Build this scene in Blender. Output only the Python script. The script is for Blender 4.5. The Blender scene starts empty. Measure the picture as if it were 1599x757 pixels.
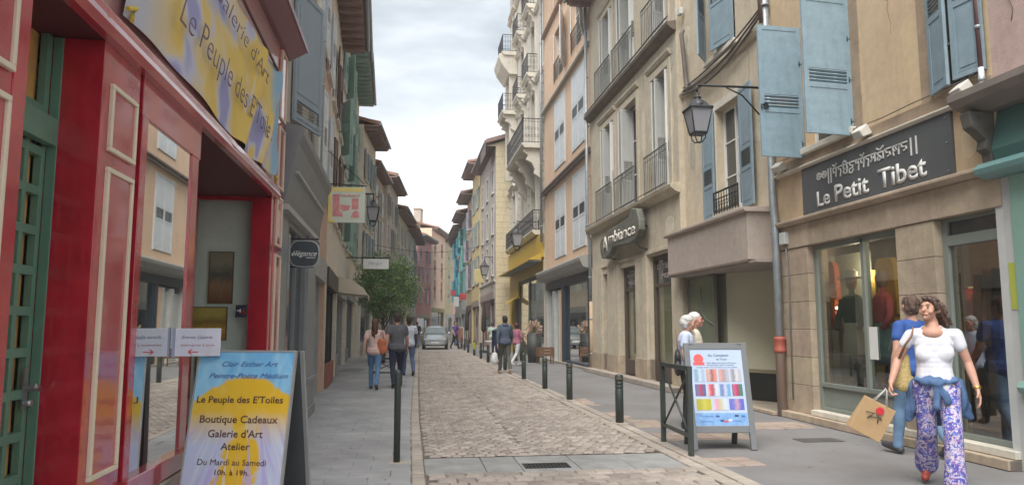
import bpy, bmesh, math, random
from mathutils import Vector, Matrix, noise
random.seed(7)
S = bpy.context.scene
COL = S.collection
R = math.radians
PI = math.pi

# ------------------------------------------------------------------ camera, world, sun, exposure
cam = bpy.data.objects.new('camera', bpy.data.cameras.new('camera'))
COL.objects.link(cam)
cam.data.sensor_width = 36
cam.data.lens = 25.9
cam.data.clip_start = .05
cam.data.clip_end = 1500
cam.location = (0, 0, 1.45)
cam.rotation_euler = (R(90 + 6.47), 0, R(-7.9))
S.camera = cam

S.view_settings.view_transform = 'Standard'
S.view_settings.look = 'None'
S.view_settings.gamma = 1
S.view_settings.exposure = 1.95

SUN_EL, SUN_AZ = 58, 208       # azimuth measured from +Y clockwise
world = bpy.data.worlds.new('World')
S.world = world
world.use_nodes = True
wn = world.node_tree.nodes
wl = world.node_tree.links
wn.clear()
w_out = wn.new('ShaderNodeOutputWorld')
w_bg = wn.new('ShaderNodeBackground')
w_bg.inputs['Strength'].default_value = .1
sky = wn.new('ShaderNodeTexSky')
sky.sky_type = 'NISHITA'
sky.sun_disc = False
sky.sun_elevation = R(SUN_EL)
sky.sun_rotation = R(SUN_AZ)
w_tc = wn.new('ShaderNodeTexCoord')
w_map = wn.new('ShaderNodeMapping')
w_map.inputs['Scale'].default_value = (1.0, 1.0, 3.2)
w_map.inputs['Location'].default_value = (.35, .2, .55)
w_no = wn.new('ShaderNodeTexNoise')
w_no.inputs['Scale'].default_value = 1.9
w_no.inputs['Detail'].default_value = 7
w_no.inputs['Roughness'].default_value = .52
w_no.inputs['Distortion'].default_value = .25
w_ramp = wn.new('ShaderNodeValToRGB')
w_ramp.color_ramp.elements[0].position = .42
w_ramp.color_ramp.elements[0].color = (1.15, 1.32, 1.43, 1)
w_ramp.color_ramp.elements[1].position = .60
w_ramp.color_ramp.elements[1].color = (2.75, 2.9, 3.0, 1)
# overcast layer gets whiter towards the horizon, as in the photograph
w_sep = wn.new('ShaderNodeSeparateXYZ')
w_hr = wn.new('ShaderNodeMapRange')
w_hr.inputs['From Min'].default_value = .14
w_hr.inputs['From Max'].default_value = .3
w_hr.inputs['To Min'].default_value = 1
w_hr.inputs['To Max'].default_value = 0
w_mix0 = wn.new('ShaderNodeMix'); w_mix0.data_type = 'RGBA'
w_mix0.inputs[7].default_value = (4.6, 4.65, 4.7, 1)
w_mix = wn.new('ShaderNodeMix'); w_mix.data_type = 'RGBA'
w_mix.inputs[0].default_value = .93
wl.new(w_tc.outputs['Generated'], w_map.inputs[0])
wl.new(w_map.outputs[0], w_no.inputs['Vector'])
wl.new(w_no.outputs['Fac'], w_ramp.inputs[0])
wl.new(w_tc.outputs['Generated'], w_sep.inputs[0])
wl.new(w_sep.outputs['Z'], w_hr.inputs['Value'])
wl.new(w_hr.outputs[0], w_mix0.inputs[0])
wl.new(w_ramp.outputs[0], w_mix0.inputs[6])
wl.new(sky.outputs[0], w_mix.inputs[6])
wl.new(w_mix0.outputs[2], w_mix.inputs[7])
wl.new(w_mix.outputs[2], w_bg.inputs['Color'])
wl.new(w_bg.outputs[0], w_out.inputs[0])

sun = bpy.data.objects.new('sun', bpy.data.lights.new('sun', 'SUN'))
COL.objects.link(sun)
sun.data.energy = 1.5
sun.data.angle = R(45)
sun.data.color = (1, .96, .9)
a, e = R(SUN_AZ), R(SUN_EL)
sdir = Vector((math.sin(a) * math.cos(e), math.cos(a) * math.cos(e), math.sin(e)))
sun.rotation_euler = sdir.to_track_quat('Z', 'Y').to_euler()

# ------------------------------------------------------------------ materials
MATS = {}

def nt(name):
    m = bpy.data.materials.new(name)
    m.use_nodes = True
    n = m.node_tree.nodes
    return m, n, m.node_tree.links, n['Principled BSDF']

def c4(c, k=1):
    return (min(c[0] * k, 1), min(c[1] * k, 1), min(c[2] * k, 1), 1)

def mat(name, col, rough=.8, var=.12, scale=2.5, bump=.25, bscale=70, metal=0, coat=0, streak=0, spec=.5, tint=None, rand=0):
    if name in MATS:
        return MATS[name]
    m, n, l, b = nt(name)
    b.inputs['Roughness'].default_value = rough
    b.inputs['Metallic'].default_value = metal
    b.inputs['Coat Weight'].default_value = coat
    b.inputs['Coat Roughness'].default_value = .06
    b.inputs['Specular IOR Level'].default_value = spec
    tc = n.new('ShaderNodeTexCoord')
    no = n.new('ShaderNodeTexNoise')
    no.inputs['Scale'].default_value = scale
    no.inputs['Detail'].default_value = 6
    no.inputs['Roughness'].default_value = .62
    l.new(tc.outputs['Object'], no.inputs['Vector'])
    mr = n.new('ShaderNodeMapRange')
    mr.inputs['From Min'].default_value = .3
    mr.inputs['From Max'].default_value = .7
    l.new(no.outputs['Fac'], mr.inputs['Value'])
    mx = n.new('ShaderNodeMix'); mx.data_type = 'RGBA'
    mx.inputs[6].default_value = c4(tint, 1 - var * .5) if tint else c4(col, 1 - var)
    mx.inputs[7].default_value = c4(col, 1 + var)
    l.new(mr.outputs[0], mx.inputs[0])
    out = mx.outputs[2]
    if streak:
        nb = n.new('ShaderNodeTexNoise'); nb.inputs['Scale'].default_value = 7; nb.inputs['Detail'].default_value = 8; nb.inputs['Roughness'].default_value = .7
        l.new(tc.outputs['Object'], nb.inputs['Vector'])
        rb = n.new('ShaderNodeMapRange'); rb.inputs['From Min'].default_value = .3; rb.inputs['From Max'].default_value = .7; rb.inputs['To Min'].default_value = .87; rb.inputs['To Max'].default_value = 1.1
        l.new(nb.outputs['Fac'], rb.inputs['Value'])
        hb_ = n.new('ShaderNodeHueSaturation'); l.new(rb.outputs[0], hb_.inputs['Value']); l.new(out, hb_.inputs['Color']); out = hb_.outputs[0]
    if streak:
        mp = n.new('ShaderNodeMapping')
        mp.inputs['Scale'].default_value = (5, 5, .35)
        l.new(tc.outputs['Object'], mp.inputs[0])
        n2 = n.new('ShaderNodeTexNoise')
        n2.inputs['Scale'].default_value = 1.6
        n2.inputs['Detail'].default_value = 5
        l.new(mp.outputs[0], n2.inputs['Vector'])
        m2 = n.new('ShaderNodeMapRange')
        m2.inputs['From Min'].default_value = .52
        m2.inputs['From Max'].default_value = .78
        m2.inputs['To Max'].default_value = streak
        l.new(n2.outputs['Fac'], m2.inputs['Value'])
        x2 = n.new('ShaderNodeMix'); x2.data_type = 'RGBA'
        l.new(m2.outputs[0], x2.inputs[0])
        l.new(out, x2.inputs[6])
        x2.inputs[7].default_value = c4((col[0] * .5, col[1] * .47, col[2] * .43))
        out = x2.outputs[2]
    if rand:
        oi = n.new('ShaderNodeObjectInfo')
        at = n.new('ShaderNodeAttribute'); at.attribute_name = 'tone'
        ad = n.new('ShaderNodeMath'); ad.operation = 'ADD'
        l.new(oi.outputs['Random'], ad.inputs[0]); l.new(at.outputs['Fac'], ad.inputs[1])
        fr = n.new('ShaderNodeMath'); fr.operation = 'FRACT'
        l.new(ad.outputs[0], fr.inputs[0])
        r1 = n.new('ShaderNodeMapRange')
        r1.inputs['To Min'].default_value = 1 - rand
        r1.inputs['To Max'].default_value = 1 + rand
        l.new(fr.outputs[0], r1.inputs['Value'])
        r2 = n.new('ShaderNodeMath'); r2.operation = 'MULTIPLY'; r2.inputs[1].default_value = 7.31
        l.new(fr.outputs[0], r2.inputs[0])
        r3 = n.new('ShaderNodeMath'); r3.operation = 'FRACT'
        l.new(r2.outputs[0], r3.inputs[0])
        r4 = n.new('ShaderNodeMapRange')
        r4.inputs['To Min'].default_value = .488
        r4.inputs['To Max'].default_value = .512
        l.new(r3.outputs[0], r4.inputs['Value'])
        hs = n.new('ShaderNodeHueSaturation')
        ge = n.new('ShaderNodeNewGeometry'); nw = n.new('ShaderNodeTexNoise'); nw.inputs['Scale'].default_value = .9; nw.inputs['Detail'].default_value = 5; nw.inputs['Roughness'].default_value = .65
        l.new(ge.outputs['Position'], nw.inputs['Vector'])
        rw = n.new('ShaderNodeMapRange'); rw.inputs['From Min'].default_value = .32; rw.inputs['From Max'].default_value = .68; rw.inputs['To Min'].default_value = .8; rw.inputs['To Max'].default_value = 1.16
        l.new(nw.outputs['Fac'], rw.inputs['Value'])
        mw = n.new('ShaderNodeMath'); mw.operation = 'MULTIPLY'; l.new(rw.outputs[0], mw.inputs[0]); l.new(r1.outputs[0], mw.inputs[1])
        l.new(mw.outputs[0], hs.inputs['Value'])
        l.new(r4.outputs[0], hs.inputs['Hue'])
        l.new(out, hs.inputs['Color'])
        out = hs.outputs[0]
    l.new(out, b.inputs['Base Color'])
    if bump:
        n3 = n.new('ShaderNodeTexNoise')
        n3.inputs['Scale'].default_value = bscale
        n3.inputs['Detail'].default_value = 4
        l.new(tc.outputs['Object'], n3.inputs['Vector'])
        bp = n.new('ShaderNodeBump')
        bp.inputs['Strength'].default_value = bump
        bp.inputs['Distance'].default_value = .01
        l.new(n3.outputs['Fac'], bp.inputs['Height'])
        l.new(bp.outputs[0], b.inputs['Normal'])
    MATS[name] = m
    return m

def glass_mat(name, tint=(.8, .85, .82), refl=1.0, ior=1.5):
    if name in MATS:
        return MATS[name]
    m = bpy.data.materials.new(name); m.use_nodes = True
    n = m.node_tree.nodes; l = m.node_tree.links
    n.clear()
    o = n.new('ShaderNodeOutputMaterial')
    tr = n.new('ShaderNodeBsdfTransparent'); tr.inputs[0].default_value = c4(tint)
    gl = n.new('ShaderNodeBsdfGlossy'); gl.inputs['Roughness'].default_value = .015
    gl.inputs[0].default_value = (.95, .97, .96, 1)
    fr = n.new('ShaderNodeFresnel'); fr.inputs[0].default_value = ior
    mu = n.new('ShaderNodeMath'); mu.operation = 'MULTIPLY_ADD'
    mu.inputs[1].default_value = 1.5 * refl; mu.inputs[2].default_value = .02
    mu.use_clamp = True
    mi = n.new('ShaderNodeMixShader')
    gb = n.new('ShaderNodeNewGeometry'); iv = n.new('ShaderNodeMath'); iv.operation = 'SUBTRACT'; iv.inputs[0].default_value = 1; l.new(gb.outputs['Backfacing'], iv.inputs[1])
    m3 = n.new('ShaderNodeMath'); m3.operation = 'MULTIPLY'; l.new(mu.outputs[0], m3.inputs[0]); l.new(iv.outputs[0], m3.inputs[1])
    l.new(fr.outputs[0], mu.inputs[0]); l.new(m3.outputs[0], mi.inputs[0])
    l.new(tr.outputs[0], mi.inputs[1]); l.new(gl.outputs[0], mi.inputs[2])
    l.new(mi.outputs[0], o.inputs[0])
    MATS[name] = m
    return m

def emit_mat(name, col, s):
    if name in MATS:
        return MATS[name]
    m, n, l, b = nt(name)
    b.inputs['Base Color'].default_value = c4(col)
    b.inputs['Emission Color'].default_value = c4(col)
    b.inputs['Emission Strength'].default_value = s
    MATS[name] = m
    return m

def print_mat(name, stops, scale=2.2, axis='Z', rough=.45, warp=.35, bump=0, wave=None, dist=1.5):
    """a painted / printed sheet: colour bands along one axis, warped by noise"""
    if name in MATS:
        return MATS[name]
    m, n, l, b = nt(name)
    b.inputs['Roughness'].default_value = rough
    tc = n.new('ShaderNodeTexCoord')
    sp = n.new('ShaderNodeSeparateXYZ')
    l.new(tc.outputs['Generated'], sp.inputs[0])
    no = n.new('ShaderNodeTexNoise'); no.inputs['Scale'].default_value = scale
    no.inputs['Detail'].default_value = 3; no.inputs['Distortion'].default_value = dist
    l.new(tc.outputs['Generated'], no.inputs['Vector'])
    ma = n.new('ShaderNodeMath'); ma.operation = 'MULTIPLY_ADD'
    ma.inputs[1].default_value = warp
    l.new(no.outputs['Fac'], ma.inputs[0]); l.new(sp.outputs[axis], ma.inputs[2])
    rp = n.new('ShaderNodeValToRGB')
    e = rp.color_ramp.elements
    e[0].position, e[0].color = stops[0][0], c4(stops[0][1])
    e[1].position, e[1].color = stops[-1][0], c4(stops[-1][1])
    for p, c in stops[1:-1]:
        x = e.new(p); x.color = c4(c)
    l.new(ma.outputs[0], rp.inputs[0])
    l.new(rp.outputs[0], b.inputs['Base Color'])
    if bump:
        w = n.new('ShaderNodeTexNoise'); w.inputs['Scale'].default_value = 3
        mp = n.new('ShaderNodeMapping'); mp.inputs['Rotation'].default_value = (0, R(35), 0); mp.inputs['Scale'].default_value = (6, 1, .8)
        l.new(tc.outputs['Object'], mp.inputs[0]); l.new(mp.outputs[0], w.inputs['Vector'])
        bp = n.new('ShaderNodeBump'); bp.inputs['Strength'].default_value = bump; bp.inputs['Distance'].default_value = .05
        l.new(w.outputs['Fac'], bp.inputs['Height']); l.new(bp.outputs[0], b.inputs['Normal'])
    MATS[name] = m
    return m

# common materials
RED = mat('red gloss paint', (.42, .016, .032), .22, .2, 5, .08, 20, coat=.9, streak=.3)
REDM = mat('weathered red paint', (.38, .03, .045), .26, .2, 4, .06, 30, coat=1.0, tint=(.43, .07, .085))
CREAM = mat('cream trim paint', (.72, .62, .47), .4, .06)
GREEN = mat('green door paint', (.12, .23, .16), .5, .1, 4, .1)
IRON = mat('black iron', (.025, .028, .03), .5, .2, 8, .1, metal=.3)
DKGREEN = mat('dark green painted steel', (.04, .052, .048), .42, .15, 8, .05)
GREYST = mat('grey painted wood', (.26, .275, .28), .5, .08, 4, .08)
ZINC = mat('zinc pipe', (.3, .33, .35), .45, .15, 6, .1, metal=.35, streak=.3)
CREAMPIPE = mat('cream pipe', (.62, .6, .52), .5, .1, 6, .1)
BLUE = mat('pale blue shutter paint', (.25, .355, .42), .55, .09, 5, .15, 40, streak=.3)
BLUE2 = mat('mid blue shutter paint', (.22, .3, .35), .55, .09, 3, .08, 40, streak=.12)
WHITESH = mat('white shutter paint', (.62, .65, .67), .55, .06, 3, .08, 40, streak=.1)
OCHRE = mat('ochre plaster', (.57, .445, .275), .9, .08, 1.2, .3, 90, streak=.22, tint=(.55, .4, .27))
CEMENT = mat('brown cement render', (.33, .25, .175), .95, .22, 3, .6, 60, streak=.25)
STONE = mat('worn sandstone', (.42, .34, .25), .9, .15, 3, .5, 50, streak=.35, rand=.05)
BEIGE = mat('beige roughcast', (.56, .48, .36), .95, .12, 2, .7, 55, streak=.42)
BEIGE2 = mat('warm beige render', (.52, .455, .35), .95, .12, 2, .35, 70, streak=.48)
ORANGE = mat('peach plaster', (.66, .465, .325), .9, .08, 1, .2, 80, streak=.3)
WHITEST = mat('pale limestone', (.62, .58, .5), .85, .1, 1.5, .3, 60, streak=.2)
PALE = mat('pale stone blocks', (.55, .47, .33), .9, .12, .8, .4, 30, streak=.2)
BOXPINK = mat('dusty rose board', (.42, .355, .31), .7, .06, 1.5, .08, 30, streak=.1)
TILE = mat('clay roof tiles', (.34, .2, .14), .9, .3, 6, .6, 8)
EAVE = mat('brown eave boards', (.28, .19, .17), .8, .15, 5, .2)
EAVEG = mat('green eave boards', (.26, .36, .33), .8, .1, 5, .2)
PANE = mat('window glass', (.035, .042, .045), .06, .2, 1, 0, spec=.9)
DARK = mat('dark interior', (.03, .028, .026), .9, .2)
GLASS = glass_mat('shop glass')
GLASSD = glass_mat('shop glass smoked', (.74, .77, .75), 2.6)
GLASSR = glass_mat('reflecting shop glass', (.78, .83, .8), 2.6)
LANTG = mat('frosted lantern glass', (.3, .3, .325), .25, .05, spec=.7)
WHITE = mat('white paint', (.72, .72, .7), .5, .04)
BLACKP = mat('black print', (.02, .02, .025), .5, .1, bump=0)
STEEL = mat('brushed steel', (.45, .46, .47), .35, .1, metal=.8)
WOOD = mat('brown wood', (.17, .09, .045), .6, .25, 8, .15)
ASPH = mat('grey pavement asphalt', (.185, .184, .19), .85, .2, .9, .35, 150, streak=0, tint=(.185, .172, .165))
SETT = mat('worn stone sett', (.315, .272, .24), .8, .2, 9, .5, 45, rand=.22)
KERB = mat('pale kerb stone', (.37, .325, .28), .8, .14, 6, .4, 45, rand=.1)
MORTAR = mat('joint mortar', (.15, .127, .11), .95, .3, 6, .6, 60)
SLAB = mat('dark grey paving slab', (.32, .32, .325), .75, .1, 3, .25, 90, rand=.025)

# ------------------------------------------------------------------ mesh helpers
class MB:
    def __init__(s):
        s.v, s.f, s.m, s.sm, s.t = [], [], [], [], []
        s.cur = 0; s.tone = 0
    def q(s, pts, smooth=False):
        i = len(s.v)
        s.v += [tuple(p) for p in pts]
        s.f.append(tuple(range(i, i + len(pts)))); s.m.append(s.cur); s.sm.append(smooth); s.t.append(s.tone)
        return s
    def box(s, x0, x1, y0, y1, z0, z1, M=None):
        p = [Vector(c) for c in ((x0, y0, z0), (x1, y0, z0), (x1, y1, z0), (x0, y1, z0), (x0, y0, z1), (x1, y0, z1), (x1, y1, z1), (x0, y1, z1))]
        if M is not None:
            p = [M @ c for c in p]
        i = len(s.v); s.v += [tuple(c) for c in p]
        for f in ((0, 3, 2, 1), (4, 5, 6, 7), (0, 1, 5, 4), (1, 2, 6, 5), (2, 3, 7, 6), (3, 0, 4, 7)):
            s.f.append(tuple(i + k for k in f)); s.m.append(s.cur); s.sm.append(False); s.t.append(s.tone)
        return s
    def prism(s, prof, x0, x1, M=None):
        """profile of (y, z) points (counter-clockwise seen from +x), extruded along x"""
        n = len(prof); i = len(s.v)
        P = [Vector((x, y, z)) for x in (x0, x1) for y, z in prof]
        if M is not None:
            P = [M @ c for c in P]
        s.v += [tuple(c) for c in P]
        fs = [tuple(i + k for k in reversed(range(n))), tuple(i + n + k for k in range(n))]
        fs += [(i + k, i + (k + 1) % n, i + n + (k + 1) % n, i + n + k) for k in range(n)]
        for f in fs:
            s.f.append(f); s.m.append(s.cur); s.sm.append(False); s.t.append(s.tone)
        return s
    def slab(s, prof, y0, y1, M=None):
        """profile of (x, z) points extruded along y"""
        T = Matrix(((0, -1, 0, 0), (1, 0, 0, 0), (0, 0, 1, 0), (0, 0, 0, 1)))
        T2 = Matrix(((0, 1, 0, 0), (1, 0, 0, 0), (0, 0, 1, 0), (0, 0, 0, 1)))
        return s.prism(prof, y0, y1, (M if M is not None else Matrix()) @ T2)
    def tube(s, pts, r, n=8, cap=True, sc=(1, 1)):
        pts = [Vector(p) for p in pts]
        rs = r if isinstance(r, (list, tuple)) else [r] * len(pts)
        i = len(s.v)
        up = None
        for k, p in enumerate(pts):
            d = (pts[min(k + 1, len(pts) - 1)] - pts[max(k - 1, 0)])
            if d.length < 1e-9: d = Vector((0, 0, 1))
            d.normalize()
            if up is None:
                up = Vector((0, 0, 1)) if abs(d.z) < .9 else Vector((1, 0, 0))
            a = d.cross(up).normalized(); bb = a.cross(d).normalized(); up = bb
            for j in range(n):
                t = 2 * PI * j / n
                s.v.append(tuple(p + (a * math.cos(t) * sc[0] + bb * math.sin(t) * sc[1]) * rs[k]))
        for k in range(len(pts) - 1):
            for j in range(n):
                s.f.append((i + k * n + j, i + k * n + (j + 1) % n, i + (k + 1) * n + (j + 1) % n, i + (k + 1) * n + j))
                s.m.append(s.cur); s.sm.append(True); s.t.append(s.tone)
        if cap:
            for ff in (tuple(i + j for j in reversed(range(n))), tuple(i + (len(pts) - 1) * n + j for j in range(n))):
                s.f.append(ff); s.m.append(s.cur); s.sm.append(False); s.t.append(s.tone)
        return s
    def lathe(s, prof, n=16, o=(0, 0, 0), smooth=True, phase=0, sx=1, sy=1):
        i = len(s.v); o = Vector(o)
        for r, z in prof:
            for j in range(n):
                t = 2 * PI * (j + phase) / n
                s.v.append((o.x + r * sx * math.cos(t), o.y + r * sy * math.sin(t), o.z + z))
        for k in range(len(prof) - 1):
            for j in range(n):
                s.f.append((i + k * n + j, i + k * n + (j + 1) % n, i + (k + 1) * n + (j + 1) % n, i + (k + 1) * n + j))
                s.m.append(s.cur); s.sm.append(smooth); s.t.append(s.tone)
        for ff in (tuple(i + j for j in reversed(range(n))), tuple(i + (len(prof) - 1) * n + j for j in range(n))):
            s.f.append(ff); s.m.append(s.cur); s.sm.append(False); s.t.append(s.tone)
        return s
    def mesh(s, name, mats, tone=False):
        me = bpy.data.meshes.new(name)
        me.from_pydata(s.v, [], s.f)
        for m in (mats if isinstance(mats, (list, tuple)) else [mats]):
            me.materials.append(m)
        me.polygons.foreach_set('material_index', s.m)
        me.polygons.foreach_set('use_smooth', s.sm)
        if tone:
            at = me.attributes.new('tone', 'FLOAT', 'FACE')
            at.data.foreach_set('value', s.t)
        me.update()
        return me
    def build(s, name, mats, parent=None, loc=None, rz=0, bevel=0, tone=False, **kw):
        o = bpy.data.objects.new(name, s.mesh(name, mats, tone))
        return put(o, parent, loc, rz, bevel, **kw)

def put(o, parent=None, loc=None, rz=0, bevel=0, label=None, cat=None, group=None, kind=None):
    COL.objects.link(o)
    if parent is not None: o.parent = parent
    if loc is not None: o.location = loc
    if rz: o.rotation_euler = (0, 0, rz)
    if bevel:
        b = o.modifiers.new('bevel', 'BEVEL'); b.width = bevel; b.segments = 2; b.limit_method = 'ANGLE'
    tag(o, label, cat, group, kind)
    return o

def tag(o, label=None, cat=None, group=None, kind=None):
    if label: o['label'] = label
    if cat: o['category'] = cat
    if group: o['group'] = group
    if kind: o['kind'] = kind
    return o

def empty(name, loc, rz=0, label=None, cat=None, group=None, kind=None):
    o = bpy.data.objects.new(name, None)
    o.empty_display_size = .1
    COL.objects.link(o); o.location = loc; o.rotation_euler = (0, 0, rz)
    return tag(o, label, cat, group, kind)

def inst(name, me, parent=None, loc=(0, 0, 0), rot=None, scale=None, label=None, cat=None, group=None, kind=None):
    o = bpy.data.objects.new(name, me)
    COL.objects.link(o)
    if parent is not None: o.parent = parent
    o.location = loc
    if rot: o.rotation_euler = rot
    if scale: o.scale = scale
    return tag(o, label, cat, group, kind)

def copy_tree(o, parent=None):
    c = o.copy(); COL.objects.link(c)
    if parent is not None: c.parent = parent
    for ch in list(o.children):
        copy_tree(ch, c)
    return c

def B(name, mats, parent, *boxes, bevel=0, **kw):
    b = MB()
    for x in boxes: b.box(*x)
    return b.build(name, mats, parent, bevel=bevel, **kw)

CACHE = {}
def cached(key, fn):
    if key not in CACHE: CACHE[key] = fn()
    return CACHE[key]

def text(s, material, parent, x, y, z, w, h, name='lettering', depth=.004, shear=0, face='-Y', squeeze=None, M=None, bold=0, align='L', **kw):
    """lettering standing in the local XZ plane, facing -Y, fitted in width w and height h (cap height)"""
    cu = bpy.data.curves.new(name, 'FONT')
    cu.body = s; cu.size = 1; cu.extrude = 0; cu.shear = shear; cu.resolution_u = 3; cu.offset = bold
    o = bpy.data.objects.new(name, cu); COL.objects.link(o)
    bpy.context.view_layer.update()
    me = bpy.data.meshes.new_from_object(o.evaluated_get(bpy.context.evaluated_depsgraph_get()))
    bpy.data.objects.remove(o)
    xs = [v.co.x for v in me.vertices]; ys = [v.co.y for v in me.vertices]
    if not xs: return None
    x0, x1 = min(xs), max(xs)
    kx = w / (x1 - x0); ky = h / .73
    if depth:
        bm = bmesh.new(); bm.from_mesh(me)
        r = bmesh.ops.extrude_face_region(bm, geom=bm.faces[:])
        bmesh.ops.translate(bm, vec=(0, 0, 1), verts=[g for g in r['geom'] if isinstance(g, bmesh.types.BMVert)])
        bm.to_mesh(me); bm.free()
    for v in me.vertices:
        c = v.co.copy()
        v.co = Vector((x + (c.x - x0) * kx, y - c.z * depth, z + c.y * ky))
        if M is not None: v.co = M @ v.co
    me.materials.clear(); me.materials.append(material)
    o = bpy.data.objects.new(name, me)
    return put(o, parent, **kw)

def strokes(polys, wd, y, mb, ox, oz, sx, sz, depth=.006):
    """ribbon strokes in the XZ plane"""
    for pl in polys:
        for k in range(len(pl) - 1):
            a = Vector((ox + pl[k][0] * sx, 0, oz + pl[k][1] * sz)); b = Vector((ox + pl[k + 1][0] * sx, 0, oz + pl[k + 1][1] * sz))
            d = b - a
            if d.length < 1e-6: continue
            ang = math.atan2(d.z, d.x)
            M = Matrix.Translation((a.x, y - depth, a.z)) @ Matrix.Rotation(-ang, 4, 'Y')
            mb.box(-wd * .4, d.length + wd * .4, 0, depth - .0015 * (k % 2), -wd / 2, wd / 2, M)

# ------------------------------------------------------------------ facade helpers (local frame: x along the front, -y towards the street)
def wall_mesh(L, h, holes, depth=7, z0=0, reveal=.2, back=True, y=0.0):
    b = MB()
    us = sorted(set([0, L] + [a for q in holes for a in q[:2]])); zs = sorted(set([z0, h] + [a for q in holes for a in q[2:4]]))
    us = [u for u in us if 0 <= u <= L]; zs = [z for z in zs if z0 <= z <= h]
    for i in range(len(us) - 1):
        for j in range(len(zs) - 1):
            cu, cz = (us[i] + us[i + 1]) / 2, (zs[j] + zs[j + 1]) / 2
            if any(q[0] < cu < q[1] and q[2] < cz < q[3] for q in holes): continue
            b.q([(us[i], y, zs[j]), (us[i + 1], y, zs[j]), (us[i + 1], y, zs[j + 1]), (us[i], y, zs[j + 1])])
    for q in holes:
        u0, u1, a, c = q[:4]
        d = q[4] if len(q) > 4 else reveal
        b.q([(u0, y, a), (u0, y, c), (u0, y + d, c), (u0, y + d, a)]); b.q([(u1, y, a), (u1, y + d, a), (u1, y + d, c), (u1, y, c)])
        b.q([(u0, y, c), (u1, y, c), (u1, y + d, c), (u0, y + d, c)]); b.q([(u0, y, a), (u0, y + d, a), (u1, y + d, a), (u1, y, a)])
    if back:
        b.q([(0, y, z0), (0, y, h), (0, depth, h), (0, depth, z0)]); b.q([(L, y, z0), (L, depth, z0), (L, depth, h), (L, y, h)])
        b.q([(0, depth, z0), (0, depth, h), (L, depth, h), (L, depth, z0)]); b.q([(0, y, h), (L, y, h), (L, depth, h), (0, depth, h)])
    return b

def window(root, u0, u1, z0, z1, frame=None, reveal=.2, rows=3, sill=None, surround=None, pane=None, cols=2):
    w, h = u1 - u0, z1 - z0
    frame = frame or WHITE
    def fm():
        b = MB(); t = .05
        b.box(0, t, -.05, 0, 0, h); b.box(w - t, w, -.05, 0, 0, h)
        b.box(t, w - t, -.05, 0, h - t, h); b.box(t, w - t, -.05, 0, 0, t + .03)
        for k in range(1, cols): b.box(w * k / cols - t * .6, w * k / cols + t * .6, -.06, .003, t + .03, h - t)
        for k in range(1, rows):
            z = h * k / rows
            for c in range(cols): b.box(w * c / cols + t, w * (c + 1) / cols - t, -.045, 0, z - .014, z + .014)
        return b.mesh('window', frame)
    o = inst('window', cached(('win', round(w, 3), round(h, 3), frame.name, rows, cols), fm), root, (u0, reveal, z0))
    def pm():
        return MB().box(.02, w - .02, -.02, -.012, .02, h - .02).mesh('pane', pane or PANE)
    inst('pane', cached(('pane', round(w, 3), round(h, 3), (pane or PANE).name), pm), o)
    if sill:
        MB().box(-.08, w + .08, -.09, reveal - .06, -.1, -.002).build('sill', sill, o, (0, -reveal, 0), bevel=.012)
    if surround:
        b = MB(); t = .16
        b.box(-t, -.001, -.025, .01, -.1, h + t); b.box(w + .001, w + t, -.025, .01, -.1, h + t)
        b.box(-.001, w + .001, -.022, .01, h, h + t)
        b.build('surround', surround, o, (0, -reveal, 0))
    return o

def shutter_meshes(w, h, mat_, slots, panels, single=False):
    """leaf in local x 0..w, y -0.035..0, z 0..h; slots = [(z0, z1, n)] louvre zones"""
    key = ('sh', round(w, 3), round(h, 3), mat_.name, tuple(slots))
    def fm():
        b = MB(); t = min(.075, w * .16); d = .036
        b.box(0, t, -d, 0, 0, h); b.box(w - t, w, -d, 0, 0, h)
        edges = [0] + sorted([z for s in slots for z in (s[0] - .03, s[1] + .03)]) + [h]
        b.box(t, w - t, -d + .001, -.001, 0, t * .9); b.box(t, w - t, -d + .001, -.001, h - t * .9, h)
        for s0, s1, n in slots:
            b.box(t, w - t, -d + .001, -.001, s0 - .075, s0); b.box(t, w - t, -d + .001, -.001, s1, s1 + .075)
        z = 0
        segs = []
        for s0, s1, n in slots:
            segs.append((z, s0)); z = s1
        segs.append((z, h))
        for a, c in segs:
            a2, c2 = a + .07, c - .07
            if c2 > a2: b.box(t - .004, w - t + .004, -d + .012, -.008, a2 - .004, c2 + .004); b.box(t + .035, w - t - .035, -d + .005, -.01, a2 + .04, c2 - .04)
        return b.mesh('shutter', mat_)
    me = cached(key, fm)
    def sm():
        t = min(.075, w * .16)
        M = Matrix.Rotation(R(32), 4, 'X')
        return MB().box(t - .004, w - t + .004, -.022, .022, -.006, .006, M).mesh('slat', mat_)
    return me, cached(key + ('slat',), sm)

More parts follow.
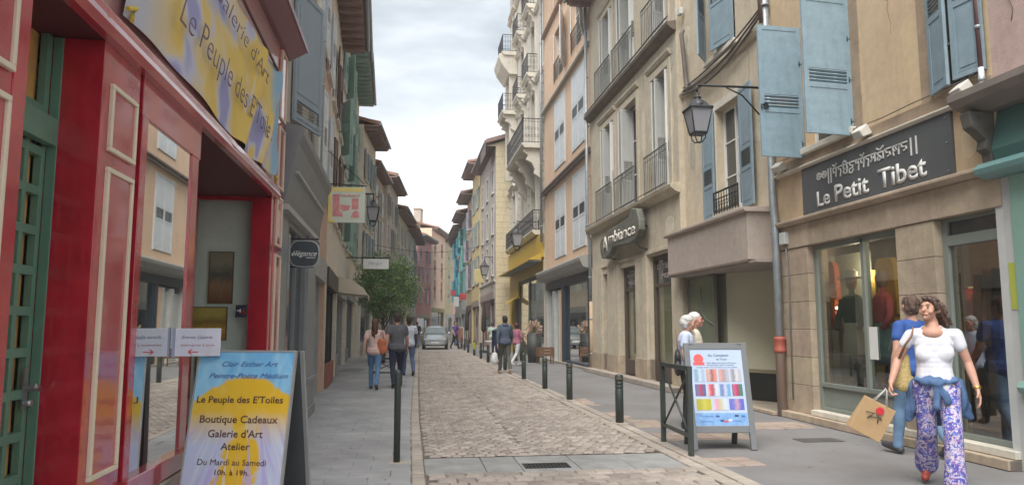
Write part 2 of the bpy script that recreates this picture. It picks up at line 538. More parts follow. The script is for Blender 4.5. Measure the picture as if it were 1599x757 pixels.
def shutter(root, x, y, z, w, h, mat_, slots=((.45, .62, 4),), ang=0, hinge='L', joined=True, back=False, label=None):
    """ang: opening angle (radians) about the hinge edge; leaf extends +x from the hinge ('L') or -x ('R')"""
    me, sl = shutter_meshes(w, h, mat_, [(a * h, c * h, n) for a, c, n in slots], None)
    o = bpy.data.objects.new('shutter', me); COL.objects.link(o); o.parent = root
    if hinge == 'L':
        o.location = (x, y, z); o.rotation_euler = (0, 0, ang)
    else:
        o.location = (x, y, z); o.rotation_euler = (0, 0, ang)
        o.location = Vector((x, y, z)) + Matrix.Rotation(ang, 3, 'Z') @ Vector((-w, 0, 0))
    if label: o['label'] = label
    if joined:
        def jm():
            b = MB(); t = min(.075, w * .16)
            for a, c, n in slots:
                for k in range(n):
                    zz = a * h + (k + .5) * (c - a) * h / n
                    b.box(t - .004, w - t + .004, -.02, .02, -.005, .005, Matrix.Translation((0, -.018, zz)) @ Matrix.Rotation(R(32), 4, 'X'))
            return b.mesh('slats', mat_)
        inst('slats', cached(('slj', round(w, 3), round(h, 3), mat_.name, tuple(slots)), jm), o, kind='stuff')
    else:
        for a, c, n in slots:
            for k in range(n):
                inst('slat', sl, o, (0, -.018, a * h + (k + .5) * (c - a) * h / n))
    return o

def railing(root, u0, u1, z0, z1, y, mat_, n=12, depth=0, ornate=False, name='railing', parent=None):
    b = MB(); t = .014
    def run(p, q, nn):
        p, q = Vector(p), Vector(q)
        for zz, tt in ((z1, .022), (z0 + .06, .014), (z1 - .13, .01)):
            b.tube([(p.x, p.y, zz), (q.x, q.y, zz)], tt, 4)
        for k in range(nn + 1):
            c = p.lerp(q, k / nn)
            b.tube([(c.x, c.y, z0), (c.x, c.y, z1)], t if k in (0, nn) else .008, 4, cap=False)
            if ornate and k < nn:
                c2 = p.lerp(q, (k + .5) / nn)
                rr = (q - p).length / nn * .45
                dirn = (q - p).normalized()
                for zc in (z0 + (z1 - z0) * .3, z0 + (z1 - z0) * .6):
                    pts = [(c2 + dirn * math.cos(a_) * rr) + Vector((0, 0, zc + math.sin(a_) * rr)) for a_ in [i * PI / 3 for i in range(7)]]
                    b.tube(pts, .008, 3, cap=False)
    if depth:
        run((u0, y - depth, 0), (u1, y - depth, 0), n)
        m = max(2, int(n * depth / (u1 - u0)))
        run((u0, y, 0), (u0, y - depth, 0), m); run((u1, y, 0), (u1, y - depth, 0), m)
    else:
        run((u0, y, 0), (u1, y, 0), n)
    return b.build(name, mat_, parent or root)

def roof(root, L, h, ov=.7, depth=7, thick=.14, eave=None, tile=None, rise=.32, side=.0, gutter=True):
    b = MB()
    prof = [(-ov, h - .02), (depth * .5, h + depth * .5 * rise), (depth + .1, h - .02), (depth + .1, h + thick), (depth * .5, h + depth * .5 * rise + thick + .05), (-ov, h + thick)]
    b.prism([(y, z) for y, z in prof], -side, L + side)
    # rows of cover tiles along the slope (first metre only, where it is seen)
    n = int((L + 2 * side) / .24)
    for k in range(n):
        x = -side + (k + .5) * (L + 2 * side) / n
        b.tube([(x, -ov - .05, h + thick - .01), (x, 1.2, h + thick + 1.2 * rise + .0)], .07, 6)
    o = b.build('roof', tile or TILE, root)
    e = MB()
    e.box(-side + .01, L + side - .01, -ov + .02, -.002, h - .1, h - .022)
    for k in range(int(L / .55)):
        x = .2 + k * .55
        e.box(x, x + .09, -ov + .05, -.004, h - .24, h - .1)
    e.build('eave', eave or EAVE, root)
    if gutter:
        MB().tube([(-side, -ov - .06, h + .02), (L + side, -ov - .06, h + .02)], .065, 8).build('gutter', ZINC, root)
    return o

def door_leaf(root, u0, u1, z0, z1, y, m_, panes=False):
    w, h = u1 - u0, z1 - z0
    b = MB()
    b.box(0, w, 0, .05, 0, h)
    for a, c in ((.08, .38), (.43, .93)):
        b.box(w * .16, w * .84, -.012, .001, h * a, h * c)
        b.box(w * .24, w * .76, -.022, -.01, h * a + .07, h * c - .07)
    d = b.build('door', m_, root, (u0, y, z0))
    MB().tube([(w * .9, -.05, h * .47), (w * .9, -.05, h * .53)], .012, 6).build('handle', STEEL, d)
    return d

def frameL(yn, xn, yf, xf):
    """root location, rotation and length for a facade on the left of the street"""
    return (xn, yn, 0), math.atan2(yf - yn, xf - xn), math.hypot(yf - yn, xf - xn)

def frameR(yn, xn, yf, xf):
    return (xf, yf, 0), math.atan2(yn - yf, xn - xf), math.hypot(yf - yn, xf - xn)

# ================================================================== the ground
def interp(tab, y):
    for (a, b), (c, d) in zip(tab, tab[1:]):
        if y <= c: return b + (d - b) * (y - a) / (c - a)
    return tab[-1][1]
LK = [(-6, .03), (12, .05), (19, .12), (28, .24), (47, .47), (62, 1.2), (78, 2.3), (92, 5.2), (125, 14)]
RK = [(-6, 3.0), (37, 3.05), (50, 3.3), (70, 3.9), (84, 5.2), (98, 9), (125, 19)]
lk = lambda y: interp(LK, y)
rk = lambda y: interp(RK, y)

MB().box(-600, 600, -300, 900, -.4, -.06).build('ground', mat('earth', (.14, .12, .1), .95, .2), kind='structure')
YS = [-6, 0, 6, 12, 19, 24, 28, 34, 40, 47, 55, 62, 70, 78, 85, 92, 100, 110, 125]
b = MB()
for y0, y1 in zip(YS, YS[1:]):
    b.q([(lk(y0) - .2, y0, -.022), (rk(y0) + .2, y0, -.022), (rk(y1) + .2, y1, -.022), (lk(y1) - .2, y1, -.022)])
road = b.build('road', MORTAR, kind='structure')
# far roadway: setts too small to tell apart
def far_sett():
    m, n, l, p = nt('distant setts')
    tc = n.new('ShaderNodeTexCoord')
    mp = n.new('ShaderNodeMapping'); mp.inputs['Scale'].default_value = (7.5, 7.5, 1)
    br = n.new('ShaderNodeTexVoronoi'); br.inputs['Randomness'].default_value = .55
    br.inputs['Scale'].default_value = 1
    l.new(tc.outputs['Object'], mp.inputs[0]); l.new(mp.outputs[0], br.inputs['Vector'])
    hs = n.new('ShaderNodeHueSaturation'); hs.inputs['Saturation'].default_value = .1
    hs.inputs['Value'].default_value = .6
    mx = n.new('ShaderNodeMix'); mx.data_type = 'RGBA'; mx.inputs[0].default_value = .82
    mx.inputs[7].default_value = (.29, .255, .228, 1)
    l.new(br.outputs['Color'], hs.inputs['Color']); l.new(hs.outputs[0], mx.inputs[6])
    l.new(mx.outputs[2], p.inputs['Base Color']); p.inputs['Roughness'].default_value = .85
    return m
b = MB()
fy = [42, 47, 55, 62, 70, 78, 85, 92, 100, 110, 125]
for y0, y1 in zip(fy, fy[1:]):
    b.q([(lk(y0), y0, -.003), (rk(y0), y0, -.003), (rk(y1), y1, -.003), (lk(y1), y1, -.003)])
b.build('road_surface', far_sett(), kind='structure')

def stone(w, d, hgt=.03, r=.012, jit=0):
    """a worn block: flat crown, rounded shoulders; origin at the centre of the top face"""
    b = MB()
    def ring(k, z, jj):
        return [Vector((sx * (w / 2 - k) + random.uniform(-jj, jj), sy * (d / 2 - k) + random.uniform(-jj, jj), z)) for sx, sy in ((-1, -1), (1, -1), (1, 1), (-1, 1))]
    r0, r1, r2 = ring(0, -hgt, jit), ring(0, -r * .9, jit), ring(r, 0, jit * .5)
    c = Vector((0, 0, r * .12))
    b.v = [tuple(p) for p in r0 + r1 + r2 + [c]]
    for k in range(4):
        j = (k + 1) % 4
        b.f.append((k, j, 4 + j, 4 + k)); b.f.append((4 + k, 4 + j, 8 + j, 8 + k)); b.f.append((8 + k, 8 + j, 12))
    n = len(b.f); b.m = [0] * n; b.sm = [False] * n; b.t = [0] * n
    return b
def stamp(dst, src, x, y, z, rz, sx, sy):
    i = len(dst.v); c, s_ = math.cos(rz), math.sin(rz)
    t = random.random()
    for v in src.v:
        a, bb = v[0] * sx, v[1] * sy
        dst.v.append((x + a * c - bb * s_, y + a * s_ + bb * c, z + v[2]))
    for f in src.f:
        dst.f.append(tuple(i + k for k in f)); dst.m.append(0); dst.sm.append(False); dst.t.append(t)

st_src = [stone(1, 1, .03, .0, 0) for _ in range(1)]
variants = [stone(.122, .126, .026, .015, .008) for _ in range(6)]
vmesh = [v.mesh('cobble', SETT) for v in variants]
big = [stone(.184, .205, .026, .012, .009) for _ in range(4)]
bmesh_ = [v.mesh('cobble', SETT) for v in big]
mass = MB(); count = 0
def lay(x, y, src, me, single):
    global count
    rz = random.gauss(0, .07); z = random.uniform(-.01, .004)
    sx, sy = random.uniform(.9, 1.04), random.uniform(.92, 1.04)
    k = random.randrange(len(src))
    if single and count < 300:
        inst('cobble', me[k], road, (x, y, z), (0, 0, rz), (sx, sy, 1)); count += 1
    else:
        stamp(mass, src[k], x, y, z, rz, sx, sy)
y = 3.3; row = 0
while y < 7.5:
    x = lk(y) + .16 + (.09 if row % 2 else .0); row += 1
    while x < rk(y) - .12:
        lay(x + .09, y, big, bmesh_, y > 6.9); x += .186
    y += .208
y = 8.62
while y < 42:
    x = lk(y) + .15 + (.06 if row % 2 else 0); row += 1
    xr = rk(y) - .1
    while x < xr - .06:
        if abs(x + .06 - 1.42) > .03 or row % 9 == 0:
            lay(x + .06, y, variants, vmesh, True)
        x += .126
    y += .13 if y < 25 else .135
mass.build('cobbles', SETT, road, kind='stuff', tone=True)
# drainage strip across the roadway
xx = .18
for wd in (.62, .38, .6, .56, .66):
    x1 = min(xx + wd, 2.92)
    inst('slab', cached(('dr', round(x1 - xx, 2)), lambda: stone(x1 - xx - .006, .86, .03, .006, .002).mesh('slab', mat('pale drain slab', (.28, .28, .275), .8, .22, 3, .4, 60, rand=.03))), road, ((xx + x1) / 2, 7.99, -.004))
    xx = x1
B('gap', mat('wet dark joint', (.03, .022, .018), .9), road, (.18, 2.92, 8.435, 8.5, -.0215, -.012))  # dark strip laid along the joint behind the drain slabs
g = empty('drain_grate', (1.45, 7.82, 0), 0, 'black slotted iron drain grate set in the pale strip across the roadway', 'drain grate')
b = MB()
b.box(-.24, .24, -.13, -.105, -.02, .004); b.box(-.24, .24, .105, .13, -.02, .004)
b.box(-.24, -.215, -.105, .105, -.02, .004); b.box(.215, .24, -.105, .105, -.02, .004)
b.build('rim', IRON, g)
for k in range(11):
    B('bar', IRON, g, (-.205 + k * .039, -.185 + k * .039, -.105, .105, -.018, .002))
B('pit', mat('black pit', (.006, .006, .006), 1, bump=0), g, (-.215, .215, -.105, .105, -.0195, -.0015))
# kerbs
kerb = MB()
ks = [stone(.125, .15, .03, .01, .004) for _ in range(3)]; km = [k.mesh('kerb_stone', KERB) for k in ks]
kl = [stone(.15, .42, .03, .01, .004) for _ in range(3)]; klm = [k.mesh('kerb_stone', KERB) for k in kl]
b = MB()
for side in (-1, 1):
    f = (lambda y: (lk(y) - .02, lk(y) + .14)) if side < 0 else (lambda y: (rk(y) - .1, rk(y) + .28))
    for y0, y1 in zip(YS, YS[1:]):
        a0, a1 = f(y0); c0, c1 = f(y1)
        b.q([(a0, y0, -.016), (a1, y0, -.016), (c1, y1, -.016), (c0, y1, -.016)])
kerb_o = b.build('kerb', MORTAR, kind='structure')
n = 0; y = 3.4
while y < 46:
    x = lk(y) + .065
    if 6.9 < y < 20: inst('kerb_stone', random.choice(km), kerb_o, (x, y, .006), (0, 0, random.gauss(0, .02)))
    else: stamp(kerb, random.choice(ks), x, y, .006, 0, 1, 1)
    y += .157
y = 3.4
while y < 46:
    for dx in (0, .175):
        x = rk(y) + dx - .02
        if 6.2 < y < 22: inst('kerb_stone', random.choice(klm), kerb_o, (x, y + dx, .006), (0, 0, random.gauss(0, .012)))
        else: stamp(kerb, random.choice(kl), x, y + dx, .006, 0, 1, 1)
    y += .43
kerb.build('kerb_stones', KERB, kerb_o, kind='stuff', tone=True)
# pavements
b = MB()
for y0, y1 in zip(YS, YS[1:]):
    b.q([(lk(y0) - 9, y0, -.008), (lk(y0) - .005, y0, -.008), (lk(y1) - .005, y1, -.008), (lk(y1) - 9, y1, -.008)])
pav = b.build('pavement', ASPH, kind='structure')
sm = [stone(.4005, .2925, .02, .003, .001) for _ in range(3)]; sme = [k.mesh('slab', SLAB) for k in sm]
sm2 = MB(); y = 3.2; row = 0
while y < 40:
    x = lk(y) - .21; k = 0
    off = .2 if row % 2 else 0
    if off: stamp(sm2, sm[0], lk(y) - .1, y, .002, 0, .49, 1)
    while x - off > -3.1:
        if 6.7 < y < 20 and x > -2.3: inst('slab', random.choice(sme), pav, (x - off, y, .002 + random.uniform(-.0015, .0015)))
        else: stamp(sm2, random.choice(sm), x - off, y, .002, 0, 1, 1)
        x -= .402
    row += 1; y += .294
sm2.build('slabs', SLAB, pav, kind='stuff', tone=True)
b = MB()
for y0, y1 in zip(YS, YS[1:]):
    b.q([(rk(y0) + .235, y0, -.004), (rk(y0) + 11, y0, -.004), (rk(y1) + 11, y1, -.004), (rk(y1) + .235, y1, -.004)])
pav2 = b.build('pavement', ASPH, kind='structure')
# reddish stone patches along the inner edge of the right pavement
RS = mat('reddish paving stone', (.34, .27, .225), .85, .15, 5, .4, 50, rand=.12)
rsrc = [stone(.24, .16, .01, .004, .004) for _ in range(3)]; rme = [k.mesh('slab', RS) for k in rsrc]
for (xa, xb, ya, yb) in ((3.4, 3.9, 10.6, 11.4), (3.36, 4.6, 9.35, 10.0), (3.36, 3.75, 7.6, 8.1), (3.36, 3.6, 13.6, 14.9), (3.36, 3.62, 11.5, 12.4), (4.2, 5.8, 10.2, 10.8)):
    y = ya
    while y < yb:
        x = xa + random.uniform(0, .1)
        while x < xb:
            inst('slab', random.choice(rme), pav2, (x, y, .001 + random.uniform(0, .002)), (0, 0, random.gauss(0, .02)))
            x += .25
        y += .17
B('utility_cover', mat('dark iron cover', (.09, .085, .085), .6, .2, 5, .3, 80), pav2, (4.95, 5.5, 8.9, 9.2, -.003, .003))

# ================================================================== left side: the red gallery shop
PX = -1.6
root, rz, L = frameL(1.5, PX, 9.4, PX)
red = empty('shop_building', root, rz, 'red painted gallery shop with cream trimmed panels and green lattice door', 'building')
U = lambda y: y - 1.5
def panel(u0, u1, z0, z1, y=0.0, fill=REDM, name='panel'):
    """raised cream moulding round a red field"""
    t = .026
    p = B(name, fill, red, (u0 + t, u1 - t, y - .008, y + .001, z0 + t, z1 - t))
    b = MB()
    for (a, c, d, e) in ((u0, u1, z0, z0 + t), (u0, u1, z1 - t, z1), (u0, u0 + t, z0 + t, z1 - t), (u1 - t, u1, z0 + t, z1 - t)):
        b.box(a, c, y - .022, y + .001, d, e)
    b.build('trim', CREAM, p, bevel=.004)
    return p
# solid pilasters
B('pilaster', RED, red, (0, U(3.13), .002, .25, 0, 2.94))
panel(U(2.55), U(3.11), 2.46, 2.9); panel(U(2.55), U(3.1), .68, 2.36); panel(U(1.7), U(2.45), .68, 2.9)
panel(U(2.55), U(3.1), .1, .58)
B('post', RED, red, (U(3.13), U(3.235), -.003, .25, 0, 2.94), bevel=.003)
B('pilaster', RED, red, (U(3.98), U(4.5), 0, .3, 0, 2.94), bevel=.003)
panel(U(4.07), U(4.44), 2.37, 2.735); panel(U(4.07), U(4.44), .67, 2.285); panel(U(4.07), U(4.44), .1, .57)
B('gap_shade', mat('gap shade brown', (.05, .02, .02), .6), red, (U(4.5), U(4.545), .03, .1, 0, 2.94))  # strip filling the gap, the gap's shade put into its dark colour
# display window
wf = empty('display_window', (0, 0, 0)); wf.parent = red
B('frame', RED, wf, (U(4.545), U(4.64), -.01, .08, .58, 2.7), (U(5.59), U(5.75), -.004, .03, .58, 2.7), (U(4.545), U(5.78), -.006, .085, 2.7, 2.94), bevel=.004)
B('sill', REDM, wf, (U(4.545), U(5.78), -.04, .08, .46, .58), bevel=.006)
B('riser', RED, wf, (U(4.545), U(5.78), .0, .08, 0, .46))
B('glass', GLASSR, wf, (U(4.64), U(5.59), .008, .016, .58, 2.7))
panel(U(4.62), U(5.7), .08, .44)
# recessed entrance
B('entrance_side', RED, red, (U(8.75), U(8.9), 0, .22, 0, 2.94), bevel=.004)
B('entrance_glass', glass_mat('clear entrance glass', (.93, .95, .93), .8), red, (U(8.79), U(8.8), .225, .85, .35, 2.9))
B('entrance_glass', GLASSR, red, (U(5.76), U(5.77), .09, .85, .35, 2.9))
B('entrance_frame', RED, red, (U(8.76), U(8.84), .22, .85, 0, .35), (U(8.76), U(8.84), .83, .9, .35, 2.9), (U(8.76), U(8.84), .22, .9, 2.89, 2.94),
  (U(5.73), U(5.78), .085, .85, 0, .35))
d = B('shop_door', RED, red, (U(5.8), U(8.76), .85, .9, 0, .5), (U(5.8), U(6.0), .85, .9, .5, 2.94), (U(7.0), U(7.12), .85, .9, .5, 2.94), (U(8.65), U(8.76), .85, .9, .5, 2.94), (U(6.0), U(8.65), .85, .9, 2.6, 2.94))
B('pane', GLASS, d, (U(6.0), U(8.65), .87, .878, .5, 2.6))
B('step', mat('pale doorstep', (.35, .33, .3), .85), red, (U(5.8), U(8.74), .0, .85, 0, .06))
B('pilaster', RED, red, (U(8.9), U(9.4), -.01, .25, 0, 4.86), bevel=.004)
for (a, c) in ((.1, .6), (.68, 2.3), (2.4, 3.0), (3.1, 3.85), (3.95, 4.8)):
    panel(U(8.97), U(9.33), a, c, -.01, REDM)
# fascia, moulding, cornice
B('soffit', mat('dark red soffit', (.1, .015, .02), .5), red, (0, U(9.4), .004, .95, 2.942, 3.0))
FAS = mat('rose fascia paint', (.36, .14, .145), .3, .18, 3, .1, 15, coat=.45, tint=(.33, .2, .19))
B('fascia', FAS, red, (0, U(8.9), -.0, .3, 3.08, 4.86))
b = MB(); b.prism([(0.002, 2.935), (-.055, 2.935), (-.075, 2.975), (-.06, 3.02), (-.055, 3.07), (-.02, 3.1), (.002, 3.1)], 0, U(8.895)); b.build('moulding', REDM, red, bevel=.004)
b = MB(); b.prism([(0.002, 4.80), (-.05, 4.82), (-.24, 4.93), (-.26, 4.93), (-.26, 5.0), (-.24, 5.02), (.002, 5.04)], 0, U(9.42)); b.build('cornice', mat('dark red cornice', (.17, .03, .045), .4, .1, 3, .05, coat=.3), red, bevel=.004)
# green lattice door in its recess
gd = empty('door', (0, 0, 0)); gd.parent = red; gd['label'] = 'green door of small square lattice openings'
b = MB(); ys_ = .25
b.box(U(3.24), U(3.3), .2, .25, 0, 2.94); b.box(U(3.995) - .02, U(3.995), .2, .25, 0, 2.94)
b.box(U(3.24), U(3.98), .2, .252, 2.36, 2.5); b.build('frame', GREEN, gd, bevel=.004)
cols_ = [3.32 + k * .17 for k in range(4)]
def lat():
    b = MB()
    b.box(0, .64, 0, .045, 0, .12); b.box(0, .64, 0, .045, 2.28, 2.36)
    return b
uL, uR = U(3.3), U(3.975)
wd = (uR - uL); nC = 4; bar = .036; cell = (wd - bar * (nC + 1)) / nC
b = MB()
for k in range(nC + 1):
    x = uL + k * (cell + bar); b.box(x, x + bar, .25, .29, .1, 2.36)
stile = b
stile.build('stile', GREEN, gd, bevel=.004)
b = MB(); z = .1
while z < 2.36:
    b.box(uL, uR, .2505, .2895, z, z + .045); z += .2
b.build('rail', GREEN, gd, bevel=.003)
B('stile', GREEN, gd, (uL, uR, .253, .288, 2.5, 2.56), (uL, uL + .05, .253, .288, 2.56, 2.94), (uR - .05, uR, .253, .288, 2.56, 2.94), (uL + .2, uL + .25, .253, .288, 2.56, 2.94))
# timber boards behind the lattice
for k in range(5):
    x = uL + k * wd / 5
    B('board', mat('amber inner boards', (.55, .3, .09), .6, .25, 6, .2), gd, (x + .004, x + wd / 5 - .03, .305, .32, .0, 2.94))
B('backing', DARK, gd, (uL - .1, uR + .1, .375, .4, 0, 2.94))
b = MB(); b.tube([(U(3.93), .25, 1.15), (U(3.93), .18, 1.15), (U(3.86), .18, 1.17)], .013, 8); b.box(U(3.91), U(3.95), .243, .251, 1.05, 1.25); b.tube([(U(3.93), .25, 1.08), (U(3.93), .21, 1.08)], .016, 8)
b.build('handle', STEEL, gd)
# rooms behind the glass
ROOM = mat('pale mint wall', (.82, .87, .81), .8, .05)
B('room', mat('grey shop wall', (.3, .31, .3), .9), red, (U(4.4), U(9.3), 3.6, 3.65, 0, 3), (U(4.4), U(4.45), .35, 3.6, 0, 3), (U(4.45), U(9.3), .95, 3.6, 2.94, 3.0))
B('room_floor', mat('shop floor boards', (.22, .15, .1), .5), red, (U(4.45), U(9.3), .9, 3.6, 0, .05), (U(4.45), U(5.78), .1, .9, 0, .45), (U(8.84), U(8.955), .03, .9, 0, .34))
B('display_wall', ROOM, red, (U(8.96), U(9.0), .03, 3.6, 0, 2.95))
B('upper_wall', mat('grey beige plaster', (.4, .36, .3), .9, .1, 2, .3), red, (0, U(9.38), .02, 7, 5.03, 9))
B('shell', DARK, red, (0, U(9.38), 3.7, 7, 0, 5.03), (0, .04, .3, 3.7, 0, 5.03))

# pictures hanging inside the gallery
def picture(x0, x1, z0, z1, y, m_, label):
    o = empty('painting', (0, 0, 0), 0, label, 'painting')
    B('canvas', m_, o, (x0, x1, y - .02, y, z0, z1))
    B('edge', WOOD, o, (x0 - .012, x0, y - .022, y, z0 - .012, z1 + .012), (x1, x1 + .012, y - .022, y, z0 - .012, z1 + .012), (x0, x1, y - .022, y, z0 - .012, z0), (x0, x1, y - .022, y, z1, z1 + .012))
    return o
picture(-2.3, -2.05, 1.72, 2.3, 8.955, print_mat('brown abstract', [(.2, (.22, .08, .03)), (.5, (.4, .22, .12)), (.7, (.12, .12, .1)), (.95, (.35, .3, .22))], 3), 'tall brown and grey painting hanging on the mint gallery wall')
picture(-2.52, -2.1, 1.3, 1.66, 8.955, print_mat('orange abstract', [(.2, (.5, .2, .02)), (.5, (.7, .4, .05)), (.7, (.3, .2, .05)), (.95, (.6, .45, .1))], 4), 'orange and gold painting hanging low on the mint gallery wall')
picture(-2.4, -2.05, .65, 1.12, 8.955, print_mat('green yellow abstract', [(.2, (.1, .25, .1)), (.5, (.6, .55, .08)), (.75, (.1, .2, .25)), (.95, (.5, .4, .1))], 4), 'green and yellow painting near the floor of the gallery, behind the sandwich board')
o = empty('open_sign', (0, 0, 0), 0, 'small dark plate with a white arrow and red mark on the entrance glass', 'sign')
B('plate', mat('dark blue plate', (.02, .025, .05), .4), o, (-1.96, -1.84, 8.77, 8.78, 1.55, 1.69))
B('arrow', WHITE, o, (-1.945, -1.905, 8.765, 8.768, 1.62, 1.632), (-1.915, -1.9, 8.766, 8.769, 1.605, 1.645))
b = MB(); b.tube([(-1.885, 8.765, 1.58), (-1.87, 8.765, 1.66), (-1.855, 8.765, 1.58)], .006, 4); b.tube([(-1.875, 8.764, 1.61), (-1.862, 8.764, 1.61)], .005, 4)
b.build('mark', mat('red print', (.7, .03, .03), .5), o)
# white card sticking out beside the window
o = empty('card_sign', (0, 0, 0), 0, 'white card with faint handwriting and a red arrow, fixed square to the shop window', 'sign')
B('card', mat('lilac white card', (.62, .62, .72), .5), o, (-1.585, -1.285, 5.35, 5.356, 1.245, 1.435), bevel=.01)
B('frame', mat('blue grey edge', (.3, .33, .5), .5), o, (-1.6, -1.585, 5.345, 5.36, 1.24, 1.44))
text('Entrée Galerie', mat('blue grey ink', (.16, .17, .3), .6, bump=0), o, -1.54, 5.349, 1.365, .2, .022, depth=.001, shear=.3)
text('bienvenue à tous', mat('pink ink', (.5, .2, .25), .6, bump=0), o, -1.545, 5.349, 1.315, .22, .016, depth=.001, shear=.3)
b = MB(); b.box(-1.49, -1.43, 5.348, 5.3495, 1.272, 1.278); b.box(-1.495, -1.475, 5.3475, 5.349, 1.272, 1.278, None)
for s_ in (1, -1): b.box(0, .028, 0, .0015, -.003, .003, Matrix.Translation((-1.493, 5.3472, 1.275)) @ Matrix.Rotation(R(40 * s_), 4, 'Y'))
b.build('arrow', mat('red print', (.7, .03, .03), .5), o)
# banner hung on the fascia
ban = empty('banner', (PX, 4.1, 0), R(90), 'yellow and lilac cloth gallery banner with handwriting, tied across the red fascia', 'banner')
def banner_mesh():
    nu, nv = 60, 14; b = MB(); V = []
    for j in range(nv + 1):
        for i in range(nu + 1):
            s, t = i / nu, j / nv
            x = s * 4.55 + (.05 * math.sin(t * 3)) ; z = 3.13 + t * 1.25 + .03 * math.sin(s * 7)
            dg = s * 1.0 + (1 - t) * .22
            fold = max(0, math.sin((dg - .78) * 34)) * .045 * (1 if dg > .72 else 0) + .012 * math.sin(s * 23 + t * 4)
            V.append((x, -.03 - fold - .02 * math.sin(PI * t), z))
    b.v = V
    for j in range(nv):
        for i in range(nu):
            a_ = j * (nu + 1) + i
            b.f.append((a_, a_ + 1, a_ + nu + 2, a_ + nu + 1)); b.m.append(0); b.sm.append(True); b.t.append(0)
    return b
def banner_mat():
    m, n, l, p = nt('painted banner cloth')
    tc = n.new('ShaderNodeTexCoord'); sp = n.new('ShaderNodeSeparateXYZ'); l.new(tc.outputs['Generated'], sp.inputs[0])
    no = n.new('ShaderNodeTexNoise'); no.inputs['Scale'].default_value = 1.6; no.inputs['Detail'].default_value = 2
    mp = n.new('ShaderNodeMapping'); mp.inputs['Scale'].default_value = (3.6, 1, 1.3); l.new(tc.outputs['Generated'], mp.inputs[0]); l.new(mp.outputs[0], no.inputs['Vector'])
    rp = n.new('ShaderNodeValToRGB'); e = rp.color_ramp.elements
    e[0].position = .36; e[0].color = (.34, .34, .58, 1); e[1].position = .62; e[1].color = (.76, .55, .12, 1)
    for p_, c in ((.42, (.55, .55, .68)), (.47, (.72, .58, .3)), (.54, (.74, .52, .13))):
        x = e.new(p_); x.color = c4(c)
    l.new(no.outputs['Fac'], rp.inputs[0])
    edge = n.new('ShaderNodeMapRange'); edge.inputs['From Min'].default_value = .9; edge.inputs['From Max'].default_value = .96
    ad = n.new('ShaderNodeMath'); ad.operation = 'MULTIPLY_ADD'; ad.inputs[1].default_value = .16
    l.new(no.outputs['Fac'], ad.inputs[0]); l.new(sp.outputs['X'], ad.inputs[2])
    sub = n.new('ShaderNodeMath'); sub.operation = 'SUBTRACT'; sub.inputs[1].default_value = .07; l.new(ad.outputs[0], sub.inputs[0]); l.new(sub.outputs[0], edge.inputs['Value'])
    mx = n.new('ShaderNodeMix'); mx.data_type = 'RGBA'; mx.inputs[7].default_value = (.27, .45, .6, 1)
    l.new(edge.outputs[0], mx.inputs[0]); l.new(rp.outputs[0], mx.inputs[6])
    e2 = n.new('ShaderNodeMapRange'); e2.inputs['From Min'].default_value = .2; e2.inputs['From Max'].default_value = .05
    l.new(sp.outputs['X'], e2.inputs['Value'])
    m2 = n.new('ShaderNodeMix'); m2.data_type = 'RGBA'; m2.inputs[7].default_value = (.5, .5, .56, 1)
    l.new(e2.outputs[0], m2.inputs[0]); l.new(mx.outputs[2], m2.inputs[6])
    l.new(m2.outputs[2], p.inputs['Base Color']); p.inputs['Roughness'].default_value = .7
    return m
banner_mesh().build('cloth', banner_mat(), ban)
INK = mat('dark purple ink', (.16, .11, .16), .7, bump=0)
text('Le Peuple des E\'Toiles', INK, ban, .75, -.092, 3.42, 3.3, .25, depth=.002, shear=.5, bold=-.014)
text('Galerie d\'Art', INK, ban, 1.5, -.098, 3.95, 2.2, .19, depth=.002, shear=.5, bold=-.014)
MB().tube([(0, -.05, 4.43), (2.4, -.055, 4.41), (4.62, -.05, 4.38)], .016, 6).build('rod', mat('dark red rod', (.09, .02, .02), .5), ban)
for x, z in ((4.55, 4.34), (4.52, 3.13), (.03, 3.16)):
    MB().tube([(x - .05, -.06, z), (x + .02, -.08, z + .03), (x + .1, -.03, z + .05), (x + .02, -.06, z - .04)], .014, 5).build('tie', mat('yellow ribbon', (.6, .45, .06), .6), ban)

# ================================================================== left side: the rest of the row
# --- grey clothes shop
GW = mat('grey shop wood', (.2, .21, .215), .55, .1, 3, .1)
root, rz, L = frameL(9.4, -1.62, 13.35, -1.68)
gs = empty('shop_building', root, rz, 'grey timber fronted clothes shop with deep grey cornice, under blue shutters', 'building')
UPW = mat('mottled greige plaster', (.42, .37, .3), .9, .14, 2, .4, 60, streak=.3)
b = wall_mesh(L, 11.0, [(.8, 1.75, 4.15, 5.95), (.8, 1.75, 7.2, 8.9), (2.5, 3.3, 4.15, 5.95)], z0=4.0); b.build('wall', UPW, gs)
for z in (4.15, 7.2): window(gs, .8, 1.75, z, z + 1.75, WHITE, sill=WHITEST)
window(gs, 2.5, 3.3, 4.15, 5.95, WHITE)
shutter(gs, .56, -.02, 4.2, .9, 1.9, mat('grey blue flat shutter', (.24, .29, .33), .6, .06), slots=((.06, .16, 4),), ang=R(-17), hinge='L')
B('pilaster', GREYST, gs, (0, .75, 0, .2, 0, 3.0), bevel=.006); B('pilaster', GREYST, gs, (2.75, 3.75, -.05, .2, .62, 3.0), bevel=.006)
B('pilaster_base', GREYST, gs, (2.72, 3.8, -.1, .2, 0, .16), (2.75, 3.77, -.075, .2, .16, .55), (2.7, 3.82, -.11, .2, .55, .63), bevel=.008)
B('pier', mat('pale grey pier', (.36, .36, .34), .7, .1), gs, (3.75, 3.95, -.03, .2, 0, 4.0))
dw = empty('display_window', (0, 0, 0)); dw.parent = gs
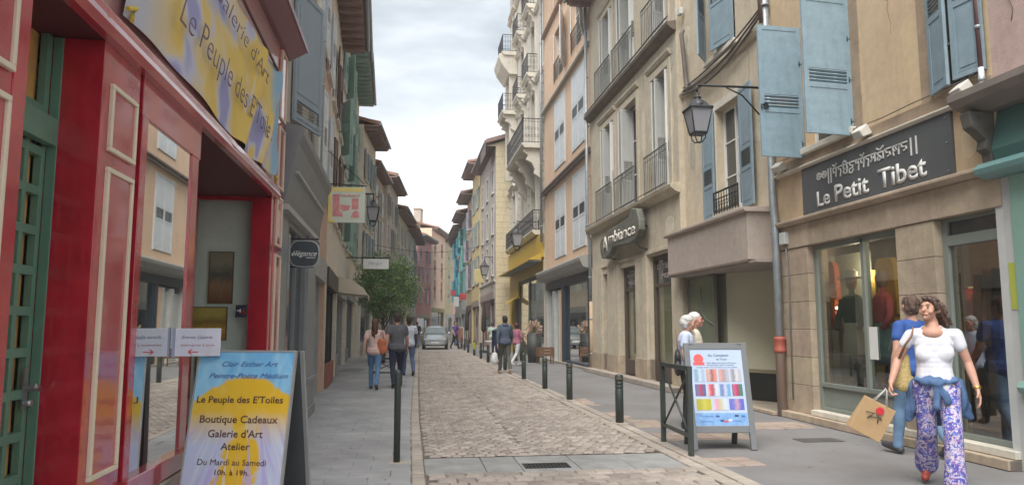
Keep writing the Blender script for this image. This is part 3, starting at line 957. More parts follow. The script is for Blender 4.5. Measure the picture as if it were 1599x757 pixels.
B('frame', GW, dw, (.75, .83, .0, .12, .5, 2.8), (2.67, 2.75, 0, .12, .5, 2.8), (.75, 2.75, 0, .12, 2.8, 3.0), (.75, 2.75, 0, .12, 0, .5), (1.72, 1.78, .02, .1, .5, 2.8))
B('glass', PANE, dw, (.83, 2.67, .06, .07, .5, 2.8))
b = MB(); b.prism([(.002, 2.98), (-.05, 2.98), (-.08, 3.1), (-.11, 3.3), (-.2, 3.75), (-.26, 3.86), (-.27, 3.95), (.002, 4.03)], 0, L + .02); b.build('cornice', GW, gs, bevel=.006)
B('fillet', mat('pale grey fillet', (.4, .4, .39), .6), gs, (.0, L, -.1, .0, 2.9, 2.975), (.3, L - .2, -.172, -.1, 3.42, 3.46))
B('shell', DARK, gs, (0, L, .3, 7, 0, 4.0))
# oval sign
o = empty('hanging_sign', (-1.6, 10.2, 0), 0, 'dark oval shop sign reading élégance in white script, on the grey shop', 'sign')
pts = []
for k in range(28):
    t = 2 * PI * k / 28
    cx, cz = math.copysign(abs(math.cos(t)) ** .55, math.cos(t)), math.copysign(abs(math.sin(t)) ** .75, math.sin(t))
    pts.append((.185 + .185 * cx, 2.42 + .17 * cz))
MB().slab(pts, -.02, .02).build('board', mat('slate sign board', (.035, .045, .055), .5), o)
pts2 = [(.185 + (x - .185) * 1.06, 2.42 + (z - 2.42) * 1.07) for x, z in pts]
MB().slab(pts2, -.012, .012).build('rim', mat('pale sign rim', (.45, .47, .47), .5), o)
text('élégance', WHITE, o, .02, -.0215, 2.39, .33, .075, depth=.002, shear=.35)
B('underline', WHITE, o, (.21, .33, -.023, -.0205, 2.362, 2.37))
MB().tube([(0, 0, 2.62), (.37, 0, 2.62)], .012, 6).tube([(0, 0, 2.24), (.3, 0, 2.24)], .01, 6).build('bracket', IRON, o)
# rainwater pipe
def pipe(pts, r, m_, label, name='drainpipe', clips=6, shoe=None, group=None):
    o = empty(name, pts[0], 0, label, 'drainpipe' if name == 'drainpipe' else 'cable', group)
    p0 = Vector(pts[0]); P = [Vector(p) - p0 for p in pts]
    MB().tube(P, r, 12 if r > .03 else 6).build('pipe' if name == 'drainpipe' else 'strand', m_, o)
    if clips:
        a_, c = P[0], P[-1]
        for k in range(clips):
            q = a_.lerp(c, (k + .5) / clips)
            MB().lathe([(r * 1.0, -.02), (r * 1.18, -.02), (r * 1.18, .02), (r * 1.0, .02)], 12, q).build('clip', ZINC, o)
    return o
pipe([(-1.58, 12.15, 4.02), (-1.58, 12.15, 11)], .06, CREAMPIPE, 'cream rainwater pipe running up between the grey shop and the peach house')
pipe([(-1.66, 13.6, 2.9), (-1.66, 13.6, 9.7)], .035, ZINC, 'thin grey pipe beside the cream rainwater pipe', clips=8)

# generic house ----------------------------------------------------------
def house(side, yn, xn, yf, xf, h, wallm, label, cols, rows, z_first, wh, ww, shut=None, shutm=None, eave=None, ov=.7, shop=None, shoph=3.2, band=None, framem=None,
          name='town_house', tile=None, sills=True, roofed=True, surround=None, step=None, wob=0, shopm=None, awning=None, group=None, chimney=None, depth=7, door=True, slots=((.42, .62, 6),)):
    loc, rz, L = (frameL if side < 0 else frameR)(yn, xn, yf, xf)
    o = empty(name, loc, rz, label, 'building', group)
    holes = []; wins = []
    step = step or (h - z_first - .3) / rows
    for c in range(cols):
        u = L * (c + .5) / cols
        for r_ in range(rows):
            z = z_first + r_ * step
            hh = wh * (1 - .12 * r_)
            if z + hh > h - .15: continue
            holes.append((u - ww / 2, u + ww / 2, z, z + hh)); wins.append((u, z, hh, c, r_))
    gf = []
    if shop is not None:
        gf = [(.35, L - .35, .0, shoph - .45, .45)]
    wall_mesh(L, h, holes + gf, depth=depth).build('wall', wallm, o)
    for (u, z, hh, c, r_) in wins:
        window(o, u - ww / 2, u + ww / 2, z, z + hh, framem or WHITE, sill=WHITEST if sills else None, surround=surround)
        if shut:
            st = shut if isinstance(shut, str) else shut[(c * 7 + r_ * 3) % len(shut)]
            if st == 'open':
                for s_, hg in ((-1, 'R'), (1, 'L')):
                    shutter(o, u + s_ * (ww / 2 + .01), -.02, z - .04, ww / 2, hh + .06, shutm, hinge=hg, ang=R(-6) * s_ * 1, slots=slots)
            elif st == 'out':
                for s_, hg in ((-1, 'R'), (1, 'L')):
                    shutter(o, u + s_ * (ww / 2 + .01), -.02, z - .04, ww / 2, hh + .06, shutm, hinge=hg, ang=R(-35) * s_ * 1, slots=slots)
            elif st == 'closed':
                shutter(o, u - ww / 2 + .01, .06, z + .01, ww / 2 - .015, hh - .02, shutm, slots=slots); shutter(o, u + .005, .06, z + .01, ww / 2 - .015, hh - .02, shutm, slots=slots)
    if shop is not None:
        w = L - .7
        sf = B('shopfront', shop, o, (.35, .47, .1, .2, 0, shoph - .9), (L - .47, L - .35, .1, .2, 0, shoph - .9), (.35, L - .35, -.05, .2, shoph - .9, shoph - .45), (.47, L * .62, .1, .2, 0, .5), (L * .62, L * .62 + .1, .1, .2, 0, shoph - .9), bevel=.004)
        B('pane', PANE, sf, (.47, L * .62, .14, .15, .5, shoph - .9))
        if door:
            dd = B('door', shopm or shop, o, (L * .62 + .1, L - .47, .22, .26, 0, shoph - .95))
            B('pane', PANE, dd, (L * .62 + .2, L - .57, .21, .219, .5, shoph - 1.1))
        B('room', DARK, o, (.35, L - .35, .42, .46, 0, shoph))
    if band:
        for z in band: b = MB().prism([(.002, z), (-.06, z + .02), (-.09, z + .08), (-.09, z + .13), (.002, z + .16)], 0, L); b.build('string_course', surround or WHITEST, o)
    if roofed: roof(o, L, h, ov=ov, eave=eave, tile=tile, side=.02, depth=depth)
    if chimney:
        for (u, y, w, hh, m_) in chimney:
            c_ = B('chimney', m_, o, (u, u + w, y, y + .8, h, h + hh))
            B('cap', TILE, c_, (u - .06, u + w + .06, y - .06, y + .86, h + hh, h + hh + .12))
    if awning:
        u0, u1, z, out, m_, fr = awning
        a_ = empty('awning', (0, 0, 0)); a_.parent = o
        MB().prism([(0, z), (-out * .5, z - out * .12), (-out * .85, z - out * .36), (-out, z - out * .58), (-out, z - out * .58 - .02), (0, z - out * .5)], u0, u1).build('cloth', m_, a_)
        b = MB(); n_ = int((u1 - u0) / .18)
        for k in range(n_):
            x = u0 + k * (u1 - u0) / n_; w_ = (u1 - u0) / n_
            b.q([(x, -out - .001, z - out * .55), (x + w_, -out - .001, z - out * .55), (x + w_, -out - .006, z - out * .55 - .15), (x + w_ / 2, -out - .008, z - out * .55 - .19), (x, -out - .006, z - out * .55 - .15)])
        b.build('valance', m_, a_)
    return o

PEACHD = mat('dull peach plaster', (.6, .4, .3), .9, .1, 1.5, .3, streak=.2)
BRSH = mat('brown shutter paint', (.13, .075, .065), .6, .12, 4, .1)
GRSH = mat('green shutter paint', (.25, .38, .33), .6, .1, 4, .1)
LGREY = mat('light grey shop wood', (.36, .365, .35), .6, .1)
CREAMW = mat('cream plaster', (.73, .66, .54), .9, .1, 1.2, .35, streak=.28)
GREYW = mat('greyish cream plaster', (.68, .64, .56), .9, .1, 1.2, .35, streak=.3)
PINKW = mat('pink plaster', (.88, .46, .44), .9, .08, 1, .2, streak=.1)
ORW = mat('orange plaster', (.85, .62, .46), .9, .08, 1, .2, streak=.1)
REDSH = mat('brick red shutter paint', (.38, .11, .09), .6, .1)
h3 = house(-1, 13.4, -1.75, 17.4, -1.92, 10.0, PEACHD, 'narrow peach house with white shutters under a broad brown eave', 2, 2, 4.3, 1.9, .9, ['open'], WHITESH, ov=.62, shop=LGREY, shoph=3.3)
h3b = house(-1, 17.4, -1.92, 22.6, -2.15, 10.0, CREAMW, 'cream house with brown shutters, red planter by its glazed shopfront', 3, 2, 4.2, 2.0, .95, ['open', 'closed'], BRSH, ov=.68, shop=mat('dark shop frame', (.05, .045, .04), .5), shoph=3.3)
B('panel', mat('faded red board', (.36, .12, .08), .7), h3b, (.5, 3.1, -.06, .0, .02, .55))
h4 = house(-1, 22.6, -2.2, 29, -2.42, 12.0, GREYW, 'greige house with green shutters below a green boarded eave', 3, 3, 4.3, 1.9, .95, ['open', 'out'], GRSH, eave=EAVEG, ov=.72, shop=LGREY, shoph=3.3,
     awning=(.2, 2.2, 2.95, .95, mat('cream awning cloth', (.6, .54, .42), .8), 1), surround=WHITEST)
h4b = house(-1, 29, -2.42, 36, -2.6, 12.3, CREAMW, 'tall cream house with green eave beyond the cream awning', 3, 3, 4.4, 1.9, .95, ['open'], GRSH, eave=EAVEG, ov=.72, shop=GREYST, shoph=3.4, surround=WHITEST)
h5 = house(-1, 36, -2.35, 41, -2.0, 11.3, GREYW, 'pale house with blue grey shutters and red tiles along its eave, behind the hanging lantern', 2, 3, 4.2, 1.9, .95, ['open'], BLUE2, ov=.75, shop=LGREY, shoph=3.4)
house(-1, 41.2, -2.25, 47, -1.75, 10.5, mat('tan plaster', (.58, .52, .42), .9, .1, streak=.3), 'tan house with brown eave right behind the leafy tree', 2, 3, 4.2, 1.9, .95, ['open'], WHITESH, ov=.5, shop=GREYST, shoph=3.4)
house(-1, 47, -1.5, 54, -.95, 11.0, mat('mauve grey plaster', (.56, .51, .47), .9, .1, streak=.25), 'mauve grey house with narrow windows behind the tree', 3, 3, 4.2, 1.8, .9, ['open', 'none'], GREYST, ov=.6, shop=LGREY, shoph=3.4)
house(-1, 54, -1.0, 62, -.3, 10.0, CREAMW, 'cream house with drooping eave further along the curve', 3, 3, 4.2, 1.7, .9, ['open'], WHITESH, ov=.75, shop=LGREY, shoph=3.4)
house(-1, 62, -.2, 69, .3, 9.7, GREYW, 'low grey house with orange chimneys above its roof', 2, 3, 3.9, 1.5, .9, ['open', 'closed'], WHITESH, ov=.8, shop=WHITEST, shoph=3.2, tile=TILE,
      chimney=[(1.2, 2, 1.4, 3.4, mat('orange brick stack', (.6, .26, .12), .9)), (4.0, 2.2, 2.2, 3.6, mat('orange brick stack', (.6, .26, .12), .9))])
house(-1, 69, .3, 76.4, .62, 9.9, mat('whitish plaster', (.72, .7, .64), .9, .08), 'whitish house with dark shutters just before the pink house', 3, 3, 3.9, 1.6, .9, ['open'], GREYST, ov=.9, shop=WHITEST, shoph=3.2)
house(-1, 77, .72, 84, 2.4, 10.9, PINKW, 'bright pink house with grey shutters closing the view down the street', 2, 3, 4.0, 1.7, 1.15, ['closed', 'open'], mat('lilac grey shutter', (.4, .33, .4), .6), ov=.8, shop=WHITEST, shoph=3.2)
house(-1, 84, 2.4, 92.5, 4.35, 12.6, ORW, 'peach orange house with brick red shutters closing the view', 2, 3, 4.6, 2.2, 1.3, ['closed'], REDSH, ov=.7, shop=mat('olive shop wood', (.28, .25, .1), .7), shoph=4.0,
      chimney=[(.8, 1.5, 1.3, 2.3, mat('pale stack', (.5, .45, .38), .9))])
house(-1, 92.5, 4.35, 96.5, 5.6, 12.2, mat('pale yellow plaster', (.55, .48, .3), .9), 'narrow pale yellow house next to the red one', 1, 3, 4.2, 2.0, 1.1, ['closed'], mat('lime grey shutter', (.4, .43, .3), .6), ov=.6, shop=LGREY, shoph=3.4)
house(-1, 96.5, 5.6, 106, 9.5, 12.6, mat('salmon plaster', (.78, .44, .4), .9), 'salmon red house at the far bend of the street', 3, 3, 4.2, 2.0, 1.1, ['closed'], REDSH, ov=.6, shop=LGREY, shoph=3.4)
house(-1, 106, 9.5, 122, 20, 13, CREAMW, 'cream house past the bend', 4, 3, 4.2, 2.0, 1.1, ['closed'], GREYST, ov=.6, shop=LGREY, shoph=3.4)

# ================================================================== right side
# --- green shop at the edge of the view
root, rz, L = frameR(3.0, 6.15, 6.86, 6.15)
grn = empty('shop_building', root, rz, 'turquoise green shopfront below pink plaster, next to the ochre corner shop', 'building')
UG = lambda y: 6.86 - y
TEAL = mat('turquoise shop paint', (.22, .37, .31), .5, .06, 3, .06)
TEALD = mat('deep teal paint', (.06, .14, .125), .5, .1)
wall_mesh(L, 10.5, [(1.3, 2.3, 5, 6.8)], z0=3.95).build('wall', mat('dusty pink plaster', (.5, .37, .335), .92, .1, 1.5, .4, 50, streak=.25), grn)
window(grn, 1.3, 2.3, 5, 6.8, WHITE)
b = MB()
for k in range(9): pass
b.tube([(.28, -.004, 5.3), (.3, -.004, 5.1), (.27, -.004, 4.9), (.33, -.004, 4.72), (.3, -.004, 4.6)], .006, 4); b.build('crack', mat('crack brown', (.2, .13, .1), .9), grn)
b = MB(); b.prism([(.3, 3.72), (-.1, 3.72), (-.3, 3.8), (-.36, 3.86), (-.36, 3.94), (.3, 3.96)], -.25, L); b.build('cornice', mat('mushroom cornice', (.2, .17, .15), .7, .15), grn, bevel=.006)
b = MB(); b.prism([(.2, 3.15), (-.04, 3.15), (-.08, 3.3), (-.02, 3.55), (.02, 3.72), (.2, 3.72)], .0, L); b.build('fascia', TEALD, grn)
b = MB(); b.prism([(.2, 3.0), (-.1, 3.0), (-.2, 3.04), (-.22, 3.1), (-.16, 3.16), (-.04, 3.18), (.2, 3.18)], -.12, L); b.build('moulding', mat('teal moulding paint', (.15, .29, .285), .4, .06, coat=.3), grn, bevel=.008)
B('pilaster', TEAL, grn, (.12, .85, -.02, .25, 0, 3.0), bevel=.004)
b = MB(); b.prism([(.2, .78), (-.06, .78), (-.09, .84), (-.06, .9), (.2, .9)], .1, .9); b.build('moulding', TEAL, grn)
B('jamb', mat('weathered white jamb', (.45, .46, .45), .7, .12), grn, (.0, .118, .0, .25, 0, 3.0))
B('lime_strip', mat('lime paint', (.38, .42, .07), .6), grn, (.02, .116, -.006, .001, 1.62, 2.1))
dw = empty('display_window', (0, 0, 0)); dw.parent = grn
B('frame', TEAL, dw, (.85, L, .03, .12, 0, .7), (.85, L, .03, .12, 2.8, 3.0)); B('glass', PANE, dw, (.85, L, .06, .07, .7, 2.8))
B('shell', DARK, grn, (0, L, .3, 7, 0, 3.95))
# carved bracket under the cornice
b = MB(); b.slab([(0, 0), (-.02, -.3), (-.08, -.34), (-.06, -.42), (-.13, -.48), (-.2, -.44), (-.21, -.3), (-.26, -.2), (-.33, -.14), (-.34, 0)], 0, 0) if False else None
b = MB(); b.prism([(0, 3.1), (-.05, 3.12), (-.07, 3.28), (-.13, 3.32), (-.11, 3.42), (-.2, 3.5), (-.27, 3.55), (-.3, 3.7), (-.3, 3.72), (0, 3.72)], -.16, -.02); b.build('bracket', mat('dark carved bracket', (.1, .095, .08), .8, .3, 8, .4), grn, bevel=.01)

# --- ochre corner shop
root, rz, L = frameR(6.86, 6.15, 11.6, 6.15)
tb = empty('shop_building', root, rz, 'ochre plastered house with pale blue shutters above a stone clothes shop', 'building')
T = lambda y: 11.6 - y
holes = [(T(10.6), T(9.36), 4.22, 6.1), (T(7.74), T(6.93), 4.2, 5.95)]
b = wall_mesh(L, 9.5, holes, z0=3.1); b.build('wall', OCHRE, tb)
B('upper_band', CEMENT, tb, (0, L, -.022, .1, 3.93, 4.13), bevel=.008)
# cement margins round the windows
for q_ in ((T(9.34), T(9.13), -.012, .05, 4.13, 6.2), (T(10.8), T(10.62), -.012, .05, 4.13, 6.2), (T(7.95), T(7.76), -.012, .05, 4.13, 6.1)): B('margin', CEMENT, tb, q_)
window(tb, T(10.6), T(9.36), 4.22, 6.1, WHITE, rows=3, sill=WHITEST)
window(tb, T(7.74), T(6.93), 4.2, 5.95, WHITE, rows=3)
BS = dict(slots=((.37, .47, 4),), joined=False)
shutter(tb, T(10.63), -.01, 4.08, .74, 2.12, BLUE, ang=R(-87), hinge='L', label='pale blue shutter standing square to the wall beside the lantern bar', **BS)
shutter(tb, T(9.33), -.01, 4.1, .76, 1.98, BLUE, ang=R(-84), hinge='L', label='pale blue shutter standing square to the wall above the grey shop sign', **BS)
shutter(tb, T(7.72), -.03, 4.16, .42, 1.85, BLUE2, ang=R(-15), hinge='L', slots=((.5, .68, 7),), joined=False, label='ajar blue shutter of the near window')
shutter(tb, T(6.9), -.03, 4.2, .4, 1.8, BLUE2, ang=R(8), hinge='R', slots=((.5, .68, 7),), joined=False, label='nearly shut blue shutter of the near window')
for u, z in ((T(9.33), 4.3), (T(9.33), 4.9), (T(9.33), 5.5), (T(10.63), 4.3), (T(10.63), 5.6)):
    MB().tube([(u, -.05, z - .04), (u, -.05, z + .04)], .012, 6).tube([(u, 0, z), (u, -.05, z)], .008, 5).build('hinge', IRON, tb)
b = MB(); hx, hy = T(10.63), -.68; b.tube([(hx + .06, hy, 4.88), (hx + .06, hy - .06, 4.9), (hx + .07, hy - .06, 4.82)], .012, 6); b.box(hx + .045, hx + .06, hy - .02, hy + .06, 4.84, 4.92); b.build('catch', IRON, tb)
def mould(z, d, h_, m_, y=0):
    b = MB(); b.prism([(.002, z), (-d * .5, z + .005), (-d, z + h_ * .45), (-d, z + h_ * .8), (-d * .6, z + h_), (.002, z + h_)], 0, L); return b.build('moulding', m_, tb, bevel=.004)
mould(3.905, .09, .06, WHITEST); mould(3.06, .14, .1, STONE)
# stone lintel in blocks and ashlar piers
def blocks(parent, u0, u1, z0, z1, y0, y1, nu, nz, m_=STONE, name='stone_block', jit=.0):
    dz = (z1 - z0) / nz
    for r_ in range(nz):
        du = (u1 - u0) / nu; off = 0
        for k in range(nu):
            a, c = u0 + k * du, u0 + (k + 1) * du
            b = MB(); b.box(a + .003, c - .003, y0 - random.uniform(0, .006), y1, z0 + r_ * dz + .003, z0 + (r_ + 1) * dz - .003)
            b.build(name, m_, parent, bevel=.006)
lint = B('lintel', MORTAR, tb, (0, L, .012, .35, 2.72, 3.08)); blocks(lint, 0, L, 2.7, 3.06, -.02, .3, 5, 1)
for (a, c, nz) in ((0, T(10.72), 6), (T(8.6), T(7.9), 6)):
    p = B('pier', MORTAR, tb, (a + .005, c - .005, .012, .35, .1, 2.7)); blocks(p, a, c, .1, 2.7, 0, .34, 1, nz)
B('jamb', mat('white door jamb', (.5, .51, .5), .6, .1), tb, (T(6.96), L, -.0, .3, .15, 2.7))
stp = B('step', MORTAR, tb, (.0, L, -.13, .4, 0, .1)); blocks(stp, .0, L, .0, .105, -.15, .0, 6, 1); blocks(stp, T(10.72), L, .105, .19, -.06, .2, 5, 1, WHITEST)
# display window
DG = mat('grey green shop frame', (.2, .225, .2), .5, .08)
dw = empty('display_window', (0, 0, 0)); dw.parent = tb
B('frame', DG, dw, (T(10.72), T(10.64), .1, .2, .19, 2.7), (T(9.52), T(9.45), .1, .2, .6, 2.68), (T(8.66), T(8.6), .1, .2, .19, 2.7), (T(10.64), T(8.66), .1, .2, 2.62, 2.7), (T(10.64), T(8.66), .09, .2, .19, .24), (T(10.64), T(8.66), .09, .2, .54, .6), bevel=.004)
B('panel', DG, dw, (T(10.64), T(8.66), .13, .18, .24, .54))
B('pane', GLASSD, dw, (T(10.64), T(9.52), .14, .147, .6, 2.62)); B('pane', GLASSD, dw, (T(9.45), T(8.66), .14, .147, .6, 2.62))
# glazed door
sd = empty('shop_door', (0, 0, 0)); sd.parent = tb
B('frame', DG, sd, (T(7.9), T(7.82), .1, .2, .19, 2.7), (T(7.04), T(6.96), .1, .2, .19, 2.7), (T(7.82), T(7.04), .1, .2, 2.38, 2.5), (T(7.82), T(7.04), .1, .2, 2.66, 2.7), (T(7.82), T(7.04), .1, .2, .19, .25), bevel=.004)
B('pane', GLASSD, sd, (T(7.82), T(7.04), .14, .147, .25, 2.38)); B('transom', PANE, sd, (T(7.82), T(7.04), .14, .147, 2.5, 2.66))
# room
RW = mat('dim shop wall', (.3, .25, .2), .9, .2)
B('room', RW, tb, (.0, L, 2.9, 2.95, .15, 3.0), (.0, .05, .35, 2.9, .15, 3.0), (L - .05, L, .35, 2.9, .15, 3.0), (.05, L - .05, .36, 2.9, 2.9, 3.0))
B('room_floor', mat('wooden shop floor', (.16, .08, .045), .4), tb, (.05, L - .05, .2, 2.9, .1, .19), (T(10.64), T(8.62), .2, .9, .19, .55))
B('back_panel', mat('pale green curtain', (.4, .42, .33), .9), tb, (T(11.5), T(10.55), .94, .96, .2, 2.62)); B('back_panel', mat('ochre hanging', (.55, .38, .08), .9), tb, (T(10.45), T(10.2), .88, .9, .6, 2.3)); B('curtain', mat('pale green curtain', (.4, .42, .33), .9), tb, (.06, .1, .36, .94, .2, 2.62)); B('back_panel', mat('brown hanging', (.25, .17, .1), .9, .3, 3), tb, (T(10.15), T(9.2), 1.3, 1.32, .2, 1.9))
B('pilaster', DG, tb, (T(8.62), T(8.3), .5, .56, .19, 2.45))
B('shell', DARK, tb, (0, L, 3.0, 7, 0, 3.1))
# sign board with its lettering
sg = empty('shop_sign', root, rz, 'long slate grey shop sign reading Le Petit Tibet in white letters', 'shop sign')
B('board', mat('slate grey sign', (.085, .09, .095), .55, .06, 2, .05), sg, (T(10.72), T(7.47), -.04, -.003, 3.17, 3.9), bevel=.003)
WL = mat('white sign letters', (.62, .62, .6), .6, .08, 20, .1)
for s_, ua, ub, hh in (('Le', 10.3, 9.96, .235), ('Petit', 9.83, 9.03, .25), ('Tibet', 8.82, 7.9, .26)):
    text(s_, WL, sg, T(ua), -.041, 3.245, T(ub) - T(ua), hh, depth=.008, bold=.02)
for x, z in ((T(7.54), 3.84), (T(7.54), 3.22), (T(7.54), 3.55), (T(10.66), 3.84), (T(10.66), 3.22)):
    MB().lathe([(.012, 0), (.008, .006)], 8).build('screw', STEEL, sg, (x, -.046, z))
# white script along the top of the sign, drawn stroke by stroke
G = {
 'curl': [[(.0, .75), (.25, 1), (.5, .8), (.3, .6), (.05, .55)], [(.0, .5), (.2, .2), (.6, .15), (.95, .45), (.9, .85), (.65, .95)], [(.3, .6), (.7, .45)]],
 'bar': [[(.5, 1.1), (.5, -.75)]],
 'bo': [[(0, .9), (1, .9)], [(.15, .9), (.15, .35), (.85, .35), (.85, .9)], [(.85, .4), (.7, -.2)], [(.1, 1.35), (.5, 1.1), (.9, 1.4)]],
 'da': [[(0, .9), (.9, .9)], [(.2, .9), (.15, .6), (.6, .55), (.75, .3), (.6, -.3)]],
 'ci': [[(0, .9), (1, .9)], [(.2, .9), (.1, .5), (.5, .35), (.1, .1), (.3, -.2), (.8, -.2), (.95, .3), (.8, .9)], [(.1, 1.1), (.4, 1.4), (.8, 1.1)]],
 'cu': [[(0, .9), (1, .9)], [(.2, .9), (.3, .55), (.8, .5), (.75, .15), (.2, .15)], [(.2, .15), (.1, -.3), (.6, -.45), (.9, -.1)]],
 'na': [[(0, .9), (1, .9)], [(.3, .9), (.25, .5), (.6, .5), (.7, .9)], [(.7, .9), (.85, .3), (.8, -.35)]],
 'sa': [[(0, .9), (1, .9)], [(.15, .9), (.3, .3), (.5, .55), (.8, .3)], [(.3, .3), (.1, .1)], [(.85, .9), (.85, 0)]],
 'tso': [[(0, .8), (1, .8)], [(.1, .8), (.3, .4), (.0, .1), (.3, -.1), (.6, .15), (.4, .4)], [(.6, .15), (.9, .0), (.9, .7)], [(.05, 1.35), (.5, 1.05), (.95, 1.4)]],
 'nga': [[(0, .9), (.9, .9)], [(.15, .9), (.1, .5), (.7, .45), (.8, .15), (.4, .05)]],
 'kha': [[(0, .9), (1, .9)], [(.1, .9), (.15, -.1)], [(.15, .35), (.45, .35), (.5, .9)], [(.5, .5), (.85, .45), (.88, .9)], [(.85, .9), (.85, -.1)]],
}
b = MB()
seq = [('curl', .6), ('curl', .6), ('bar', .26), ('bar', .3), ('bo', .55), ('da', .5), ('ci', .6), ('cu', .6), ('na', .55), ('bo', .5), ('da', .45), ('sa', .55), ('tso', .75), ('nga', .6), ('kha', .7), ('nga', .62), ('bar', .4), ('bar', .4)]
tot = sum(w for _, w in seq); x = T(10.28); W_ = T(8.0) - T(10.28)
for gname, w in seq:
    ww_ = w / tot * W_
    strokes(G[gname], .017, -.0405, b, x + ww_ * .06, 3.63, ww_ * .84, .115, .012)
    x += ww_
b.build('script', WL, sg, kind='stuff')
# floodlights on the band
FLW = mat('white lamp casing', (.6, .58, .53), .5, .08)
def flood(y, z, label, yaw=0):
    o = empty('floodlight', (6.1, y, z), R(-90 + yaw), label, 'floodlight', 'floodlights above the slate grey sign')
    M = Matrix.Rotation(R(32), 4, 'X')
    b = MB(); b.prism([(-.17, -.05), (-.17, .05), (-.02, .075), (-.02, -.075)], -.1, .1, M); b.build('casing', FLW, o, bevel=.008)
    B('glass', mat('lamp glass', (.5, .5, .46), .2, bump=0), o, (-.085, .085, -.176, -.172, -.04, .04)).matrix_local = M
    MB().tube([(-.02, -.04, -.03), (-.02, .03, -.06), (.0, .1, -.09)], .012, 6).build('bracket', IRON, o)
flood(11.28, 4.1, 'white floodlight at the drainpipe end of the band over the grey sign', 12)
flood(9.0, 4.1, 'white floodlight on the band directly under the open pale blue shutters')
flood(7.15, 4.09, 'white floodlight beside the ajar shutters and pink wall', -8)
pipe([(6.07, 6.92, 3.95), (6.07, 6.92, 4.22)], .03, WHITESH, 'short white pipe end at the pink wall corner', clips=1)
pipe([(6.08, 6.93, 4.2), (6.09, 6.95, 5.2), (6.1, 6.98, 6.5), (6.1, 7.0, 9)], .028, mat('maroon cable', (.14, .07, .07), .6), 'maroon cable running up the corner between ochre and pink walls', clips=5)
# small meter box
o = empty('meter_box', (6.15, 11.32, 2.88), R(-90), 'small pale grey electrical box at the top of the stone pier', 'box')
B('case', mat('pale grey box', (.5, .52, .5), .6), o, (-.09, .09, -.1, -.004, -.1, .1), bevel=.012); MB().tube([(.02, -.05, -.1), (.05, -.03, -.5), (.03, -.03, -2.6)], .012, 6).build('cable', mat('grey cable', (.2, .2, .2), .6), o)

# mannequins and clothes behind the glass
def mannequin(x, y, rz, label, top, skirt, hat=None):
    o = empty('mannequin', (x, y, .55), rz, label, 'mannequin')
    MB().lathe([(.16, 0), (.17, .02), (.02, .04), (.02, .5), (.02, .6)], 16).build('stand', IRON, o)
    MB().lathe([(.17, .35), (.2, .5), (.17, .75), (.13, .88), (.15, .95)], 20, sy=.75).build('skirt', skirt, o)
    b = MB(); b.lathe([(.13, .86), (.16, 1.0), (.19, 1.16), (.2, 1.28), (.14, 1.36), (.05, 1.4), (.05, 1.46)], 20, sy=.62)
    b.tube([(-.17, 0, 1.3), (-.25, -.02, 1.05), (-.2, -.12, .85)], [.055, .045, .04], 8); b.tube([(.17, 0, 1.3), (.25, -.02, 1.05), (.2, -.12, .85)], [.055, .045, .04], 8)
    b.build('jacket', top, o)
    MB().lathe([(.02, 1.44), (.06, 1.48), (.085, 1.56), (.085, 1.62), (.05, 1.69), (.01, 1.7)], 16, sy=1.1).build('head', mat('mannequin skin', (.3, .2, .15), .6), o)
    if hat:
        MB().lathe([(.2, 1.63), (.21, 1.635), (.1, 1.66), (.095, 1.74), (.05, 1.77), (.01, 1.775)], 20).build('hat', hat, o)
    return o
mannequin(6.72, 10.5, R(-75), 'mannequin in olive jacket and pale wide hat behind the shop glass', mat('olive cloth', (.09, .14, .1), .9), mat('cream cloth', (.5, .47, .38), .9), mat('pale hat felt', (.5, .52, .46), .9))
mannequin(6.75, 9.8, R(-100), 'hatless mannequin in coral top behind the shop glass', mat('coral cloth', (.55, .12, .12), .9), mat('teal cloth', (.15, .3, .33), .9))
def garment(x, y, z, w, h, m_, label, rz=0):
    o = empty('garment', (x, y, z), rz, label, 'clothing', 'clothes hanging inside the stone clothes shop')
    b = MB(); b.slab([(-w / 2, -.1), (-w * .38, 0), (w * .38, 0), (w / 2, -.1), (w * .62, -h * .55), (w * .48, -h * .57), (w * .42, -.2), (w * .46, -h), (-w * .46, -h), (-w * .42, -.2), (-w * .48, -h * .57), (-w * .62, -h * .55)], -.05, .05)
    b.build('cloth', m_, o, bevel=.02); MB().tube([(0, 0, 0), (0, 0, .06), (.03, 0, .09)], .005, 5).build('hanger', STEEL, o)
    return o
o = empty('clothes_rail', (7.0, 8.15, 0), 0, 'pale wooden clothes rail inside the shop doorway', 'rail')
MB().tube([(0, -.6, 1.92), (0, .6, 1.92)], .02, 8).build('bar', mat('pale wood bar', (.5, .38, .2), .5), o)
for yy in (-.6, .6): MB().tube([(0, yy, .19), (0, yy, 1.92)], .018, 8).build('post', mat('pale wood bar', (.5, .38, .2), .5), o)
for k, (c, l_, hh) in enumerate((((.03, .035, .07), 'navy jacket hanging next to the pale door side', .85), ((.75, .045, .03), 'bright red jacket hanging in the shop doorway', .8), ((.1, .07, .04), 'brown dress hanging behind the red jacket', 1.1), ((.3, .16, .05), 'amber patterned dress on the rail', 1.2), ((.07, .03, .03), 'dark maroon coat at the near end of the rail', 1.2), ((.2, .1, .05), 'short tan coat at the end of the rail', 1.0))):
    garment(6.98, (8.48, 8.27, 8.12, 7.97, 7.83, 7.7)[k], 1.86, .46, hh, mat('cloth %d' % k, c, .9, .2, 12), l_, R(20))
garment(6.9, 11.35, 2.5, .3, 1.1, mat('rust cloth', (.38, .1, .04), .9, .2, 10), 'narrow rust coloured robe hanging at the far end of the window', R(-80))
garment(6.98, 10.0, 2.45, .34, 1.5, mat('yellow cloth', (.6, .4, .05), .9, .15, 10), 'long yellow robe hanging in the shop window', R(-80))
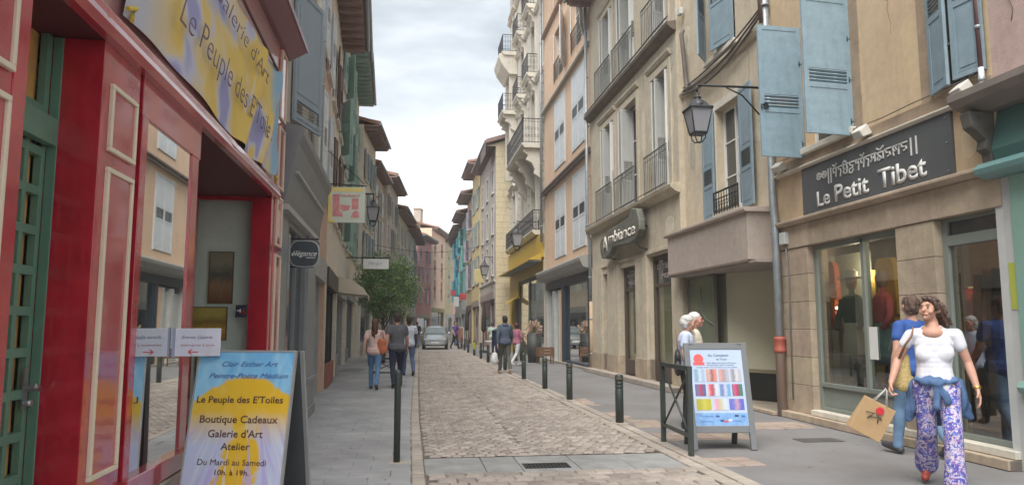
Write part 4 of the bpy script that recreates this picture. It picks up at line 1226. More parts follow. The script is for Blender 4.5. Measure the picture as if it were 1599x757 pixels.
o = empty('notice', (6.28, 9.36, 1.22), R(-90), 'blank white paper notice stuck inside the shop window', 'notice')
B('sheet', WHITE, o, (-.09, .09, -.004, 0, -.22, .22))
o = empty('shop_lamp', (6.85, 11.1, 1.74), 0, 'small lit spot lamp inside the stone clothes shop', 'lamp')
MB().lathe([(.012, -.02), (.035, -.01), (.035, .015), (.01, .02)], 10).build('bulb', emit_mat('warm bulb', (1, .75, .45), 14), o)
for lx, ly, lz in ((6.9, 10.5, 2.3), (6.9, 8.6, 2.55)):
    pl = bpy.data.lights.new('shop_spot', 'POINT'); pl.energy = 8; pl.color = (1, .8, .58); pl.shadow_soft_size = .12
    po = bpy.data.objects.new('shop_spot', pl); COL.objects.link(po); po.location = (lx, ly, lz)
o = empty('bench', (7.15, 8.2, .19), R(90), 'low wooden bench inside the shop doorway', 'bench')
B('seat', WOOD, o, (-.45, .45, -.16, .16, .36, .41))
for sx in (-.4, .36):
    for sy in (-.13, .09): B('leg', WOOD, o, (sx, sx + .04, sy, sy + .04, 0, .36))

# drainpipe with red iron foot, between the ochre and the beige house
pp = pipe([(6.04, 11.5, 0), (6.04, 11.5, 3.2), (6.06, 11.58, 3.5), (6.06, 11.6, 10)], .062, ZINC, 'grey drainpipe with a red iron foot beside the sandstone pier', clips=5)
MB().lathe([(.075, 0), (.075, 1.02), (.085, 1.03)], 14).build('foot', mat('rusty foot paint', (.28, .17, .13), .8, .4, 7, .4, tint=(.35, .33, .3)), pp)
MB().lathe([(.09, 1.02), (.1, 1.04), (.1, 1.07), (.088, 1.09), (.088, 1.2), (.1, 1.23), (.1, 1.26), (.07, 1.28)], 14).build('collar', mat('brick red iron', (.36, .09, .06), .6, .2), pp)

# --- beige roughcast house with the boxed shop canopy
root, rz, L = frameR(11.6, 6.15, 15.75, 6.15)
bg = empty('town_house', root, rz, 'beige roughcast house with rose boarded shop canopy and blue shutters', 'building')
Q = lambda y: 15.75 - y
h1 = (Q(14.0), Q(12.85), 3.72, 5.82); h2 = (Q(14.3), Q(12.95), 6.95, 8.7)
wall_mesh(L, 10.5, [h1, h2], z0=2.56).build('wall', BEIGE, bg)
window(bg, *h1[:2], *h1[2:], WHITE, rows=3, sill=WHITEST, reveal=.22)
window(bg, *h2[:2], *h2[2:], WHITE, rows=3, sill=WHITEST)
B('surround', WHITEST, bg, (h1[0] - .17, h1[0] - .002, -.02, .05, 3.72, 5.98), (h1[1] + .002, h1[1] + .02, -.02, .05, 3.72, 5.98), (h1[0] - .002, h1[1] + .002, -.018, .05, 5.825, 5.98))
curt = B('curtain', mat('pale net curtain', (.4, .38, .33), .9, .1), bg, (h1[0] + .1, h1[0] + .5, .3, .31, 3.8, 5.7))
SB = dict(slots=((.33, .47, 7),), joined=False)
shutter(bg, h1[0] - .62, -.02, 3.6, .62, 2.25, BLUE2, hinge='L', ang=R(-3), label='blue shutter folded flat on the wall behind the lantern', slots=((.33, .47, 7),), joined=False)
shutter(bg, h1[1] + .03, -.03, 3.62, .62, 2.25, BLUE2, hinge='L', ang=R(-6), label='blue shutter half folded beside the white window', slots=((.33, .47, 7),), joined=False)
shutter(bg, h2[0] + .0, -.03, 6.97, .56, 1.75, BLUE2, hinge='L', ang=R(-38), label='ajar blue shutter of the upper window', slots=((.55, .74, 8),), joined=False)
shutter(bg, h2[1] - .0, -.03, 6.97, .78, 1.75, BLUE2, hinge='R', ang=R(10), label='nearly closed blue shutter of the upper window', slots=((.55, .74, 8),), joined=False)
railing(bg, h1[0] + .02, h1[1] - .02, 3.66, 4.1, -.1, IRON, n=9, ornate=True)
b = MB(); b.prism([(.002, 6.62), (-.06, 6.63), (-.1, 6.7), (-.1, 6.75), (.002, 6.78)], 0, L); b.build('string_course', BEIGE2, bg, bevel=.005)
# canopy box
B('canopy_box', BOXPINK, bg, (.0, L - .22, -.45, -.002, 2.58, 3.40), bevel=.006)
b = MB(); b.prism([(.0, 3.4), (-.5, 3.4), (-.53, 3.43), (-.53, 3.475), (0, 3.5)], -.06, L - .16); b.build('canopy_cap', mat('pale canopy capping', (.46, .38, .33), .6, .1), bg, bevel=.004)
B('canopy_edge', mat('brown canopy edge', (.2, .15, .12), .7), bg, (.0, L - .24, -.455, -.43, 2.545, 2.579))
B('ceiling', mat('mushroom ceiling board', (.34, .29, .26), .8), bg, (.0, L - .0, -.42, 1.85, 2.52, 2.56))
# recessed shop below: slanting glass and cream partition
SAGE = mat('sage cream partition', (.52, .5, .37), .6, .06, 1, .05)
b = MB()
def vwall(p, q, z0, z1, t=.04):
    p, q = Vector((p[0], p[1], 0)), Vector((q[0], q[1], 0)); d = q - p
    M = Matrix.Translation(p) @ Matrix.Rotation(math.atan2(d.y, d.x), 4, 'Z')
    return (0, d.length, 0, t, z0, z1, M)
MB().box(*vwall((1.45, .25), (L - .05, 1.75), .62, 2.52)).build('partition', SAGE, bg)
MB().box(*vwall((1.45, .25), (L - .05, 1.75), 0, .55)).build('plinth', mat('black glossy plinth', (.02, .022, .02), .3, .1), bg)
MB().box(*vwall((1.45, .235), (L - .05, 1.735), .55, .62, .06)).build('rail', mat('bronze rail', (.25, .22, .14), .4), bg)
B('side_wall', mat('mushroom side wall', (.25, .21, .17), .85, .1), bg, (L - .06, L, .02, 1.85, 0, 2.52))
dw = empty('display_window', (0, 0, 0)); dw.parent = bg
B('frame', mat('bronze frame', (.16, .15, .12), .4), dw, (.0, .06, -.02, .05, .12, 2.52), (1.38, 1.44, -.02, .05, .12, 2.52), (.06, 1.38, -.02, .05, 2.46, 2.52), (.06, 1.38, -.02, .05, .12, .3), bevel=.003)
B('pane', mat('sage reflecting glass', (.2, .22, .15), .12, .1, bump=0), dw, (.06, 1.38, .01, .02, .3, 2.46))
B('backing', SAGE, dw, (.0, 1.44, .3, .34, .12, 2.5))
b = MB(); b.tube([(.7, -.0, 2.28), (.69, -.0, 2.0), (.75, 0, 1.75), (.95, 0, 1.6), (1.38, 0, 1.48)], .022, 6, sc=(1, .3)); b.build('hose', mat('grey stripe', (.22, .23, .18), .5), dw)
fl_ = B('floor', mat('worn threshold stone', (.33, .28, .22), .85, .2, 3, .3), bg, (.0, L, -.12, 1.85, 0, .02))
blocks(fl_, .0, L, .0, .06, -.22, -.1, 5, 1)
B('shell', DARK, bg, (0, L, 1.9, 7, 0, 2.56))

# cables along the wall, bundled
CAB = mat('old cable', (.12, .1, .09), .7, .2)
for k, (dz, lab) in enumerate(((0, 'upper cable of the bundle across the beige wall'), (-.07, 'middle cable of the bundle across the beige wall'), (-.15, 'lower sagging cable of the bundle across the beige wall'))):
    pts = []
    for i in range(9):
        t = i / 8
        pts.append((6.05 - .01 * k, 11.7 + t * 3.75, 6.78 + dz + .25 * (1 - t) ** 2 - .14 * math.sin(PI * t) * (k + 1) * .5))
    pipe(pts, .018 + .004 * k, CAB, lab, name='cable', clips=0)
pipe([(6.04, 15.35, 8.1), (6.0, 15.36, 8.0), (6.03, 15.33, 7.5), (6.05, 15.3, 7.0), (6.04, 15.2, 6.7), (6.0, 15.0, 6.62)], .05, CAB, 'thick cable dropping down the seam between the beige and the stone house', name='cable', clips=0)
pipe([(6.0, 11.6, 6.7), (5.98, 11.62, 7.4), (6.02, 11.5, 8.6), (6.02, 11.5, 10)], .045, mat('rusty cable', (.16, .1, .08), .8, .3), 'rust brown cable climbing beside the upper drainpipe', name='cable', clips=0)

for (p_, q_, lb_, r_) in (((5.76, 15.6, 8.52), (5.76, 23.7, 8.52), 'black cable resting along the dark ledge of the stone house', .022), ((5.74, 16.0, 4.72), (5.74, 23.7, 4.7), 'thin cable along the lower ledge of the stone house', .013),
        ((5.8, 24.0, 7.22), (5.8, 32.3, 7.2), 'dark cable under the gutter course of the peach house', .03), ((5.86, 24.0, 10.95), (5.86, 32.3, 10.95), 'cable under the upper ledge of the peach house', .02), ((6.09, 11.7, 6.9), (6.1, 11.7, 9.9), 'thin grey cable rising from the bundle on the beige wall', .014),
        ((6.09, 7.0, 4.16), (6.09, 11.4, 4.17), 'thin wire feeding the floodlights over the grey sign', .007), ((-1.52, 9.6, 4.06), (-1.52, 13.3, 4.06), 'thin cable lying on the grey shop cornice', .01)):
    p_, q_ = Vector(p_), Vector(q_)
    pipe([tuple(p_.lerp(q_, t / 8) + Vector((0, 0, random.uniform(-.012, .012)))) for t in range(9)], r_, CAB, lb_, name='cable', clips=0)
o = empty('junction_box', (6.1, 15.55, 8.62), R(-90), 'small pale junction box where the thick cable meets the ledge', 'box')
B('case', mat('pale grey box', (.5, .52, .5), .6), o, (-.09, .09, -.09, 0, -.08, .08), bevel=.01)
# street lantern maker
def lantern_meshes():
    if 'lant' in CACHE: return CACHE['lant']
    # origin at the top of the finial; hangs down
    roofb = MB(); roofb.lathe([(.015, 0), (.05, -.02), (.03, -.05), (.05, -.07), (.085, -.09), (.04, -.1), (.09, -.13), (.17, -.2), (.2, -.27)], 12)
    roofb.lathe([(.33, -.27), (.36, -.29), (.35, -.31), (.2, -.3)], 4, phase=.5, smooth=False); roofb.lathe([(.08, -.13), (.2, -.19), (.28, -.28)], 4, phase=.5, smooth=False)
    cage = MB()
    for k in range(4):
        t = PI / 4 + k * PI / 2
        cage.tube([(math.cos(t) * .325, math.sin(t) * .325, -.3), (math.cos(t) * .2, math.sin(t) * .2, -.7)], .014, 5)
    cage.lathe([(.2, -.69), (.21, -.7), (.2, -.73), (.12, -.73)], 4, phase=.5, smooth=False)
    for k in range(4):
        t = PI / 4 + k * PI / 2
        cage.tube([(math.cos(t) * .16, math.sin(t) * .16, -.72), (math.cos(t) * .15, math.sin(t) * .15, -.8), (math.cos(t) * .08, math.sin(t) * .08, -.86), (0, 0, -.86)], .012, 5)
    gl = MB(); gl.lathe([(.305, -.305), (.19, -.69)], 4, phase=.5, smooth=False)
    CACHE['lant'] = (roofb.mesh('cap', mat('black lantern iron', (.035, .037, .045), .45, .2, 8, .1)), cage.mesh('cage', IRON), gl.mesh('pane', LANTG))
    return CACHE['lant']
def lantern(x, y, z, wallx, label, scale=1, arm=True, group='street lanterns on wall brackets', rz=0):
    """z: height of the bracket bar; the lantern hangs from it"""
    o = empty('street_lantern', (x, y, z), 0, label, 'street lantern', group)
    r_, c_, g_ = lantern_meshes()
    for n_, me in (('cap', r_), ('cage', c_), ('pane', g_)): inst(n_, me, o, (0, 0, -.13 * scale), (0, 0, rz), (scale * .8, scale * .8, scale))
    s_ = 1 if wallx > x else -1
    if arm:
        b = MB(); d = abs(wallx - x)
        b.tube([(0, 0, 0), (d * s_, 0, 0)], .022, 8)
        b.tube([(0, 0, .0), (0, 0, -.14 * scale)], .018, 8)
        b.tube([(-.12 * s_, 0, 0), (-.16 * s_, 0, -.04), (-.13 * s_, 0, -.09), (-.08 * s_, 0, -.07)], .014, 6)
        b.tube([(d * s_ * .97, 0, -.5), (d * s_ * .7, 0, -.15), (d * s_ * .45, 0, -.02)], .014, 6)
        b.box(d * s_ - .015, d * s_ + .015, -.04, .04, -.55, .1)
        b.build('bracket', IRON, o)
    return o
lantern(4.95, 12.0, 5.66, 6.14, 'large black street lantern in front of the blue folded shutter', 1.04)
lantern(-1.01, 20, 5.0, -2.0, 'small black street lantern hanging beside the square pink sign', .88)
lantern(4.95, 34, 6.35, 5.98, 'black street lantern over the yellow shop corner', 1.4)
lantern(4.55, 45.2, 5.7, 5.14, 'distant black street lantern on the pale gabled house', 1.35)

# --- stone house with the gothic sign
root, rz, L = frameR(15.75, 6.02, 23.75, 5.98)
am = empty('town_house', root, rz, 'tan stone house with grey balcony rails and gothic shop sign', 'building')
A_ = lambda y: 23.75 - y
hs = [(A_(22.35), A_(20.95)), (A_(20.3), A_(18.75)), (A_(17.55), A_(16.3))]
H = [(u0, u1, 4.72, 7.62) for u0, u1 in hs] + [(u0, u1, 8.6, 11.2) for u0, u1 in hs]
gf = [(A_(22.42), A_(21.75), 0, 3.05, .3), (A_(20.6), A_(19.0), .0, 3.1, .3), (A_(18.05), A_(16.3), .0, 3.2, .3)]
wall_mesh(L, 12.5, H + gf).build('wall', BEIGE2, am)
INW = mat('white inner shutter', (.6, .6, .57), .6, .06)
for i, (u0, u1, z0, z1) in enumerate(H):
    window(am, u0, u1, z0, z1, WHITE, rows=3, reveal=.3, cols=2)
    w = u1 - u0
    o_ = [(u0 + .01, R(-62), 'L'), (u1 - .01, R(62), 'R')]
    for x_, an, hg in o_ + [(u0 + w * .3, R(-75), 'L')]:
        if (i, hg) in ((1, 'R'),): continue
        shutter(am, x_, .26, z0 + .03, w * .27, z1 - z0 - .08, INW, hinge=hg, ang=an, slots=((.28, .47, 10),))
    # carved hood and grooved surround
    b = MB(); b.prism([(.002, z1 + .2), (-.05, z1 + .22), (-.1, z1 + .3), (-.1, z1 + .34), (.002, z1 + .36)], u0 - .22, u1 + .22); b.build('hood', BEIGE2, am, bevel=.005)
    B('surround', BEIGE2, am, (u0 - .17, u0 - .002, -.03, .02, z0, z1 + .17), (u1 + .002, u1 + .17, -.03, .02, z0, z1 + .17), (u0 - .002, u1 + .002, -.028, .02, z1 + .001, z1 + .17))
    railing(am, u0 - .2, u1 + .16, z0 - .02, z0 + .96, -.16, mat('grey balcony iron', (.13, .135, .13), .5, .1), n=int(w / .1))
for z, m_ in ((4.45, BEIGE2), (8.26, mat('dark string course', (.16, .13, .1), .9, .25, 3, .4))):
    b = MB(); b.prism([(.002, z), (-.1, z + .03), (-.22, z + .12), (-.24, z + .2), (.002, z + .24)], -.02, L + .02); b.build('string_course', m_, am, bevel=.006)
roof(am, L, 12.5, ov=.8, side=.02)
# ground floor
for (a, c) in ((A_(23.6), A_(22.45)), (A_(21.72), A_(20.62)), (A_(18.98), A_(18.08)), (A_(16.28), L)):
    p = B('pier', BEIGE2, am, (a, c - .0, -.06, .28, .16, 3.25)); B('plinth', STONE, p, (a - .03, c + .03, -.09, .25, .12, .62))
b = MB(); b.box(0, L, -.045, .0, 3.25, 3.34); b.build('lintel', BEIGE2, am, bevel=.01)
d_ = door_leaf(am, A_(22.42), A_(21.75), .12, 3.05, .2, mat('old brown door', (.11, .055, .035), .7, .25, 6, .3))
BLIND = mat('drawn cream blind', (.37, .345, .25), .55, .06, 1, .05)
FR = mat('brown shop frame', (.09, .065, .05), .6, .1)
for (a, c, zz) in ((A_(20.58), A_(19.02), 3.1), (A_(18.03), A_(16.32), 3.2)):
    s_ = empty('display_window', (0, 0, 0)); s_.parent = am
    B('frame', FR, s_, (a, a + .12, .12, .22, .12, zz), (c - .12, c, .12, .22, .12, zz), (a + .12, c - .12, .12, .22, zz - .1, zz), (a + .12, c - .12, .12, .22, 2.42, 2.5), (a + .12, c - .12, .1, .22, .12, .52), bevel=.004)
    B('blind', BLIND, s_, (a + .12, c - .12, .26, .27, .5, 2.45)); B('transom', PANE, s_, (a + .12, c - .12, .17, .18, 2.5, zz - .1))
    B('pane', glass_mat('thin glass', (.85, .87, .82), .8), s_, (a + .12, c - .12, .17, .176, .52, 2.42))
for k in range(3):
    pass
GL = mat('faded window lettering', (.42, .38, .36), .6, bump=0)
text('COUTURE GAINE', GL, am, A_(17.85), .165, 2.86, 1.35, .13, depth=.002, bold=.02)
text('LINGERIE', GL, am, A_(17.6), .165, 2.62, .85, .12, depth=.002, bold=.02)
text('BONNETERIE', GL, am, A_(20.4), .165, 2.82, 1.2, .12, depth=.002, bold=.02); text('MERCERIE', GL, am, A_(20.3), .165, 2.6, 1.0, .1, depth=.002, bold=.02)
stp = B('step', MORTAR, am, (-.02, L + .02, -.3, .4, 0, .1)); blocks(stp, -.02, L + .02, .0, .125, -.34, -.02, 11, 1, KERB)
# sign
o = empty('shop_sign', root, rz, 'old grey shaped plaque with Ambiance in white gothic letters', 'shop sign')
pr_ = [(A_(21.45), 3.62), (A_(21.3), 3.45), (A_(20.9), 3.4), (A_(20.45), 3.5), (A_(20.1), 3.68), (A_(19.2), 3.62), (A_(18.5), 3.6), (A_(18.0), 3.66), (A_(17.7), 3.85), (A_(17.72), 4.1), (A_(17.9), 4.42), (A_(18.35), 4.5), (A_(18.55), 4.3), (A_(19.5), 4.24), (A_(20.6), 4.2), (A_(20.75), 4.08), (A_(21.3), 4.05), (A_(21.5), 3.9)]
MB().slab(pr_, -.34, -.16).build('plaque', mat('grey green plaque', (.13, .13, .105), .7, .25, 3, .3, streak=.3), o, bevel=.03)
for s_, ua, w_, hh, zz in (('A', 21.2, .62, .46, 3.6), ('mbiance', 20.5, 2.5, .34, 3.78)):
    text(s_, mat('aged white letters', (.6, .57, .5), .6, bump=0), o, A_(ua), -.342, zz, w_, hh, depth=.02, bold=.012, shear=.12)
for x in (A_(21.0), A_(18.1)): MB().tube([(x, -.16, 4.0), (x, 0, 4.0)], .03, 6).tube([(x, -.3, 3.6), (x, -.2, 3.45), (x, 0, 3.4)], .016, 5).build('bracket', IRON, o)
pipe([(5.9, 23.72, 2.2), (5.9, 23.72, 4.3), (5.82, 23.72, 4.5), (5.84, 23.72, 12.4)], .055, ZINC, 'grey drainpipe between the stone house and the peach one')
pipe([(5.9, 23.62, 0), (5.9, 23.62, 2.25)], .07, mat('tan pipe foot', (.45, .33, .22), .8, .2), 'tan painted lower length of the drainpipe by the brown door', clips=2)

# --- peach house with white shutters
root, rz, L = frameR(23.8, 6.0, 32.4, 6.0)
orh = empty('town_house', root, rz, 'peach house with long white closed shutters above a navy shopfront', 'building')
O_ = lambda y: 32.4 - y
rows_ = [(4.25, 7.0), (7.95, 10.8), (11.75, 13.9), (15.1, 17)]
wins = [(O_(29.95), O_(27.95)), (O_(26.6), O_(24.6))]
H = [(a, c, z0, z1) for (a, c) in wins for z0, z1 in rows_]
wall_mesh(L, 18.2, H + [(.3, L - .25, 0, 3.3, .5)]).build('wall', ORANGE, orh)
for i, (a, c, z0, z1) in enumerate(H):
    window(orh, a, c, z0, z1, WHITE, rows=3)
    w = (c - a) / 2
    if z0 < 11:
        B('casing', WHITESH, orh, (a - .06, a - .0, -.03, .05, z0 - .05, z1 + .05), (c + .0, c + .06, -.03, .05, z0 - .05, z1 + .05))
        shutter(orh, a + .005, .0, z0 - .02, w - .008, z1 - z0 + .03, WHITESH, slots=((.42, .56, 9),)); shutter(orh, a + w + .003, .0, z0 - .02, w - .008, z1 - z0 + .03, WHITESH, slots=((.42, .56, 9),))
    else:
        shutter(orh, a - .01, -.02, z0 - .02, w, z1 - z0 + .03, WHITESH, slots=((.3, .5, 10),), hinge='R', ang=R(-20)); shutter(orh, c + .01, -.02, z0 - .02, w, z1 - z0 + .03, WHITESH, slots=((.3, .5, 10),), hinge='L', ang=R(20) * -1)
        if z0 < 14: railing(orh, a, c, z0, z0 + .8, -.04, IRON, n=12, ornate=True)
for z, d, m_ in ((7.3, .2, mat('dark gutter course', (.17, .13, .11), .8, .2)), (11.02, .16, BEIGE2), (14.6, .16, mat('rust course', (.34, .22, .16), .9))):
    b = MB(); b.prism([(.002, z), (-d * .5, z + .02), (-d, z + .08), (-d, z + .15), (.002, z + .18)], 0, L); b.build('string_course', m_, orh, bevel=.005)
roof(orh, L, 18.2, ov=.7)
NAVY = mat('navy shop paint', (.028, .04, .06), .4, .1, 3, .05)
b = MB(); b.prism([(.002, 3.34), (-.32, 3.42), (-.42, 3.62), (-.44, 3.72), (-.42, 3.78), (.002, 3.84)], .0, L); b.build('cornice', mat('pale grey shop cornice', (.32, .31, .29), .7, .1), orh, bevel=.006)
sf = B('shopfront', NAVY, orh, (.3, L - .25, -.02, .1, 3.0, 3.32), (L - .6, L - .25, -.03, .3, 0, 3.0), (O_(28.75), O_(28.35), -.03, .3, 0, 3.0), (O_(28.35), O_(28.2), .3, 1.4, 0, 3.0), bevel=.004)
B('pane', GLASSD, sf, (O_(28.1), L - .62, .1, .11, .15, 3.0)); B('sill', NAVY, sf, (O_(28.35), L - .6, -.02, .2, 0, .15))
B('room', mat('blue grey room', (.09, .11, .13), .8), orh, (.3, L - .25, 1.5, 1.55, 0, 3.2), (L - .3, L - .26, .3, 1.5, 0, 3.2), (.3, L - .3, .3, 1.5, 3.1, 3.16))
B('shop_floor', mat('grey lino', (.3, .31, .31), .5), orh, (.3, L - .3, .12, 1.5, .0, .12))
B('pilaster', mat('white shop pilaster', (.5, .5, .48), .6), orh, (.3, .55, -.04, .25, 0, 3.0), (O_(30.6), O_(30.2), -.04, .3, 0, 2.9), (O_(29.5), O_(29.3), -.02, .3, 0, 2.9), bevel=.004)
door_leaf(orh, O_(30.2), O_(29.5), .05, 2.75, .1, mat('pale grey door', (.45, .46, .45), .6, .06))
door_leaf(orh, O_(31.8), O_(30.65), .05, 2.75, .15, mat('pale grey door', (.45, .46, .45), .6, .06))
B('margin', ORANGE, orh, (O_(29.28), O_(28.77), .01, .3, 0, 2.9))
blocks(B('step', MORTAR, orh, (.3, L, -.1, .3, 0, .05)), .3, L, 0, .07, -.12, .1, 9, 1, KERB)
mn = mannequin(6.65, 26.2, R(-90), 'dark mannequin with a pale bow in the navy shop window', mat('ink cloth', (.02, .025, .035), .8), mat('ink cloth', (.02, .025, .035), .8))
MB().lathe([(.02, -.05), (.1, -.02), (.12, .02), (.05, .06)], 8, (0, -.18, 1.15)).build('bow', WHITE, mn)
pipe([(5.84, 32.42, 5.2), (5.84, 32.42, 18)], .06, ZINC, 'pale drainpipe at the corner of the white ornate house', clips=9)

# --- white ornate house with iron balconies and yellow shop
root, rz, L = frameR(32.5, 6.0, 44, 6.0)
wh = empty('town_house', root, rz, 'ornate pale stone house with curved consoles and black iron balconies over a yellow shop', 'building')
W_ = lambda y: 44 - y
cx = [W_(42.0), W_(38.6), W_(35.2)]
zr = [(6.0, 9.0), (9.75, 12.9), (13.7, 16.4), (17.2, 19.6), (20.4, 22)]
H = [(u - .6, u + .6, a, c) for u in cx for a, c in zr]
wall_mesh(L, 22.6, H + [(.4, L - .3, 0, 4.3, .6)], depth=9).build('wall', WHITEST, wh)
for (u0, u1, a, c) in H:
    window(wh, u0, u1, a, c, mat('grey white sash', (.5, .5, .48), .6), reveal=.35, rows=3)
    B('surround', WHITEST, wh, (u0 - .3, u0 - .002, -.09, .02, a, c + .2), (u1 + .002, u1 + .3, -.09, .02, a, c + .2), (u0 - .002, u1 + .002, -.08, .02, c + .001, c + .25), bevel=.02)
    b = MB(); b.prism([(.002, c + .3), (-.14, c + .32), (-.3, c + .45), (-.3, c + .52), (.002, c + .56)], u0 - .4, u1 + .4); b.build('hood', WHITEST, wh, bevel=.01)
    B('keystone', WHITEST, wh, ((u0 + u1) / 2 - .12, (u0 + u1) / 2 + .12, -.16, .0, c - .05, c + .42), bevel=.02)
def console(parent, x, z, d, h_, w=.24):
    b = MB(); b.prism([(.002, z), (-d, z), (-d * 1.02, z - .1 * h_), (-d * .8, z - .2 * h_), (-d * .9, z - .33 * h_), (-d * .6, z - .42 * h_), (-d * .45, z - .6 * h_), (-d * .5, z - .72 * h_), (-d * .2, z - .85 * h_), (-.03, z - h_), (.002, z - h_)], x - w / 2, x + w / 2)
    return b.build('console', WHITEST, parent, bevel=.02)
def balcony(u0, u1, z, d, hgt=1.15, n=None, ch=1.3, cons=True):
    o = empty('balcony', (0, 0, 0)); o.parent = wh
    b = MB(); b.prism([(.002, z - .05), (-d + .1, z - .05), (-d, z + .05), (-d - .04, z + .1), (-d - .04, z + .17), (.002, z + .17)], u0, u1); b.build('slab', WHITEST, o, bevel=.01)
    railing(wh, u0 + .05, u1 - .05, z + .17, z + .17 + hgt, -.0, mat('dark balcony iron', (.03, .032, .04), .5), n=n or int((u1 - u0) / .14), depth=d - .02, ornate=True, parent=o)
    if cons:
        k = max(2, int((u1 - u0) / 1.6))
        for i in range(k):
            console(o, u0 + .3 + (u1 - u0 - .6) * i / (k - 1), z - .05, d * .9, ch)
    return o
balcony(cx[1] + .6, L - .02, 9.6, 1.0, ch=1.6)
balcony(.5, L - 1.2, 5.75, .35, .95, cons=False)
for z in (13.55, 17.05):
    for u in cx[:0] + [cx[1], cx[2]]: balcony(u - .95, u + .95, z, .5, .95, ch=.8)
    balcony(cx[0] - 1.0, cx[0] + 1.3, z, .9, 1.0, ch=1.1)
# bow at the far end of the front
b = MB(); b.prism([(.0, 15.9), (-.5, 15.9), (-.95, 16.5), (-1.1, 16.9), (-1.1, 17.1), (0, 17.2)], cx[0] - 1.3, cx[0] + 1.2); b.build('bay_cornice', WHITEST, wh, bevel=.03)
B('bay', WHITEST, wh, (cx[0] - .95, cx[0] - .65, -.45, 0, 10.0, 16), (cx[0] + .65, cx[0] + .95, -.45, 0, 10.0, 16), bevel=.02)
for z, d in ((9.2, .2), (13.2, .18), (16.7, .18), (20.0, .2)):
    b = MB(); b.prism([(.002, z), (-d * .5, z + .02), (-d, z + .14), (-d, z + .22), (.002, z + .25)], 0, L); b.build('string_course', WHITEST, wh, bevel=.006)
for u in (.25, L - .25, (cx[1] + cx[2]) / 2, (cx[0] + cx[1]) / 2):
    pz = 6.2
    while pz < 13:
        B('stone_block', WHITEST, wh, (u - .22, u + .22, -.05, .0, pz, pz + .42), bevel=.02); pz += .46
roof(wh, L, 22.6, ov=.6)
YEL = mat('mustard shop paint', (.5, .34, .045), .5, .08, 3, .06)
B('fascia', YEL, wh, (.2, L - .12, -.14, .1, 4.55, 5.62), bevel=.01)
aw = empty('awning', (0, 0, 0)); aw.parent = wh
B('case', mat('grey awning case', (.12, .125, .11), .6), aw, (.6, L - .1, -.75, -.14, 4.35, 4.42)); b = MB(); b.prism([(-.14, 4.75), (-.14, 4.42), (-.78, 4.35), (-.78, 4.42)], .6, L - .1); b.build('cloth', YEL, aw)
B('shopfront', YEL, wh, (.2, 1.0, -.06, .2, 0, 4.5), (.3, L - .2, -.04, .2, 3.9, 4.5), (1.0, 3.4, -.05, .2, 3.0, 3.9), bevel=.006)
sf = B('shopfront', mat('dark olive shop frame', (.06, .06, .045), .5), wh, (3.4, L - .4, .05, .2, 3.7, 3.9), (3.4, 3.55, .05, .2, 0, 3.7), (6.8, 6.9, .05, .2, .5, 3.7), (L - .5, L - .4, .05, .2, 0, 3.7), (3.55, L - .5, .05, .2, 0, .5))
B('pane', GLASSD, sf, (3.55, 6.8, .1, .11, .5, 3.7)); B('pane', GLASSD, sf, (6.9, L - .5, .1, .11, .5, 3.7))
B('room', mat('florist room', (.1, .09, .07), .8, .4, 1.2), wh, (.4, L - .35, 1.8, 1.85, 0, 4), (.4, L - .35, .3, 1.8, 3.9, 4))
for k in range(7): B('shelf', WOOD, wh, (4.0, L - 1, 1.2, 1.6, .6 + k * .4, .63 + k * .4)) if k % 2 else None
aw2 = empty('awning', (0, 0, 0)); aw2.parent = wh
b = MB(); b.prism([(.0, 3.1), (-.6, 2.7), (-.6, 2.67), (0, 3.05)], 1.2, 3.2); b.build('cloth', YEL, aw2)

# --- pale gabled house, its side wall facing up the street
GAB = mat('pale ashlar gable', (.6, .52, .36), .9, .08, .6, .25, streak=.15)
root, rz, L = frameR(44.02, 5.1, 53, 5.05)
pg = house(1, 44.02, 5.1, 53, 5.05, 12.6, mat('pale lilac grey front', (.47, .42, .38), .9, .08, streak=.2), 'tall pale house whose block built side wall faces up the street', 3, 3, 4.6, 1.9, .95, ['closed', 'none', 'closed'], mat('mauve grey shutter', (.36, .33, .38), .6), ov=.62, shop=mat('mushroom shop wood', (.33, .27, .25), .6), shoph=4.0, surround=WHITEST, band=[4.1], eave=EAVE, depth=6.3)
random.seed(11)
bw = B('side_wall', MORTAR, pg, (L - .0, L + .02, .0, 6.3, 0, 12.45))
z = .02; r_ = 0
while z < 12.4:
    hh = random.choice((.34, .4, .44)); y = 0
    zz = min(z + hh, 12.44)
    k = 0
    while y < .98:
        w = random.uniform(.4, .7); y1 = min(y + w, 1.0)
        if 1.0 - y1 < .2: y1 = 1.0
        B('stone_block', GAB, bw, (L, L + .05 + random.uniform(0, .01), y + .006, y1 - .006, z + .006, zz - .006)); y = y1
    z = zz; r_ += 1
b = MB(); b.slab([(0, 0)], 0, 0) if False else None
b = MB(); b.prism([(-.6, 12.4), (3.15, 13.6), (6.4, 12.4)], L + .0, L + .04); b.build('gable', GAB, pg)
b = MB(); b.prism([(-.62, 12.55), (-.62, 12.78), (3.15, 13.95), (3.15, 13.7)], L - .1, L + .3); b.build('verge', EAVE, pg)
B('eave_board', mat('weathered grey brown boards', (.15, .12, .11), .8, .2, 4), pg, (L - 2.6, L + .05, -.68, -.62, 11.8, 12.75))
YW = mat('butter yellow plaster', (.64, .52, .26), .9, .07, 1, .2, streak=.1)
house(1, 53.02, 5.0, 59, 4.95, 13.4, YW, 'butter yellow house with grey blue shutters and big tiled eave', 2, 3, 4.6, 2.0, 1.1, ['open'], mat('grey blue shutter', (.3, .37, .42), .6), ov=.85, shop=mat('mushroom shop wood', (.33, .27, .25), .6), shoph=3.8)
